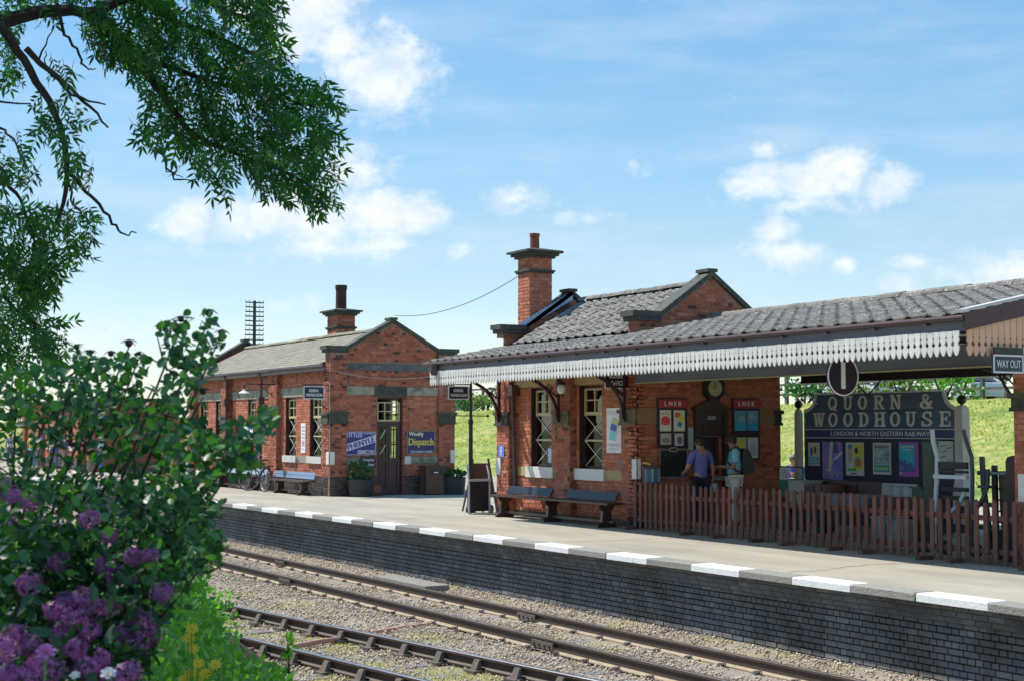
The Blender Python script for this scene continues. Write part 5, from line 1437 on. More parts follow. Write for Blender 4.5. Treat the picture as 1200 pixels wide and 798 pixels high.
cb2 = board('chalk_board', 'black board with pale outline and small crest behind the man in violet', 'notice board', FE1, 15.97, 16.60, .92, 1.43, .005, .02, flat('chalk_dark', (.02,.028,.03)), C_(.34,.32,.34), bw=.008)
shapes(cb2, FE1, .034, [(ell(16.28, 1.43, .12, .045), C_(.34,.32,.34)), (ell(16.28, 1.43, .09, .028), C_(.06,.05,.06))], 'crest')
poster('pale paper sheet on the wall behind the head of the man in violet', FE1, 16.63, 16.75, 1.42, 1.84, C_(.38,.46,.44), [(rect(.15,.85,.7,.76), C_(.25,.3,.3))], name='notice', cat='notice')
lf = thing('leaflet_rack', 'low rack of leaflets on the wall just inside the fence', 'rack', (-22.75, 15.8, .82))
MB().fbox(FE1, 15.58, 15.96, .01, .06, .80, 1.14).build('back', flat('rack_grey', (.15,.13,.15)), lf)
for k, c_ in enumerate((C_(.30,.28,.32), C_(.10,.20,.32), C_(.32,.38,.44), C_(.06,.14,.26), C_(.25,.2,.24))): MB().fbox(FE1, 15.60 + k*.07, 15.66 + k*.07, .062, .075, .84, 1.08).build('leaflet', c_, lf)
MB().tube([(-22.72, 15.56, 1.20), (-22.55, 15.60, 1.17)], .012, 5).build('hook', YELLOW, lf)
ck = thing('wall_clock', 'round wall clock with a yellowed dial above the ticket window', 'clock', (-22.78, 17.2, 2.3))
s = MB()
oc = [(17.19 + .25*math.cos(math.pi*(k+.5)/4), 2.58 + .25*math.sin(math.pi*(k+.5)/4)) for k in range(8)]
s.prism(oc, lambda a, b, s_: FE1.pt(a, .01 if s_ else .10, b)); s.fbox(FE1, 17.09, 17.29, .01, .07, 2.25, 2.36); s.build('case', DARKW, ck)
s = MB(); s.prism(ell(17.19, 2.58, .155, .155, 24), lambda a, b, s_: FE1.pt(a, .101 if s_ else .112, b)); s.build('dial', flat('dial_straw', (.50,.50,.26)), ck)
s = MB(); s.bar(FE1.pt(17.19, .118, 2.58), FE1.pt(17.19, .118, 2.70), .010, .004, up=(1,0,0)); s.bar(FE1.pt(17.19, .122, 2.58), FE1.pt(17.12, .122, 2.60), .012, .004, up=(1,0,0)); s.build('hands', BLACK, ck)
lnt = thing('lantern', 'small white globe lantern on the bracket of the middle pier', 'lamp', (-25.12, 15.3, 2.5))
MB().lathe([(.05, 0), (.085, .05), (.09, .12), (.06, .18)], (-25.12, 15.28, 2.50), 10).build('globe', flat('globe_white', (.78,.78,.76), .2), lnt)
MB().lathe([(.10, 0), (.03, .07), (.02, .2)], (-25.12, 15.28, 2.68), 10).build('cap', BLACK, lnt)
wlp = thing('wall_lamp', 'white enamel wall lamp on a long arm on the waiting room front', 'lamp', (-42.0, 15.6, 3.1))
MB().tube([(-42.0, 15.66, 3.12), (-42.0, 14.75, 3.14), (-42.0, 14.70, 3.10), (-42.0, 14.70, 3.0)], .018, 6).build('arm', BLACK, wlp)
MB().lathe([(.04, .12), (.05, .08), (.17, 0), (.16, 0), (.03, .07)], (-42.0, 14.70, 2.86), 14).build('shade', flat('shade_white', (.75,.75,.72)), wlp)
MB().tube([(-42.0, 15.62, 2.75), (-42.0, 15.3, 3.0), (-42.0, 15.15, 3.12)], .012, 5).build('stay', BLACK, wlp)

# ---- fence
fn = thing('picket_fence', 'brown picket fence along the platform in front of the waiting area', 'fence', (-18, 15.4, 0))
pk = MB(); pk.prism([(-.038, 0), (.038, 0), (.038, .79), (.020, .825), (0, .835), (-.020, .825), (-.038, .79)], lambda a, b, s_: (a, .010 if s_ else -.010, b))
x = -22.72
while x < -11.4:
    o = simple('picket', pk, FENCE, fn, (x + rng.uniform(-.006, .006), 15.385, .02 + rng.uniform(-.018, .016))); o.rotation_euler.y = rng.gauss(0, .013); x += .163
for z in (.18, .62):
    xa = -22.78
    for xb in (-20.95, -19.1, -17.25, -15.4, -13.55, -11.4):
        MB().box(xa, xb - .01, 15.40, 15.435, z - .035, z + .035).build('rail', FENCE, fn); xa = xb
for x in (-22.7, -20.98, -20.1, -19.1, -18.35, -17.25, -16.55, -15.4, -14.85, -13.6, -12.9):
    MB().box(x-.045, x+.045, 15.12, 15.38, .0, .055).build('foot_block', FENCE, fn)

# ---- benches
def bench(label, x0, x1, yb, legs, back, seatm, backm, zs=.46, depth=.40, rail_=True, bh=((.04, 0), (.135, .03))):
    r = thing('bench', label, 'bench', ((x0+x1)/2, yb - depth/2, 0))
    for k in range(3):
        MB().box(x0, x1, yb - depth + k*.135, yb - depth + k*.135 + .125, zs - .035, zs).build('seat_slat', seatm, r)
    for lx in legs:
        s = MB(); y0, y1 = yb - depth + .03, yb - .03
        s.prism([(y0-.03, 0), (y1+.03, 0), (y1+.03, .05), (y1-.06, .10), (y1-.08, .30), (y1, zs-.07), (y1, zs-.036), (y0, zs-.036), (y0, zs-.07), (y0+.08, .30), (y0+.06, .10), (y0-.03, .05)], lambda a, b, s_: (lx-.04 if s_ else lx+.04, a, b))
        s.build('leg', seatm, r)
    if rail_: MB().box(x0+.1, x1-.1, yb - depth/2 - .02, yb - depth/2 + .02, .08, .13).build('foot_rail', seatm, r)
    for (xa, xb) in back:
        for k, (z0, dy) in enumerate([(zs + a_, b_) for a_, b_ in bh]):
            s = MB(); s.add([(xa, yb-.06+dy, z0), (xb, yb-.06+dy, z0), (xb, yb-.03+dy, z0+.085), (xa, yb-.03+dy, z0+.085), (xa, yb-.035+dy, z0-.01), (xb, yb-.035+dy, z0-.01), (xb, yb-.005+dy, z0+.075), (xa, yb-.005+dy, z0+.075)],
                            [(0,1,2,3),(7,6,5,4),(0,4,5,1),(1,5,6,2),(2,6,7,3),(3,7,4,0)])
            s.build('back_slat', backm, r)
    return r
bench('long dark bench in front of the booking office windows', -27.45, -23.0, 15.36, (-27.2, -25.3, -23.35), ((-27.55, -25.76), (-25.16, -23.40)), BENCHW, BENCHB, bh=((.012, .09), (.085, .13)))
bench('short brown bench with a pale back board beside the bicycle', -40.95, -38.40, 15.52, (-40.6, -38.8), ((-41.6, -38.45),), BENCHW, flat('back_sky_sheen_blue', (.20,.27,.36), .3), zs=.40)  # back board colour carries the sky reflected in its gloss
bench('low bench with a long pale back board behind the shrub leaves', -46.2, -42.6, 15.52, (-45.8, -43.0), ((-46.2, -42.2),), BENCHW, flat('back_sky_sheen_grey', (.36,.43,.52), .3), zs=.42)  # bluish sky sheen painted into the back board here too

# ---- luggage trolley standing on end, A-board, stand
tr = thing('luggage_trolley', 'black upright sack trolley with pale side rails standing by the lamp post', 'sack trolley', (-28.4, 15.2, 0))
s = MB(); s.box(-28.42, -28.37, 14.98, 15.42, .06, .74); s.build('panel', flat('canvas_black', (.012,.012,.015)), tr)
PG = flat('rail_pale', (.45,.47,.50), .4)
for y in (14.95, 15.45):
    MB().tube([(-28.38, y, .04), (-28.38, y, .55), (-28.40, y, .85), (-28.5, y, 1.04)], .025, 6).build('side_rail', PG, tr)
for y in (15.02, 15.52):
    MB().lathe([(.02, -.03), (.09, -.03), (.09, .03), (.02, .03)], (0, 0, 0), 14)
    w_ = MB(); w_.prism([(-28.45 + .095*math.cos(2*math.pi*k/14), .095 + .095*math.sin(2*math.pi*k/14)) for k in range(14)], lambda a, b, s_: (a, y - .02 if s_ else y + .02, b)); w_.build('wheel', BLACK, tr)
MB().bar((-28.37, 14.93, .72), (-28.37, 15.47, .72), .05, .05).build('cross_bar', PG, tr)
MB().bar((-28.30, 14.98, .02), (-28.30, 15.44, .02), .16, .012).build('toe_plate', PG, tr)
ab = thing('notice_easel', 'brown wooden board on legs leaning behind the sack trolley', 'board', (-29.05, 15.65, 0))
s = MB(); s.add([(-29.0, 15.40, .36), (-29.0, 15.93, .36), (-29.16, 15.86, 1.06), (-29.16, 15.46, 1.06), (-29.05, 15.40, .35), (-29.05, 15.93, .35), (-29.21, 15.86, 1.05), (-29.21, 15.46, 1.05)], [(0,1,2,3),(7,6,5,4),(0,4,5,1),(1,5,6,2),(2,6,7,3),(3,7,4,0)]); s.build('panel', flat('easel_wood', (.12,.055,.035)), ab)
for (a, b) in ((15.38, 15.47), (15.95, 15.86)): MB().bar((-28.95, a, 0), (-29.2, b, 1.16), .035, .035).build('leg', BENCHW, ab); MB().bar((-29.5, a, 0), (-29.19, b, 1.0), .03, .03).build('leg', BENCHW, ab)
st = thing('small_stool', 'small dark stool between the trolley and the booking office pier', 'stool', (-28.75, 15.75, 0))
MB().box(-28.95, -28.6, 15.55, 15.95, .40, .44).build('seat', BLACK, st)
for a in (-28.92, -28.63):
    for b in (15.58, 15.92): MB().bar((a, b, 0), (a, b, .40), .03, .03).build('leg', BLACK, st)

# ---- planters, litter bin
def leaf_cluster(name, parent, c, r, n, size, m_, flat_=1.0, droop=0.0):
    d = nrng.normal(size=(n, 3)); d /= np.linalg.norm(d, axis=1)[:, None]
    rad = nrng.random(n) ** .4
    P = np.array(c) + d * rad[:, None] * np.array(r)
    dirs = d + nrng.normal(size=(n, 3)) * .5; dirs[:, 2] += .3 - droop
    V, F = scatter(LV, LF, P, dir_rot(dirs, spread=.8), size * (.6 + .8 * nrng.random((n, 1))))
    o = np_mesh(name, V, F, m_, parent); return o
LV = np.array([(0,0,0), (-.28,.35,.05), (.28,.35,.05), (0,.4,-.02), (-.20,.75,.02), (.20,.75,.02), (0,1,-.08)], float)
LF = np.array([(0,3,1), (0,2,3), (1,3,4), (3,2,5), (4,3,6), (3,5,6)])
def planter(label, x, y, r, h, n, ph_, m_=LEAF_G):
    t = thing('planter', label, 'planter', (x, y, 0))
    s = MB(); s.lathe([(r*.82, 0), (r*.93, h*.5), (r, h), (r*.9, h), (r*.88, h-.04)], (x, y, 0), 18); s.build('tub', flat('tub_dark', (.035,.035,.042), .6), t)
    s = MB(); s.lathe([(r*.95, 0), (r*.95, .03)], (x, y, h*.3), 18); s.build('hoop', BLACK, t)
    o = leaf_cluster('foliage', t, (x, y, h + ph_*.45), (r*.95, r*.95, ph_*.6), n, .11, m_); o['kind'] = 'stuff'
    return t
planter('dark half-barrel tub with a green plant left of the waiting room door', -37.35, 16.35, .34, .46, 240, .42, LEAF_B)
planter('dark tub with low plants right of the waiting room door', -37.35, 19.20, .34, .48, 200, .14, LEAF_B)
px_ = thing('planter', 'low dark wooden box between the tub and the waiting room door', 'box', (-37.5, 16.85, 0))
MB().box(-37.72, -37.35, 16.68, 17.06, 0, .40).build('box', flat('box_black', (.04,.03,.03)), px_)
MB().box(-37.348, -37.34, 16.76, 16.96, .10, .30).build('front_plate', flat('plate_rust', (.22,.08,.04)), px_)
lb = thing('litter_bin', 'brown boxy litter bin with a slot, right of the waiting room door', 'litter bin', (-37.5, 18.6, 0))
MB().box(-37.72, -37.30, 18.32, 18.90, .03, .76).build('body', flat('bin_brown', (.12,.065,.040)), lb)
MB().box(-37.76, -37.26, 18.29, 18.93, .76, .80).build('lid', flat('bin_lid', (.09,.05,.035)), lb)
MB().box(-37.299, -37.29, 18.42, 18.80, .58, .70).build('slot', BLACK, lb); MB().box(-37.289, -37.28, 18.55, 18.68, .60, .63).build('plate', LETTER, lb)

# ---- bicycle
bk = thing('bicycle', 'black bicycle with a front basket leaning against the pale bench back', 'bicycle', (0, 0, 0))
def wheel(cx, cy, cz, yaw, lean=0):
    c_, s_ = math.cos(yaw), math.sin(yaw)
    pt = lambda r, a: (cx + r*math.cos(a)*c_, cy + r*math.cos(a)*s_ + lean*(r*math.sin(a)), cz + r*math.sin(a))
    w = MB(); w.tube([pt(.33, 2*math.pi*k/28) for k in range(29)], .018, 6, cap=False); ty = w.build('wheel', BLACK, bk)
    w = MB(); w.tube([pt(.305, 2*math.pi*k/28) for k in range(29)], .008, 4, cap=False)
    for k in range(14): w.bar(pt(.02, 2*math.pi*k/14), pt(.30, 2*math.pi*k/14), .004, .004)
    w.build('rim', flat('rim_chrome', (.6,.6,.6), .25) if 'rim_chrome' not in bpy.data.materials else bpy.data.materials['rim_chrome'], ty)
ln = .10
wheel(.52, 0, .35, 0, ln); wheel(-.52, -.02, .35, R_(48), ln)
L_ = lambda x, z, y=0: (x, y + ln*(z-.35), z)
s = MB()
for (a, b) in (((.52, .35), (.18, .78)), ((.52, .35), (.10, .30)), ((.10, .30), (.20, .84)), ((.10, .30), (-.36, .72)), ((.19, .76), (-.34, .82)), ((-.36, .70), (-.33, .92)), ((-.40, .62), (-.52, .35))): s.tube([L_(*a), L_(*b)], .016, 6)
s.build('frame', BLACK, bk)
s = MB(); s.tube([(-.34, .07, .93), (-.34, .09, 1.02)], .015, 6); s.tube([(-.14, -.20, 1.0), (-.34, -.17, 1.05), (-.40, .07, 1.05), (-.34, .30, 1.05), (-.14, .34, 1.0)], .013, 6); s.build('handlebar', flat('bar_steel', (.45,.42,.40), .3), bk)
s = MB(); s.prism([(.08, -.02), (.12, -.09), (.33, -.11), (.36, 0), (.33, .11), (.12, .09)], lambda a, b, s_: (a, b + .06, .93 if s_ else .885)); s.build('saddle', BLACK, bk)
s = MB(); s.tube([L_(.20, .84), L_(.21, .90)], .013, 6); s.build('seat_post', PG, bk)
s = MB(); z0, z1 = .78, 1.0
s.add([(-.72,-.13,z0), (-.46,-.13,z0), (-.46,.17,z0), (-.72,.17,z0), (-.76,-.16,z1), (-.43,-.16,z1), (-.43,.20,z1), (-.76,.20,z1)], [(0,1,2,3),(0,1,5,4),(1,2,6,5),(2,3,7,6),(3,0,4,7)]); s.build('basket', flat('basket_wicker', (.34,.25,.16)), bk)
s = MB(); s.box(.36, .74, -.08, .16, .72, .75); s.tube([(.52, -.06, .35), (.56, -.06, .72)], .01, 5); s.build('rear_rack', BLACK, bk)
s = MB(); s.tube([L_(.52 + .38*math.cos(a), .35 + .38*math.sin(a)) for a in [R_(10 + 15*k) for k in range(11)]], .018, 5); s.build('mudguard', BLACK, bk)
bk.location = (-41.95, 15.12, 0); bk.rotation_euler = (0, 0, R_(6))

# ---- luggage and barrows inside the fence
def crate(name, label, cat, x0, x1, y0, y1, z0, z1, m_, lid=.03, strap=None, handle=False):
    t = thing(name, label, cat, ((x0+x1)/2, (y0+y1)/2, z0))
    s = MB(); e = .012
    s.box(x0, x1, y0, y1, z0, z1 - lid); s.build('body', m_, t)
    MB().box(x0-e, x1+e, y0-e, y1+e, z1 - lid + .001, z1).build('lid', m_, t)
    if strap:
        for k in (.22, .78):
            a = x0 + (x1-x0)*k; s = MB(); s.box(a-.02, a+.02, y0-e-.006, y1+e+.006, z0+.002, z1+.006); s.build('strap', strap, t)
    s = MB()
    for (a, b) in ((x0, y0), (x1, y0)): s.box(a-.008 if a == x0 else a-.05, a+.05 if a == x0 else a+.008, b-.010, b+.03, z0, z0+.05)
    s.build('corner_guard', BLACK, t)
    if handle: MB().tube([((x0+x1)/2-.06, y0-.01, (z0+z1)/2), ((x0+x1)/2-.05, y0-.04, (z0+z1)/2+.02), ((x0+x1)/2+.05, y0-.04, (z0+z1)/2+.02), ((x0+x1)/2+.06, y0-.01, (z0+z1)/2)], .009, 5).build('handle', BLACK, t)
    return t
# flat barrow carrying the luggage
bw = thing('platform_barrow', 'long dark wooden platform barrow loaded with luggage behind the fence', 'barrow', (-18.9, 17.1, 0))
for k in range(7): MB().box(-20.4 + k*.44, -20.4 + k*.44 + .425, 16.7, 17.6, .44, .50).build('deck_board', DARKW, bw)
for (a, b) in ((-20.1, 16.68), (-20.1, 17.62), (-17.7, 16.68), (-17.7, 17.62)):
    w = MB(); w.prism([(a + .22*math.cos(2*math.pi*k/18), .22 + .22*math.sin(2*math.pi*k/18)) for k in range(18)], lambda p, q, s_: (p, b-.03 if s_ else b+.03, q)); w.build('wheel', BLACK, bw)
MB().box(-20.3, -17.5, 16.78, 16.86, .34, .44).build('chassis_rail', DARKW, bw); MB().box(-20.3, -17.5, 17.44, 17.52, .34, .44).build('chassis_rail', DARKW, bw)
crate('suitcase', 'pale grey-green box with a dark knob, left on the luggage barrow', 'box', -20.20, -19.80, 16.85, 17.25, .502, .93, flat('case_pale', (.26,.27,.23)), handle=True)
crate('trunk', 'brown upright trunk in the middle of the luggage barrow', 'trunk', -19.63, -19.28, 16.85, 17.3, .502, .88, flat('trunk_brown', (.13,.060,.045)), strap=BLACK)
crate('trunk', 'long dark red-brown trunk at the back of the luggage barrow, lid level with the posters', 'trunk', -20.0, -18.75, 17.32, 17.62, .502, .93, flat('trunk_dark', (.075,.025,.028)), strap=BLACK)
crate('suitcase', 'blue-grey suitcase lying at the front of the luggage barrow', 'suitcase', -19.2, -18.25, 16.80, 17.28, .502, .74, flat('case_blue', (.12,.16,.22)), handle=True)
crate('trunk', 'wide low maroon trunk right of the blue-grey suitcase', 'trunk', -18.1, -17.35, 16.85, 17.4, .502, .72, flat('trunk_maroon', (.05,.018,.025)), strap=BLACK)
crate('crate', 'pale blue slatted crate on the ground behind the fence pickets', 'crate', -17.15, -16.85, 15.9, 16.3, .10, .50, flat('crate_blue', (.22,.36,.42)))
crate('crate', 'pale blue crate beside the green cabinet, right one of the pair on the ground', 'crate', -16.82, -16.50, 15.9, 16.3, .08, .46, flat('crate_blue_b', (.25,.37,.42)))
# green picnic stand with papers
gs = thing('green_barrow', 'green painted barrow with a raised rail near the corner of the booking office', 'barrow', (-20.7, 17.2, 0))
GN = flat('paint_green', (.015,.13,.085), .5)
MB().box(-21.0, -20.35, 17.3, 17.7, .60, .66).build('deck', GN, gs); MB().box(-21.0, -20.35, 17.3, 17.34, .66, .94).build('side_board', GN, gs)
for a in (-20.97, -20.38):
    for b in (17.33, 17.67): MB().bar((a, b, 0), (a, b, .60), .06, .06).build('leg', GN, gs)
MB().tube([(-20.97, 17.32, .94), (-20.97, 17.32, 1.14), (-20.38, 17.32, 1.14), (-20.38, 17.32, .94)], .018, 6).build('hand_rail', GN, gs)
poster('sheet of grey paper clipped to the rail of the green barrow', Fr('x', 17.29, -1), -20.95, -20.70, .92, 1.13, C_(.40,.40,.38), [(rect(.1 + .14*k, .18 + .14*k, .1, .9), C_(.25,.24,.24)) for k in range(6)], name='notice', cat='notice')
# green cabinet with a step
gc = thing('cabinet', 'dark green stepped cabinet beside the white ladder barrow', 'cabinet', (-16.2, 16.4, 0))
DG = flat('cabinet_green', (.030,.060,.042), .5)
MB().box(-16.60, -16.375, 16.2, 16.34, 0, .93).build('lower_box', DG, gc); MB().box(-16.37, -16.20, 16.2, 16.34, 0, 1.60).build('tall_box', DG, gc); MB().box(-16.62, -16.375, 16.17, 16.36, .931, .95).build('lower_lid', DG, gc); MB().box(-16.38, -16.19, 16.18, 16.36, 1.601, 1.62).build('upper_lid', DG, gc)
# white framed sack barrow, upright
wb = thing('sack_barrow', 'upright sack barrow with white frame and dark slats in front of the name board', 'sack barrow', (-15.6, 16.1, 0))
PW_ = flat('frame_white', (.62,.68,.72), .4); PGR = flat('frame_slate', (.06,.085,.10), .5)
y0 = 15.98
def arc(x, pts): return [(x + a, y0 + b, z) for a, b, z in pts]
MB().tube(arc(-15.93, [(0, -.02, 1.80), (0, .0, 1.62), (.05, .02, 1.40), (.06, .0, 1.15), (.06, -.05, .60), (.06, -.08, .04)]), .034, 6).build('side_rail', PW_, wb)
MB().tube(arc(-15.33, [(0, -.02, 1.80), (.02, .02, 1.62), (.09, .04, 1.42), (.12, .02, 1.15), (.16, -.05, .60), (.16, -.08, .04)]), .030, 6).build('side_rail', PGR, wb)
MB().box(-15.92, -15.28, y0 - .03, y0 + .02, 1.10, 1.155).build('cross_rail', PW_, wb)
for (a, b) in ((1.24, 1.34), (1.18, 1.22), (.92, .98), (.80, .86), (.62, .72), (.34, .46)): MB().box(-15.86, -15.30, y0 + .005, y0 + .04, a, b).build('slat', DARKW, wb)
MB().tube([(-15.30, y0-.05, .92), (-15.36, y0-.10, .75), (-15.50, y0-.14, .62), (-15.66, y0-.16, .55)], .030, 6).build('leg_hoop', PW_, wb)
for b in (-15.8, -15.25):
    w = MB(); w.prism([(b + .11*math.cos(2*math.pi*k/16), .11 + .11*math.sin(2*math.pi*k/16)) for k in range(16)], lambda p, q, s_: (p, y0+.10-.02 if s_ else y0+.10+.02, q)); w.build('wheel', BLACK, wb)
b2 = thing('sack_barrow', 'second sack barrow with dark slate-blue curved shafts, right of the white one', 'sack barrow', (-15.0, 16.2, 0))
MB().tube([(-15.02, 16.1, 1.25), (-15.02, 16.08, 1.0), (-15.08, 16.04, .82), (-15.22, 16.0, .62), (-15.30, 15.98, .40)], .032, 6).build('shaft', PGR, b2)
MB().tube([(-15.22, 16.2, 1.42), (-15.20, 16.2, 1.0), (-15.12, 16.2, .5), (-15.1, 16.2, .05)], .04, 6).build('shaft', PGR, b2)
MB().tube([(-15.04, 16.25, 1.30), (-15.03, 16.25, .04)], .045, 6).build('shaft', BLACK, b2)
for (a, b) in ((1.16, 1.22), (.98, 1.02), (.72, .78), (.40, .46)): MB().box(-15.26, -14.98, 16.14, 16.18, a, b).build('cross_rail', PGR, b2)
MB().box(-15.05, -14.62, 16.10, 16.14, 1.18, 1.21).build('arm_rail', flat('rail_blue', (.16,.26,.30)), b2)
bs_ = thing('basket', 'dark basket-weave hamper standing on end right of the barrows', 'hamper', (-14.8, 16.4, 0))
s = MB(); s.lathe([(.20, 0), (.22, .3), (.23, .75), (.24, .80)], (-14.78, 16.35, .42), 16, sx=1.0, sy=.8); s.build('body', flat('hamper_brown', (.075,.055,.035)), bs_)
for k in range(5): MB().lathe([(.236, 0), (.236, .02)], (-14.78, 16.35, .50 + k*.155), 16, sx=1.0, sy=.8).build('band', BLACK, bs_)
MB().box(-15.02, -14.54, 16.15, 16.55, 0, .41).build('stand', DARKW, bs_)
gp = thing('gate_post', 'dark round-topped wooden post beside the brick pier at the right edge', 'post', (-14.4, 16.0, 0))
s = MB(); s.prism([(-14.54, 0), (-14.30, 0), (-14.30, 1.38), (-14.34, 1.43), (-14.42, 1.45), (-14.50, 1.43), (-14.54, 1.38)], lambda a, b, s_: (a, 15.92 if s_ else 16.06, b)); s.build('shaft', flat('post_dark', (.045,.022,.018)), gp)
crate('box', 'low dark box between the hamper and the gate post', 'box', -14.6, -14.2, 16.3, 16.7, 0, 1.0, DARKW)
lh = thing('added_screen', 'added low dark screen hiding sunlit ground behind the barrows, right of the name board', 'screen', (-16.2, 20.0, 0))  # invented screen that covers the bright sunlit ground beyond
x = -18.35
while x < -13.9: MB().box(x, x + .15, 19.98, 20.02, 0, .78 + rng.uniform(-.01, .01)).build('board', DARKW, lh); x += .155
MB().box(-18.35, -13.8, 20.021, 20.07, .62, .70).build('rail', DARKW, lh)
# ---- wires and telegraph poles
tag(MB().tube([tuple(Vector((-28.40, 16.3, 5.22)).lerp(Vector((-37.75, 17.55, 4.95)), t) - Vector((0, 0, .30*4*t*(1-t)))) for t in [k/14 for k in range(15)]], .010, 5).build('overhead_wire', flat('wire_grey', (.20,.20,.21))), 'thin overhead wire sagging from the tall chimney to the far gable', 'wire')
def tele(label, x, y, zg, ztop, arms, w):
    t = thing('telegraph_pole', label, 'telegraph pole', (x, y, zg), None)
    MB().tube([(x, y, zg), (x, y, ztop)], [.17, .12], 8).build('pole', flat('pole_green', (.035,.04,.035)) if 'pole_green' not in bpy.data.materials else bpy.data.materials['pole_green'], t)
    for k in range(arms):
        z = ztop - .15 - k*.36
        a = MB(); a.bar((x, y - w, z), (x, y + w, z), .07, .09); a.build('crossarm', BARK, t)
        for q in (-w*.95, -w*.55, w*.55, w*.95):
            MB().lathe([(.02, 0), (.035, .05), (.05, .12), (.03, .17)], (x, y + q, z + .04), 6).build('insulator', LETTER, t)
    return t
tele('tall telegraph pole with ten crossarms rising behind the waiting room roof', -111.5, 39.8, 2.7, 11.8, 10, .75)
tele('small distant telegraph pole at the far left edge', on_y(14, 460, 60)[0], 60, 2.7, on_y(14, 432, 60)[2], 4, .7)
# ------------------------------------------------------------------ people
SKIN = mat('skin', (.48,.26,.17), (.42,.22,.14), rough=.5, scale=9)
SKIN_S = mat('skin_ruddy', (.52,.26,.19), (.46,.22,.15), rough=.5, scale=9)
def skin(name, pts, edges, matr, parent, sub=2):
    me = bpy.data.meshes.new(name)
    me.from_pydata([p[0] for p in pts], edges, [])
    me.materials.append(matr)
    o = bpy.data.objects.new(name, me); COL.objects.link(o); o.parent = parent
    m1 = o.modifiers.new('skin', 'SKIN'); m1.use_smooth_shade = True; m1.use_x_symmetry = False
    for i, p in enumerate(pts):
        r = p[1]; me.skin_vertices[0].data[i].radius = (r, r) if isinstance(r, (int, float)) else r
    me.skin_vertices[0].data[0].use_root = True
    if sub: m2 = o.modifiers.new('sub', 'SUBSURF'); m2.levels = sub; m2.render_levels = sub
    return o
def person(label, loc, heading, pose, skinm, shirt, trous, hairm, cap=None, shorts=False, hgt=1.75, detail=True, shoes=None, group=None, cat='person'):
    """heading: direction the body faces (radians, 0 = +X). pose: dict of joints in local metres (x forward, y to the left, z up)"""
    root = thing('person', label, cat, (0, 0, 0), group)
    J = dict(hip=(0,0,.95), waist=(0,0,1.07), chest=(0,0,1.27), neckb=(-.01,0,1.43), neck=(.01,0,1.50), head=(.03,0,1.60), top=(.02,0,1.69),
             shL=(0,.17,1.40), shR=(0,-.17,1.40), elL=(-.02,.24,1.13), elR=(-.02,-.24,1.13), wrL=(.06,.25,.90), wrR=(.06,-.25,.90),
             hpL=(0,.095,.90), hpR=(0,-.095,.90), knL=(.02,.10,.50), knR=(.02,-.10,.50), anL=(-.02,.11,.09), anR=(-.02,-.11,.09), toL=(.13,.12,.035), toR=(.13,-.12,.035))
    J.update(pose)
    V = lambda k: Vector(J[k])
    names = ['hip','waist','chest','neckb','neck','head','top','shL','elL','wrL','shR','elR','wrR','hpL','knL','anL','toL','hpR','knR','anR','toR']
    rad = dict(hip=(.13,.11),waist=(.125,.10),chest=(.145,.11),neckb=.075,neck=.055,head=(.085,.078),top=.055,shL=.062,shR=.062,elL=.042,elR=.042,wrL=.028,wrR=.028,
               hpL=.088,hpR=.088,knL=.058,knR=.058,anL=.040,anR=.040,toL=.032,toR=.032)
    pts = [(J[n], rad[n]) for n in names]
    ix = {n: i for i, n in enumerate(names)}
    ed = [('hip','waist'),('waist','chest'),('chest','neckb'),('neckb','neck'),('neck','head'),('head','top'),('neckb','shL'),('shL','elL'),('elL','wrL'),('neckb','shR'),('shR','elR'),('elR','wrR'),
          ('hip','hpL'),('hpL','knL'),('knL','anL'),('anL','toL'),('hip','hpR'),('hpR','knR'),('knR','anR'),('anR','toR')]
    ed = [(ix[a], ix[b]) for a, b in ed]
    # hands: palm, four curled fingers, thumb
    if detail:
        for s_, side in (('L', 1), ('R', -1)):
            w = V('wr'+s_); d = (w - V('el'+s_)).normalized(); sd_ = d.cross(Vector((0, 0, 1)) if abs(d.z) < .9 else Vector((1, 0, 0))).normalized(); up = sd_.cross(d)
            base = len(pts); palm = w + d*.05; pts.append((tuple(palm), (.030, .020))); ed.append((ix['wr'+s_], base))
            for k, (o_, ln_) in enumerate(((-.027, .060), (-.009, .070), (.009, .066), (.027, .052))):
                i0 = len(pts); a = palm + d*.040 + sd_*o_; b = a + d*ln_*.55 - up*.008; c = b + (d*.6 - up*.6).normalized()*ln_*.45
                pts.append((tuple(a), .0095)); pts.append((tuple(b), .009)); pts.append((tuple(c), .008)); ed += [(base, i0), (i0, i0+1), (i0+1, i0+2)]
            i0 = len(pts); a = palm - d*.01 + sd_*(-.034); b = a + (d*.8 - sd_*.5).normalized()*.045
            pts.append((tuple(a), .011)); pts.append((tuple(b), .009)); ed += [(base, i0), (i0, i0+1)]
    skin('body', pts, ed, skinm, root, 2 if detail else 1)
    # clothes
    def grow(ns, es, add, name, m_, extra=()):
        P = [(J[n] if isinstance(n, str) else n[0], tuple(x + add for x in ((rad[n], rad[n]) if isinstance(rad.get(n) if isinstance(n, str) else n[1], (int, float)) else rad[n])) if isinstance(n, str) else (n[1]+add, n[1]+add)) for n in ns]
        return skin(name, P, es, m_, root, 2 if detail else 1)
    midL = tuple(V('shL').lerp(V('elL'), .75)); midR = tuple(V('shR').lerp(V('elR'), .75))
    hem = tuple(V('hip') + Vector((0, 0, -.02)))
    grow(['chest', 'waist', (hem, .125), 'neckb', 'shL', (midL, .055), 'shR', (midR, .055)], [(0,1),(1,2),(0,3),(3,4),(4,5),(3,6),(6,7)], .014, 'shirt', shirt)
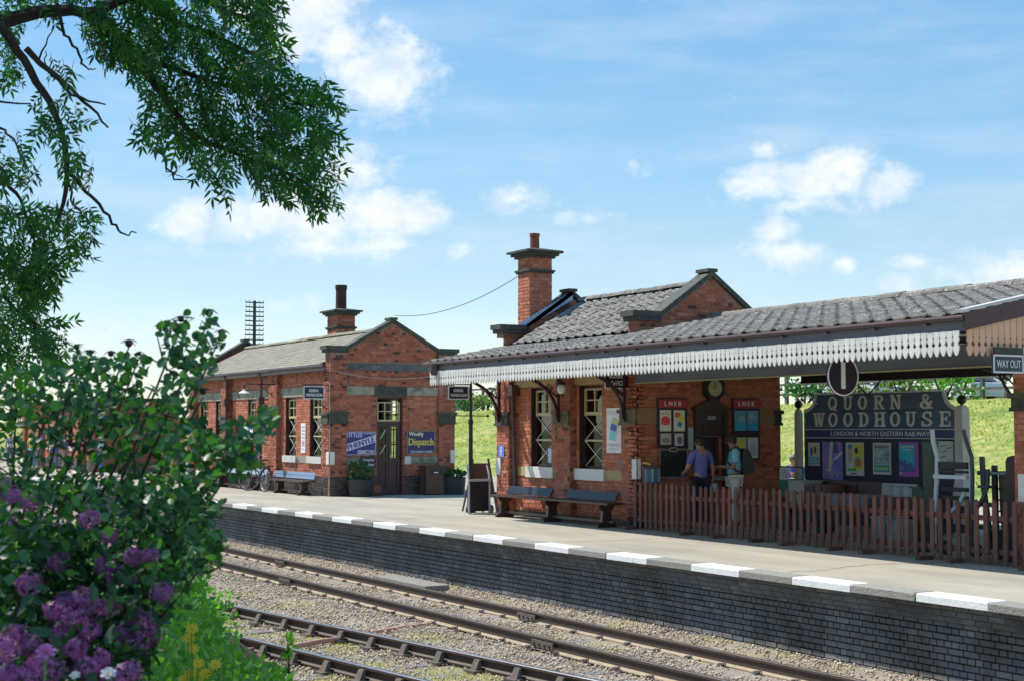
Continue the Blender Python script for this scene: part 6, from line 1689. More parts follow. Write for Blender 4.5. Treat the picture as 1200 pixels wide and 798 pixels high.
    if shorts: kL, kR = tuple(V('hpL').lerp(V('knL'), .9)), tuple(V('hpR').lerp(V('knR'), .9)); es = [(0,1),(1,2),(0,3),(3,4)]; ns = ['hip','hpL',(kL,.075),'hpR',(kR,.075)]
    else: aL, aR = tuple(V('anL') + Vector((0,0,.02))), tuple(V('anR') + Vector((0,0,.02))); es = [(0,1),(1,2),(2,3),(0,4),(4,5),(5,6)]; ns = ['hip','hpL','knL',(aL,.052),'hpR','knR',(aR,.052)]
    grow(ns, es, .014, 'shorts' if shorts else 'trousers', trous)
    for s_ in 'LR':
        a, t = V('an'+s_), V('to'+s_); skin('shoe', [(tuple(a + Vector((0,0,-.03))), .045), (tuple(a.lerp(t, .5) + Vector((0,0,-.018))), .042), (tuple(t), .035)], [(0,1),(1,2)], shoes or BLACK, root, 1)
    hd = V('head'); up = (V('top') - hd).normalized(); yaw = pose.get('_look', 0.0)
    fwd = Vector((math.cos(yaw), math.sin(yaw), 0)); sd_ = Vector((0,0,1)).cross(fwd)
    # face
    s = MB(); c = hd + fwd*.083 + Vector((0,0,-.005)); s.add([tuple(c + Vector((0,0,.035))), tuple(c + sd_*.014 - Vector((0,0,.012))), tuple(c - sd_*.014 - Vector((0,0,.012))), tuple(c + fwd*.026 - Vector((0,0,.010)))], [(0,1,3),(0,3,2),(1,2,3)]); s.build('nose', skinm, root)
    for k in (-1, 1):
        s = MB(); e = hd + fwd*.076 + sd_*.030*k + Vector((0,0,.028)); s.lathe([(.002, -.008), (.010, 0), (.002, .008)], tuple(e), 6); s.build('eye', BLACK, root)
        s = MB(); e = hd + sd_*.082*k - fwd*.005; s.lathe([(.004, -.030), (.014, -.01), (.016, .012), (.004, .03)], tuple(e), 6); s.build('ear', skinm, root)
    s = MB(); e = hd + fwd*.080 - Vector((0,0,.042)); s.bar(tuple(e - sd_*.022), tuple(e + sd_*.022), .006, .008); s.build('mouth', flat('lips', (.30,.10,.09)) if 'lips' not in bpy.data.materials else bpy.data.materials['lips'], root)
    # hair: a cap of the skull, open at the face
    s = MB(); n = 14; prof = [(.094, -.045 if not cap else -.03), (.102, .01), (.098, .055), (.075, .095), (.035, .118), (.004, .123)]
    vs = []
    for j, (r, z) in enumerate(prof):
        for k in range(n):
            q = 2*math.pi*k/n; f = math.cos(q); rr_ = r*(1.0 + .05*math.sin(5*q)); zz_ = z + (max(0, f)**2 * .075 if j == 0 else (max(0, f)**2*.035 if j == 1 else 0))
            vs.append(tuple(hd + fwd*(rr_*f - .012) + sd_*(rr_*math.sin(q)*.92) + Vector((0,0,zz_))))
    s.add(vs, [(j*n+k, j*n+(k+1)%n, (j+1)*n+(k+1)%n, (j+1)*n+k) for j in range(len(prof)-1) for k in range(n)]); s.build('hair', hairm, root, smooth=True)
    if cap:
        s = MB(); n = 16; prof = [(.106, .030), (.110, .065), (.095, .105), (.06, .13), (.005, .138)]; vs = []
        for (r, z) in prof:
            for k in range(n): q = 2*math.pi*k/n; vs.append(tuple(hd + fwd*(r*math.cos(q)-.008) + sd_*(r*math.sin(q)*.94) + Vector((0,0,z))))
        s.add(vs, [(j*n+k, j*n+(k+1)%n, (j+1)*n+(k+1)%n, (j+1)*n+k) for j in range(len(prof)-1) for k in range(n)])
        b = [tuple(hd + fwd*(.09 + .085*math.cos(t)) + sd_*(.085*math.sin(t)) + Vector((0,0,.036 - .012*math.cos(t)))) for t in [R_(-90 + 18*k) for k in range(11)]]
        s.add(b + [(x, y, z+.008) for x, y, z in b], [tuple(range(11)), tuple(reversed(range(11, 22)))] + [(i, i+1, i+12, i+11) for i in range(10)])
        s.build('cap', cap, root, smooth=False)
    root.location = loc; root.rotation_euler = (0, 0, heading); k = hgt / 1.75; root.scale = (k, k, k)
    return root
HB = mat('hair_brown', (.045,.025,.018), (.03,.018,.014), rough=.6); HG = mat('hair_grey', (.22,.20,.19), (.15,.14,.13), rough=.6)
SH_V = mat('shirt_violet', (.19,.18,.50), (.15,.14,.42), scale=8, rough=.9, bump=.15, bscale=15); SH_B = mat('shirt_sky_blue', (.34,.74,.90), (.29,.66,.86), scale=8, rough=.9, bump=.15, bscale=15)
TR_C = mat('trousers_cream', (.82,.80,.73), (.76,.74,.67), scale=8, rough=.9, bump=.1, bscale=15); TR_N = mat('trousers_navy', (.02,.02,.04), (.015,.015,.03), rough=.9)
# man in violet, back to us, leaning to the ticket window
p1 = person('man in a violet T-shirt with his back turned at the ticket window', (-22.0, 16.32, 0), R_(172), dict(elL=(.03,.26,1.13), wrL=(.20,.22,1.06), elR=(-.02,-.25,1.12), wrR=(.03,-.26,.88), _look=.9, knL=(.03,.12,.50), anL=(.0,.14,.09), toL=(.14,.16,.035)), SKIN_S, SH_V, TR_N, HB, hgt=1.70)
MB().box(-.02,.10,-.33,-.22,.68,.83).build('carried_bag', flat('bag_pale', (.50,.55,.60)), None)
bagp = bpy.data.objects['carried_bag']; bagp.location = (0, 0, 0)
bagp.matrix_world = Matrix.Translation((-22.0, 16.32, .0)) @ Matrix.Rotation(R_(172), 4, 'Z')
tag(bagp, 'small pale paper bag hanging from the right hand of the man in violet', 'bag')
# man in sky blue with cap and backpack, looking down at his phone
p2 = person('man in a light blue shirt, cream trousers and brown cap looking at his phone', (-21.9, 17.0, 0), R_(-118), dict(head=(.06,0,1.59), top=(.07,0,1.68), elL=(.04,.22,1.13), elR=(.04,-.22,1.13), wrL=(.25,.07,1.14), wrR=(.25,-.06,1.12)), SKIN, SH_B, TR_C, HB, cap=mat('cap_brown', (.075,.05,.045), (.05,.035,.03), rough=.8), hgt=1.73)
bp = thing('backpack', 'black backpack worn by the man in the light blue shirt', 'backpack', (0, 0, 0))
s = MB(); s.prism([(-.30, 1.00), (-.14, .98), (-.12, 1.36), (-.17, 1.46), (-.24, 1.44), (-.31, 1.30)], lambda a, b, s_: (a, -.15 if s_ else .15, b)); s.build('pack', BLACK, bp)
s = MB(); s.prism([(-.36, 1.02), (-.302, 1.02), (-.302, 1.25), (-.35, 1.22)], lambda a, b, s_: (a, -.11 if s_ else .11, b)); s.build('pocket', BLACK, bp)
for k in (-1, 1): MB().tube([(-.14, .10*k, 1.42), (-.02, .11*k, 1.50), (.12, .11*k, 1.40), (.15, .12*k, 1.22), (-.02, .15*k, 1.06), (-.14, .12*k, 1.03)], .018, 5).build('strap', BLACK, bp)
bp.location = (-21.9, 17.0, 0); bp.rotation_euler = (0, 0, R_(-118))
s = MB(); s.tube([(.155*math.cos(q), .145*math.sin(q)*1.05, .985) for q in [2*math.pi*k/16 for k in range(17)]], .022, 5, cap=False); bl_ = s.build('belt', BLACK, None)
bl_.parent = p2
ph_ = MB().box(.31, .39, -.05, .06, 1.14, 1.155).build('phone', BLACK, None); ph_.location = (-21.9, 17.0, 0); ph_.rotation_euler = (0, 0, R_(-118)); tag(ph_, 'small dark phone held by the man in the light blue shirt', 'phone')
# seated man in royal blue beyond the corner
p3 = person('seated man in a royal blue shirt beyond the corner of the booking office', (-25.65, 21.6, -.12), R_(-60), dict(hip=(0,0,.60), waist=(.0,0,.74), chest=(.03,0,.95), neckb=(.05,0,1.10), neck=(.08,0,1.17), head=(.12,0,1.27), top=(.12,0,1.36), shL=(.05,.18,1.07), shR=(.05,-.18,1.07), elL=(.16,.24,.86), elR=(.16,-.24,.86), wrL=(.36,.14,.84), wrR=(.36,-.14,.84), hpL=(.05,.10,.57), hpR=(.05,-.10,.57), knL=(.42,.12,.58), knR=(.42,-.12,.58), anL=(.40,.12,.22), anR=(.40,-.12,.22), toL=(.54,.13,.17), toR=(.54,-.13,.17)), SKIN, mat('shirt_royal', (.03,.10,.48), (.025,.08,.40), rough=.9), TR_N, HG, hgt=1.75)
pt = thing('table', 'outdoor table in front of the seated man in royal blue', 'table', (-25.3, 21.0, 0))
MB().box(-25.9, -24.3, 20.75, 21.35, .70, .75).build('table_top', flat('table_white', (.6,.6,.6)), pt)
for a in (-25.8, -24.4):
    for b in (20.82, 21.28): MB().bar((a, b, 0), (a, b, .70), .05, .05).build('leg', BENCHW, pt)
bc = thing('seat', 'plain bench under the seated man in royal blue', 'bench', (-25.6, 21.6, 0)); MB().box(-26.2, -25.1, 21.45, 21.8, .40, .45).build('seat', BENCHW, bc)
for a in (-26.1, -25.2): MB().box(a-.03, a+.03, 21.5, 21.75, 0, .40).build('leg', BENCHW, bc)
# visitors far down the platform, seen through the shrub
far = [(12, 14.6, (.45,.50,.70), (.10,.12,.25), 'visitor in a pale blue top at the left edge of the far platform', 0.4), (38, 14.2, (.60,.62,.12), (.08,.25,.30), 'visitor in a yellow-green top on the far platform', 2.2), (47, 15.0, (.30,.30,.62), (.12,.12,.14), 'visitor in a lilac-blue top beside the one in yellow-green', -1.2),
       (64, 14.4, (.72,.72,.74), (.10,.12,.30), 'visitor in a white top far down the platform', 3.0), (76, 15.1, (.28,.24,.55), (.35,.33,.30), 'visitor in a violet top in front of the far brick block', .8), (119, 13.9, (.45,.66,.78), (.06,.16,.38), 'visitor in a light blue top and jeans standing nearest the far block', -2.0), (150, 14.8, (.55,.14,.06), (.05,.05,.08), 'visitor in an orange-red top behind the shrub', 1.4), (212, 14.9, (.68,.58,.16), (.12,.10,.10), 'visitor in a yellow top near the left end of the waiting room', -.6)]
for i, (px, Y, cs, ct, lb_, hd_) in enumerate(far):
    x = on_y(px, 520, Y)[0]
    person(lb_, (x, Y, 0), hd_, dict(), SKIN if i % 2 else SKIN_S, flat('far_top_%d' % i, cs), flat('far_legs_%d' % i, ct), (HB, HG)[i % 2], hgt=1.66 + .04*(i % 4), detail=False, group='visitors on the far platform')
# yellow sandwich board and a blue barrow among them
sb = thing('sandwich_board', 'yellow sandwich board on the far platform', 'sign board', (on_y(196, 520, 15)[0], 15.0, 0))
xx = sb.location.x
MB().add([(xx, 14.7, 0), (xx, 15.3, 0), (xx-.18, 15.3, 1.0), (xx-.18, 14.7, 1.0)], [(0,1,2,3)]).build('front_panel', flat('board_yellow', (.70,.55,.12)), sb)
MB().add([(xx-.42, 14.7, 0), (xx-.42, 15.3, 0), (xx-.20, 15.3, 1.0), (xx-.20, 14.7, 1.0)], [(0,1,2,3)]).build('rear_panel', flat('board_yellow_b', (.66,.50,.12)), sb)
# ------------------------------------------------------------------ bank top: bushes, fence, parked cars
def bush(label, x, y, rx, ry, h, n, size, m_, name='bush', group='bushes along the top of the grass bank'):
    z = bank_h(x, y) - .1
    t = thing(name, label, 'bush', (x, y, z), group)
    s = MB()
    for k in range(4):
        a = rng.uniform(0, 6.28); s.tube([(x, y, z), (x + rx*.3*math.cos(a), y + ry*.3*math.sin(a), z + h*.5), (x + rx*.6*math.cos(a), y + ry*.6*math.sin(a), z + h*.85)], [.05, .03, .012], 5)
    s.build('stems', STEM, t)
    P = []; 
    lobes = [(rng.uniform(-.5,.5)*rx, rng.uniform(-.5,.5)*ry, rng.uniform(.3,.75)*h, rng.uniform(.35,.6)) for _ in range(5)]
    for (a, b, c, r) in lobes:
        k = n // 5; d = nrng.normal(size=(k, 3)); d /= np.linalg.norm(d, axis=1)[:, None]; rad = nrng.random(k)[:, None] ** .45
        P.append(np.array([x+a, y+b, z+c]) + d*rad*np.array([rx*r, ry*r, h*r*.8]))
    P = np.concatenate(P); P[:, 2] = np.maximum(P[:, 2], z + .05)
    V, F = scatter(LV, LF, P, dir_rot(nrng.normal(size=P.shape) + [0,0,.4], spread=1), size * (.6 + .8*nrng.random((len(P), 1))))
    o = np_mesh('foliage', V, F, m_, t); o['kind'] = 'stuff'
    return t
HL = [LEAF_H, LEAF_H, LEAF_G, LEAF_B]
x = -118; i = 0
while x < -20:
    w_ = rng.uniform(1.6, 3.2)
    pxx = proj((x, 38.6, 3.2))[0]; w_where = 'in the gap between the two buildings' if 500 < pxx < 610 else ('behind the name board' if 890 < pxx < 1130 else ('at the right edge' if 1130 <= pxx < 1260 else ('behind the leafy shrub' if -30 < pxx < 270 else None)))
    n_seen = globals().setdefault('SEEN', {}); key = (i % 3, w_where); n_seen[key] = n_seen.get(key, 0) + (1 if w_where else 0)
    if w_where and n_seen[key] > 1: w_where += (', nearer one' if n_seen[key] == 2 else ', nearest one')
    if rng.random() < .9 and w_where: bush(['dense green bush on the bank top ', 'loose yellowish bush on the bank top ', 'low green bush on the bank top '][i % 3] + w_where, x, 38.6 + rng.uniform(-.4, .5), w_*.75, .9, (1.5, 1.15, .95)[i % 3] * rng.uniform(.85, 1.2), 420, .17, HL[i % 4], group='%s bushes on the bank top %s' % (['dense', 'loose', 'low'][i % 3], w_where))
    x += w_; i += 1
pfn = thing('post_and_rail_fence', 'weathered timber post and rail fence along the top of the grass bank', 'fence', (-60, 40, 2.75))
FG = mat('fence_grey', (.10,.105,.09), (.16,.155,.13), scale=6, var=.2)
pst = MB().box(-.07, .07, -.06, .06, -.2, 1.45)
x = -118.0
while x < -22:
    simple('post', pst, FG, pfn, (x, 40, 2.78), rng.uniform(-.05, .05)); x += 1.75
for z in (.45, .85, 1.28):
    xa = -118.0
    while xa < -24: MB().box(xa, xa + 3.49, 39.93, 39.97, 2.78 + z - .05, 2.78 + z + .05).build('rail', FG, pfn); xa += 3.5
def car(label, x, y, rz, paint, name='parked_car'):
    t = thing(name, label, 'car', (0, 0, 0), None)
    z0 = 0
    s = MB(); pr = [(-2.05,.35),(-2.1,.62),(-1.95,.80),(-1.0,.90),(-.95,.92),(1.45,.95),(2.0,.88),(2.08,.6),(2.03,.35)]
    s.prism(pr, lambda a, b, s_: (a, -.85 if s_ else .85, b)); s.build('body', paint, t)
    s = MB(); cab = [(-1.05,.93),(-.35,1.40),(.95,1.44),(1.75,.96)]; n = 4
    vs = [(a, -.80, b) if b < 1 else (a, -.62, b) for a, b in cab] + [(a, .80, b) if b < 1 else (a, .62, b) for a, b in cab]
    s.add(vs, [(0,1,5,4),(1,2,6,5),(2,3,7,6),(0,3,2,1),(4,5,6,7)]); s.build('cabin_glass', flat('car_glass', (.03,.04,.05), .1) if 'car_glass' not in bpy.data.materials else bpy.data.materials['car_glass'], t)
    s = MB(); s.add([(-.36,-.63,1.405),(.96,-.63,1.445),(.96,.63,1.445),(-.36,.63,1.405),(-.3,-.55,1.44),(.9,-.55,1.475),(.9,.55,1.475),(-.3,.55,1.44)], [(4,5,6,7),(0,1,5,4),(1,2,6,5),(2,3,7,6),(3,0,4,7)]); s.build('roof', paint, t)
    for (a, b, c, d) in ((-1.07,.93,-.37,1.42),(.96,1.45,1.76,.96),(.25,.94,.25,1.43)):
        for k in (-1, 1): MB().bar((a, .82*k if b < 1 else .64*k, b), (c, .64*k if d > 1 else .82*k, d), .06, .05).build('pillar', paint, t)
    for a in (-1.3, 1.3):
        for b in (-.80, .80):
            w = MB(); w.prism([(a + .31*math.cos(2*math.pi*k/18), .31 + .31*math.sin(2*math.pi*k/18)) for k in range(18)], lambda p, q, s_: (p, b-.1 if s_ else b+.1, q)); wo = w.build('wheel', BLACK, t)
            w = MB(); sg = 1 if b > 0 else -1; w.prism([(a + .19*math.cos(2*math.pi*k/12), .31 + .19*math.sin(2*math.pi*k/12)) for k in range(12)], lambda p, q, s_: (p, b+sg*.10 if s_ else b+sg*.112, q)); w.build('rim', PG, wo)
    for b in (-.6, .6): MB().box(-2.13, -2.04, b-.16, b+.16, .62, .74).build('headlight', flat('lamp_clear', (.7,.7,.7), .2) if 'lamp_clear' not in bpy.data.materials else bpy.data.materials['lamp_clear'], t)
    t.location = (x, y, bank_h(x, y)); t.rotation_euler = (0, 0, rz)
    return t
CARW = mat('car_white', (.72,.72,.72), (.70,.70,.70), rough=.25); CARR = mat('car_pinkish', (.46,.22,.20), (.44,.20,.18), rough=.3); CARS = mat('car_silver', (.42,.44,.46), (.40,.42,.44), rough=.3)
car('white parked car above the bank, seen over the word QUORN', -49.5, 45, R_(6), CARW)
car('white parked car above the bank, seen over the right end of the name board', -44.2, 45.4, R_(-4), CARW)
car('dull red parked car above the bank between the two white cars', -46.9, 48.5, R_(3), CARR)
car('silver parked car above the bank, seen in the gap between the buildings', -92, 47, R_(5), CARS)
for (lb_, x_, y_, h_, r_) in (('round leafy tree beyond the fence, right of the lamp post', -96, 62, 3.2, 1.6), ('small leafy tree beyond the fence above the white cars', -55, 58, 3.0, 1.6)):
    t = thing('tree', lb_, 'tree', (x_, y_, 2.7))
    MB().tube([(x_, y_, 2.6), (x_+.1, y_, 2.7 + h_*.4), (x_, y_, 2.7 + h_*.7)], [.14, .10, .05], 6).build('trunk', BARK, t)
    o = leaf_cluster('crown', t, (x_, y_, 2.7 + h_*.62), (r_, r_, h_*.38), 700, .30, LEAF_H); o['kind'] = 'stuff'

# ------------------------------------------------------------------ the overhanging ash tree
def in_poly(px, py, poly):
    px, py = np.asarray(px), np.asarray(py); ins = np.zeros(px.shape, bool); j = len(poly) - 1
    for i in range(len(poly)):
        xi, yi = poly[i]; xj, yj = poly[j]
        c = ((yi > py) != (yj > py)) & (px < (xj-xi)*(py-yi)/((yj-yi) or 1e-9) + xi)
        ins ^= c; j = i
    return ins
def sample(poly, n):
    xs_ = [p[0] for p in poly]; ys_ = [p[1] for p in poly]; X = []; Y = []
    while sum(len(a) for a in X) < n:
        a = nrng.uniform(min(xs_), max(xs_), n); b = nrng.uniform(min(ys_), max(ys_), n); k = in_poly(a, b, poly); X.append(a[k]); Y.append(b[k])
    return np.concatenate(X)[:n], np.concatenate(Y)[:n]
def compound(seed):
    """pinnate leaf: rachis with paired narrow leaflets, pointing along +Y and drooping"""
    r = random.Random(seed); V = []; F = []
    lf = [(0,0,0), (-.13,.30,.02), (.13,.30,.02), (0,.34,-.012), (-.10,.66,.0), (.10,.66,.0), (0,1,-.05)]
    ff = [(0,3,1), (0,2,3), (1,3,4), (3,2,5), (4,3,6), (3,5,6)]
    def leaflet(p, ang, L, tw):
        b = len(V); c, s = math.cos(ang), math.sin(ang)
        for x, y, z in lf:
            x *= L; y *= L; z *= L; z += tw*x
            V.append((p[0] + x*c - y*s, p[1] + x*s + y*c, p[2] + z - .25*y*abs(s)))
        for f in ff: F.append(tuple(b+i for i in f))
    n = r.choice((4, 4, 5)); L = 1.0
    for k in range(n):
        t = .28 + .62*k/(n-1); p = (0, t, -.18*t*t)
        for s_ in (-1, 1): leaflet(p, s_*(R_(-48 - r.uniform(-10, 12))), .36*(1 - .15*abs(t-.55))*r.uniform(.85, 1.1), r.uniform(-.3, .3))
    leaflet((0, .92, -.16), r.uniform(-.2, .2), .38, 0)
    b = len(V); w = .009
    V += [(-w,0,0),(w,0,0),(-w,.5,-.045),(w,.5,-.045),(0,.95,-.17)]; F += [(b,b+1,b+3),(b,b+3,b+2),(b+2,b+3,b+4)]
    return np.array(V), F
CPV = [compound(s) for s in range(6)]
ash = thing('ash_tree', 'overhanging ash tree with drooping feathery leaves at the upper left', 'tree', (-9.6, -2.2, .1))
BRANCH = []
def br(pts, r0, r1, D):
    """limb through photo positions at about depth D; thin end r1"""
    P = [ahead(px, py, D + (dd if False else 0) + rng.uniform(-.08, .08)) for px, py in pts]
    Q = []
    for i in range(len(P)-1):
        for k in range(4): t = k/4; Q.append(P[i]*(1-t) + P[i+1]*t + np.array([rng.uniform(-.012,.012) for _ in range(3)]))
    Q.append(P[-1]); n = len(Q)
    return Q, [r0 + (r1-r0)*i/(n-1) for i in range(n)]
limbs = [([(-260,-120), (-120,-20), (0,28), (55,12), (110,14), (170,-10), (260,-25)], .065, .025, 10.5),
 ([(-120,-30), (0,30), (28,70), (60,120), (76,172), (78,213), (66,262)], .038, .012, 10.0),
 ([(30,58), (68,92), (98,118), (127,150)], .022, .006, 9.8), ([(62,88), (86,112), (124,123)], .016, .005, 9.8), ([(78,200), (108,232), (133,262), (146,275), (160,273)], .015, .004, 9.8),
 ([(78,205), (84,235), (98,255)], .011, .004, 9.9), ([(66,2), (74,40), (94,66), (100,80), (112,81)], .014, .004, 10.2), ([(-20,116), (36,122)], .010, .005, 10.1), ([(45,68), (62,36)], .008, .004, 10), ([(53,80), (53,60)], .006, .003, 10),
 ([(100,14), (150,60), (190,110), (215,150), (260,175), (330,200), (385,232)], .035, .008, 10.6), ([(120,20), (170,70), (230,90), (300,110), (370,125)], .03, .008, 10.8),
 ([(150,-5), (220,30), (290,60), (345,95)], .03, .008, 11.0), ([(175,105), (176,128), (190,118)], .007, .003, 10), ([(215,150), (190,180), (203,212), (232,210)], .012, .004, 10.2), ([(185,170), (196,200), (214,208)], .006, .003, 10.2),
 ([(200,-20), (260,10), (310,30), (325,60)], .025, .007, 11), ([(-60,200), (0,205), (25,235), (45,300), (50,350)], .020, .006, 10.6), ([(-40,140), (0,150), (18,165), (30,200)], .012, .005, 10.4), ([(0,205), (8,232), (18,248)], .008, .004, 10.4), ([(-80,330), (0,345), (40,380), (45,420)], .016, .005, 10.8),
 ([(230,90), (240,140), (285,180), (300,215)], .014, .005, 10.5), ([(270,60), (330,110), (395,150)], .012, .004, 10.7)]
s = MB()
for pts, r0, r1, D in limbs:
    Q, rad = br(pts, r0, r1, D); s.tube(Q, rad, 6)
s.build('branches', BARK, ash)
lead = ahead(-260, -120, 10.5)
s = MB(); tb = (-9.6, -2.2, 0)
s.tube([tb, (-9.55, -2.15, 1.6), (-9.7, -1.9, 3.4), (-9.9, -1.4, 5.0), (-10.2, -.9, 6.6), (-10.3, -.8, 8.6)], [.30, .24, .21, .17, .11, .03], 12)
s.tube([(-9.75, -1.8, 3.8), tuple((np.array([-9.75,-1.8,3.8]) + lead)/2 + np.array([0,0,.35])), tuple(lead)], [.15, .12, .10], 8)
s.tube([(-9.9, -1.4, 4.9), (-10.4, .4, 6.2), (-11.2, 2.6, 7.2)], [.10, .07, .02], 7); s.tube([(-9.9, -1.4, 4.6), (-8.6, -2.4, 5.9), (-7.4, -3.0, 6.6)], [.10, .07, .02], 7)
s.tube([(-9.9, -1.5, 5.2), (-11.6, -1.9, 6.2), (-12.8, -2.1, 6.8)], [.10, .06, .02], 7); s.tube([(-10.0, -1.2, 5.6), (-9.4, .4, 7.6)], [.08, .02], 7)
s.build('trunk', BARK, ash)
# leaf positions: clumps in view
CL = [([(95,-30),(335,-30),(328,20),(312,12),(330,62),(338,84),(384,98),(396,124),(372,140),(398,160),(378,176),(392,182),(396,238),(362,246),(318,226),(300,212),(262,196),(238,178),(214,176),(196,150),(172,122),(158,96),(128,74),(100,44)], 1150, 10.7, (.55, .1, -.55)),
      ([(168,120),(210,150),(258,190),(238,200),(206,172),(178,160),(150,152)], 34, 10.1, (.3, 0, -.8)), ([(196,84),(150,64),(112,60),(106,46),(146,40)], 34, 10.5, (0, 0, -.9)), ([(215,190),(280,206),(272,230),(245,215)], 12, 10.2, (.3,0,-.7)),
      ([(-40,-40),(95,-40),(98,10),(66,18),(40,24),(20,60),(26,92),(-40,100)], 130, 11.3, (-.1, 0, -.7)),
      ([(-30,150),(24,160),(44,205),(30,214),(-30,200)], 46, 10.4, (.1, 0, -.7)), ([(36,150),(60,130),(78,170),(96,178),(112,190),(108,210),(84,212),(60,192)], 26, 9.9, (.2,0,-.8)), ([(60,70),(84,72),(84,100),(64,92)], 6, 10, (.2,0,-.7)), ([(40,110),(96,124),(98,152),(60,140)], 12, 9.9, (.2,0,-.8)),
      ([(-40,232),(54,244),(112,248),(114,262),(98,276),(104,292),(92,300),(66,318),(70,340),(40,330),(-40,330)], 260, 10.6, (.25, 0, -.6)), ([(-40,300),(52,320),(66,345),(44,360),(74,378),(78,402),(76,428),(40,420),(10,424),(-40,430)], 260, 10.8, (.25, 0, -.6))]
PA, DA = [], []
for poly, n, D, dr in CL:
    a, b = sample(poly, n); dd = D + nrng.normal(size=n) * .45
    P = np.array([ahead(i, j, k) for i, j, k in zip(a, b, dd)])
    # direction in camera terms: right, forward, up
    dv = np.array([dr[0]*_RT + dr[1]*_F0 + dr[2]*_UP])
    PA.append(P); DA.append(np.tile(dv, (n, 1)) + nrng.normal(size=(n, 3)) * .50)
PA, DA = np.concatenate(PA), np.concatenate(DA)
PA = PA - DA / np.linalg.norm(DA, axis=1)[:, None] * .10
rot = dir_rot(DA, spread=.9)
siz = .20 * (.75 + .5*nrng.random(len(PA)))
order = nrng.permutation(len(PA))
cm_ = []
for V, F in CPV:
    me = bpy.data.meshes.new('leaf'); me.from_pydata(V.tolist(), [], F); me.materials.append(LEAF_T); cm_.append(me)
off = woff(ash)
for i in order[:300]:
    o = bpy.data.objects.new('leaf', cm_[i % 6]); m4 = Matrix(rot[i].tolist()).to_4x4(); m4 = m4 @ Matrix.Scale(siz[i], 4); m4.translation = Vector(PA[i]) - off
    o.matrix_basis = m4; COL.objects.link(o); o.parent = ash
def leaves_joined(idx, P, Rm, S, name, parent, m_, sets):
    Vs, Fs = [], []; b = 0
    for k, (V, F) in enumerate(sets):
        sel = [i for i in idx if i % len(sets) == k]
        if not sel: continue
        F3 = np.array([f for f in F])
        v, f = scatter(V, F3, P[sel], Rm[sel], np.asarray(S)[sel].reshape(-1, 1)); Vs.append(v); Fs.append(f + b); b += len(v)
    o = np_mesh(name, np.concatenate(Vs), np.concatenate(Fs), m_, parent); o['kind'] = 'stuff'; return o
leaves_joined(list(order[300:]), PA, rot, siz, 'foliage', ash, LEAF_T, CPV)
# the rest of the crown, overhead and out of frame: it shades the shrubs below
n = 5200
d = nrng.normal(size=(n, 3)); d /= np.linalg.norm(d, axis=1)[:, None]
P = np.array([-9.6, -.9, 6.9]) + d * (nrng.random(n)[:, None] ** .38) * np.array([3.6, 3.0, 1.9])
lump = np.sin(P[:,0]*2.3 + 1) * np.sin(P[:,1]*2.6) * np.sin(P[:,2]*3.1 + 2) > -.22
pr_ = np.array([proj(p)[:2] for p in P]); vis = (pr_[:,0] > -70) & (pr_[:,1] > -60)
P = P[lump & ~vis]; dirs = (P - np.array([-9.6, -1.2, 6.5])) * .5 + nrng.normal(size=P.shape) * .6; dirs[:, 2] -= .4
n = 3600
d2 = nrng.normal(size=(n, 3)); d2 /= np.linalg.norm(d2, axis=1)[:, None]
P2 = np.array([-11.4, 2.0, 7.2]) + d2 * (nrng.random(n)[:, None] ** .4) * np.array([3.2, 3.2, 1.5])
pr_ = np.array([proj(p)[:2] for p in P2]); P2 = P2[~((pr_[:,0] > -60) & (pr_[:,1] > -45))]
dirs2 = nrng.normal(size=P2.shape); dirs2[:, 2] -= .5
P = np.concatenate([P, P2]); dirs = np.concatenate([dirs, dirs2])
leaves_joined(list(range(len(P))), P, dir_rot(dirs, spread=.9), .24 * (.75 + .5*nrng.random(len(P))), 'crown', ash, LEAF_T, CPV)

# ------------------------------------------------------------------ round-leaved shrub with spiky seed heads
sh = thing('shrub', 'tall leafy shrub with rounded leaves and dark spiky seed heads at the left', 'shrub', (-5.9, 1.2, .15))
RLV = np.array([(0,0,0), (-.30,.30,.05), (.30,.30,.05), (0,.36,-.03), (-.40,.62,.03), (.40,.62,.03), (0,.68,-.05), (-.26,.90,.0), (.26,.90,.0), (0,1.02,-.06)], float)
RLF = np.array([(0,3,1), (0,2,3), (1,3,6), (1,6,4), (3,2,6), (2,5,6), (4,6,7), (6,5,8), (7,6,9), (6,8,9)])
SH = [([(175,505),(176,470),(196,440),(190,410),(186,372),(205,384),(214,365),(226,392),(240,368),(252,374),(250,392),(262,392),(256,422),(246,440),(238,470),(226,500)], 420, 5.3, .25),
      ([(-20,440),(40,430),(70,424),(92,414),(128,424),(150,410),(170,424),(166,470),(196,498),(184,520),(100,500),(-20,500)], 1250, 5.6, .35),
      ([(184,510),(226,492),(252,508),(290,492),(306,476),(322,486),(324,504),(306,520),(300,548),(282,556),(262,552),(246,580),(262,600),(246,612),(210,600),(180,570)], 820, 5.1, .25),
      ([(-20,500),(100,500),(184,520),(180,570),(-20,590)], 560, 5.6, .35),
      ([(-20,575),(180,560),(240,600),(262,628),(246,660),(222,668),(200,700),(120,690),(-20,690)], 2200, 5.4, .40),
      ([(140,600),(236,612),(232,680),(205,730),(150,740),(120,700)], 620, 5.2, .3), ([(232,632),(270,616),(262,650),(240,660)], 26, 5.0, .15)]
PB = []; 
for poly, n, D, sp in SH:
    a, b = sample(poly, n); dd = D + nrng.normal(size=n) * sp
    PB.append(np.array([ahead(i, j, k) for i, j, k in zip(a, b, dd)]))
PB = np.concatenate(PB)
dirs = nrng.normal(size=PB.shape) * .9 + _RT * .15 + np.array([0, 0, .15])
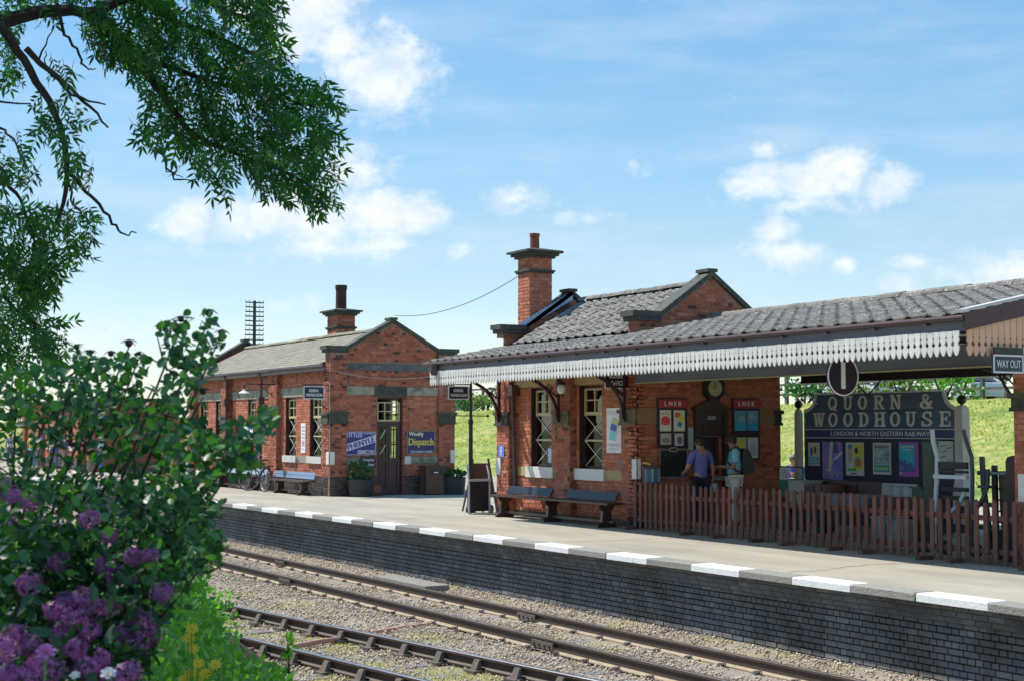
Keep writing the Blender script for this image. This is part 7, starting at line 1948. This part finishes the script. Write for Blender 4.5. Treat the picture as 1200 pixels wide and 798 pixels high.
rotb = dir_rot(dirs, spread=.75); sizb = .0315 * (.45 + 1.0 * nrng.random(len(PB)) ** .8)
me_r = bpy.data.meshes.new('leaf'); me_r.from_pydata(RLV.tolist(), [], RLF.tolist()); me_r.materials.append(LEAF_B)
PBd = np.array([proj(p)[2] for p in PB]); order = np.argsort(-sizb / PBd)
off = woff(sh)
for i in order[:300]:
    o = bpy.data.objects.new('leaf', me_r); m4 = Matrix(rotb[i].tolist()).to_4x4() @ Matrix.Scale(sizb[i], 4); m4.translation = Vector(PB[i]) - off
    o.matrix_basis = m4; COL.objects.link(o); o.parent = sh
leaves_joined(list(order[300:]), PB, rotb, sizb, 'foliage', sh, LEAF_B, [(RLV, [tuple(f) for f in RLF])])
s = MB(); base = np.array([-5.65, .95, .12])
tips = [(245,372,5.3), (212,376,5.3), (258,392,5.3), (151,404,5.6), (163,416,5.6), (130,416,5.6), (105,416,5.6), (90,412,5.6), (238,462,5.1), (310,490,5.1), (290,520,5.1), (262,560,5.1), (262,630,5.0), (20,440,5.7), (60,470,5.7), (230,600,5.2), (110,470,5.6), (40,520,5.6), (180,450,5.4)]
for (px, py, D) in tips:
    tip = ahead(px, py + 3, D); b0 = base + np.array([rng.uniform(-.25,.25), rng.uniform(-.35,.25), 0])
    mid1 = b0*.62 + tip*.38 + np.array([0,0,-.10]); mid2 = b0*.25 + tip*.75 + np.array([rng.uniform(-.05,.05), rng.uniform(-.05,.05), -.03])
    s.tube([b0, mid1, mid2, tip], [.014, .010, .006, .003], 5)
    for t in (.45, .6, .75, .88):
        q = mid1*(1-t) + tip*t; e = q + np.array([rng.uniform(-.16,.16), rng.uniform(-.16,.16), rng.uniform(.02,.16)]); s.tube([q, (q+e)/2 + np.array([0,0,-.01]), e], [.005, .004, .002], 4)
s.build('stems', STEM, sh)
for (px, py, D, kk) in ((245,367,5.3,1), (212,374,5.3,.8), (206,386,5.3,.9), (260,390,5.3,.9), (151,402,5.6,1), (163,414,5.6,.6), (130,414,5.6,.8), (105,413,5.6,.8), (90,407,5.6,.7), (77,402,5.7,.5), (238,458,5.1,.8), (186,384,5.3,.6)):
    c = ahead(px, py, D); s = MB(); r = .014*kk
    s.lathe([(r*.4, -r*1.1), (r, -r*.4), (r*1.05, r*.2), (r*.6, r*.9), (r*.2, r)], tuple(c), 8)
    for k in range(6):
        a = 2*math.pi*k/6 + rng.uniform(-.2,.2); e = Vector(c) + Vector((math.cos(a)*.034, math.sin(a)*.034, rng.uniform(-.012,.006)))*kk; s.tube([tuple(Vector(c) + Vector((0,0,r*.6))), tuple((Vector(c)+e)/2 + Vector((0,0,.009*kk))), tuple(e)], [.003*kk, .0025*kk, .0008], 4)
    s.build('seed_head', HIP, sh)

# ------------------------------------------------------------------ purple-flowered shrub, lower left
lc = thing('lilac_shrub', 'shrub with purple flower clusters in the bottom left corner', 'shrub', (-4.9, .9, .15))
FLR = []
for k in range(4):
    a = math.pi/2*k; FLR.append([(0,0,0), (.5*math.cos(a-.45), .5*math.sin(a-.45), .12), (.95*math.cos(a), .95*math.sin(a), .02), (.5*math.cos(a+.45), .5*math.sin(a+.45), .12)])
FLV = np.array([p for q in FLR for p in q], float); FLF = np.array([(4*k, 4*k+1, 4*k+2, 4*k+3) for k in range(4)])
clus = [(67,658,17,4.9), (33,684,18,4.7), (122,663,15,4.9), (136,674,16,4.9), (150,678,13,4.9), (98,700,18,4.7), (76,706,16,4.7), (112,712,17,4.7), (86,724,18,4.6), (64,716,15,4.6), (104,738,16,4.6), (130,712,14,4.8), (16,744,20,4.5), (4,762,20,4.4), (36,756,16,4.5), (72,742,16,4.6), (80,756,15,4.6), (116,772,16,4.5), (102,782,18,4.4), (158,712,11,4.9), (164,730,20,4.8), (176,744,18,4.8), (160,754,18,4.7), (150,788,18,4.5), (60,786,20,4.4), (28,792,20,4.3), (8,790,18,4.3), (128,796,16,4.4), (104,608,14,4.7), (14,580,13,4.8), (34,590,12,4.8), (156,652,13,4.6), (88,760,16,4.5), (190,694,15,4.6), (176,650,11,4.6), (128,628,11,4.7), (46,776,14,4.4), (142,742,14,4.7), (20,614,11,5.1)]
for (px, py, r, D) in clus:
    c = ahead(px, py, D); R = r / FPX * D * .98; n = int(34 + r*3.2)
    d = nrng.normal(size=(n, 3)); d /= np.linalg.norm(d, axis=1)[:, None]
    P = c + d * R * (.55 + .45*nrng.random((n, 1))) * np.array([1, 1, .85])
    z = d + nrng.normal(size=d.shape)*.25; z /= np.linalg.norm(z, axis=1)[:, None]
    x_ = np.cross(z, np.tile([.3, .2, 1.], (n, 1))); x_ /= np.linalg.norm(x_, axis=1)[:, None]; y_ = np.cross(z, x_)
    V, F = scatter(FLV, FLF, P, np.stack([x_, y_, z], 2), .0115 * (.7 + .6*nrng.random((n, 1))))
    np_mesh('flower_cluster', V, F, PETAL_P, lc)
a, b = sample([(-30,600),(60,620),(150,640),(178,690),(186,740),(162,790),(165,830),(-30,830)], 1700); dd = 5.0 - (b - 600)/200*.6 + nrng.normal(size=len(a))*.16 + .30
P = np.array([ahead(i, j, k) for i, j, k in zip(a, b, dd)])
dirs = nrng.normal(size=P.shape)*.7 + np.array([0, 0, .35]); NLV = LV * np.array([.75, 1, 1])
V, F = scatter(NLV, LF, P, dir_rot(dirs, spread=.7), .062*(.6 + .8*nrng.random((len(P), 1))))
tag(np_mesh('foliage', V, F, LEAF_D, lc), kind='stuff')
s = MB()
for k in range(26):
    b0 = np.array([-4.9 + rng.uniform(-.6,.5), .8 + rng.uniform(-.5,.7), .1]); q = clus[k % len(clus)]; tp_ = ahead(q[0], q[1], q[3] + .05)
    s.tube([b0, b0*.4 + tp_*.6 + np.array([0,0,-.05]), tp_], [.010, .006, .003], 4)
s.build('stems', STEM, lc)
# single flowers
def flower(label, px, py, D, r, petals, m_, cat='flower', name='flower', group=None, layers=2, face=.75):
    c = Vector(ahead(px, py, D)); t = thing(name, label, cat, tuple(c), group)
    toc = (Vector(CAM) - c).normalized() * face + Vector((-.2, 0, .7)) ; toc.normalize()
    x_ = toc.orthogonal().normalized(); y_ = toc.cross(x_)
    for l in range(layers):
        for k in range(petals):
            a = 2*math.pi*(k + .5*l)/petals; d = x_*math.cos(a) + y_*math.sin(a); w = toc.cross(d); R = r*(1 - .28*l); up = toc*(.12 + .35*l)*r
            s = MB(); wd_ = 2.6/petals*R
            s.add([tuple(c), tuple(c + d*R*.45 + w*wd_*.7 + up*.7), tuple(c + d*R*.9 + w*wd_*.6 + up), tuple(c + d*R + up*.8), tuple(c + d*R*.9 - w*wd_*.6 + up), tuple(c + d*R*.45 - w*wd_*.7 + up*.7), tuple(c + d*R*.5 + up*.35)], [(0,1,6),(1,2,6),(2,3,6),(3,4,6),(4,5,6),(5,0,6)])
            s.build('petal', m_, t)
    MB().lathe([(r*.16, 0), (r*.2, r*.1), (r*.05, r*.22)], tuple(c), 8).build('centre', PETAL_Y, t)
    g = c + Vector((.05, -.03, -.28)); MB().tube([tuple(c), tuple((c+g)/2 + Vector((.02,0,0))), tuple(g)], [.003, .003, .003], 4).build('stalk', LEAF_G, t)
    return t
flower('pale pink ruffled flower in front of the purple clusters, bottom left', 54, 764, 4.2, .030, 7, PETAL_K, layers=3)
flower('small white flower at the bottom edge below the pink flower', 88, 791, 4.2, .016, 5, PETAL_W)
flower('larger white flower at the bottom edge, right of the small white one', 127, 789, 4.2, .024, 6, PETAL_W)
# ------------------------------------------------------------------ ground cover on the bank, with yellow flowers
n = 80000
gx = -24 + 19*nrng.random(n); gy = 1.9 + (4.0 + .08*(gx+24))*nrng.random(n)**.8
def edge(x): return min(4.7, abs(x) * (.365 if x > -9 else (.35 if x > -11 else .345))) - .12 + .12*math.sin(x*3.1) + .08*math.sin(x*7.3)
kp = np.array([y < edge(x) for x, y in zip(gx, gy)])
gx, gy = gx[kp], gy[kp]
gz = np.array([near_h(x, y) for x, y in zip(gx, gy)])
lift = np.abs(nrng.normal(size=len(gx))) * .10 + .12 + .07*np.sin(gx*4)*np.sin(gy*5)
P = np.stack([gx, gy, gz + nrng.random(len(gx))*lift*1.5], 1)
dirs = nrng.normal(size=P.shape)*.6 + np.array([0, 0, .7])
V, F = scatter(LV, LF, P, dir_rot(dirs, spread=.8), (.030 + .03*nrng.random((len(P), 1))))
tag(np_mesh('ground_cover', V, F, LEAF_G), 'low bright green leafy ground cover on the near bank', 'ground cover', kind='stuff')
yl = 'yellow daisy-like flower among the low green leaves at the bottom'
for k, (px, py, w_) in enumerate(((225,737,'topmost yellow flower'), (221,748,'second yellow flower from the top'), (226,760,'third yellow flower from the top, standing alone'), (232,777,'yellow flower left of the broad one in the lower row'), (252,779,'broad yellow flower furthest to the right'), (225,788,'small yellow flower below the left one of the pair'), (241,789,'lower yellow flower between the left and right ones'), (235,793,'lowest yellow flower of the middle group'), (216,796,'yellow flower cut by the bottom edge of the picture'))):
    flower(w_ + ' among the green leaves', px, py, 6.4, .030, 9, PETAL_Y, name='yellow_flower', layers=1, face=1.0)
# upright shoot at the edge
c0 = ahead(338, 812, 8.6); t = thing('shoot', 'upright leafy shoot standing above the ground cover beside the siding', 'plant', tuple(c0))
tip = ahead(337, 748, 8.4); MB().tube([c0, c0*.5 + tip*.5 + np.array([.02,0,0]), tip], [.006, .005, .002], 5).build('stem', STEM, t)
k = 46; tt = nrng.random(k); P = c0*(1-tt[:, None]) + tip*tt[:, None] + nrng.normal(size=(k, 3))*.012
V, F = scatter(LV, LF, P, dir_rot(nrng.normal(size=(k, 3))*.6 + [0,0,.7], spread=.7), .05*(.6 + .6*nrng.random((k, 1))))
np_mesh('leaves', V, F, LEAF_G, t)
# leafy fringe where the bank meets the siding, seen under the shrub
a, b = sample([(175,640),(245,622),(262,640),(250,668),(238,690),(250,712),(262,738),(256,760),(290,770),(330,786),(350,806),(180,806)], 2600)
dd = 8.6 - (b - 640)/160*1.2 + nrng.normal(size=len(a))*.5
P = np.array([ahead(i, j, k) for i, j, k in zip(a, b, dd)])
V, F = scatter(LV, LF, P, dir_rot(nrng.normal(size=P.shape)*.6 + [0,0,.5], spread=.8), (.030 + .028*nrng.random((len(P), 1))))
tag(np_mesh('bank_fringe', V, F, LEAF_G), 'fringe of small bright leaves below the shrub at the edge of the siding', 'ground cover', kind='stuff')
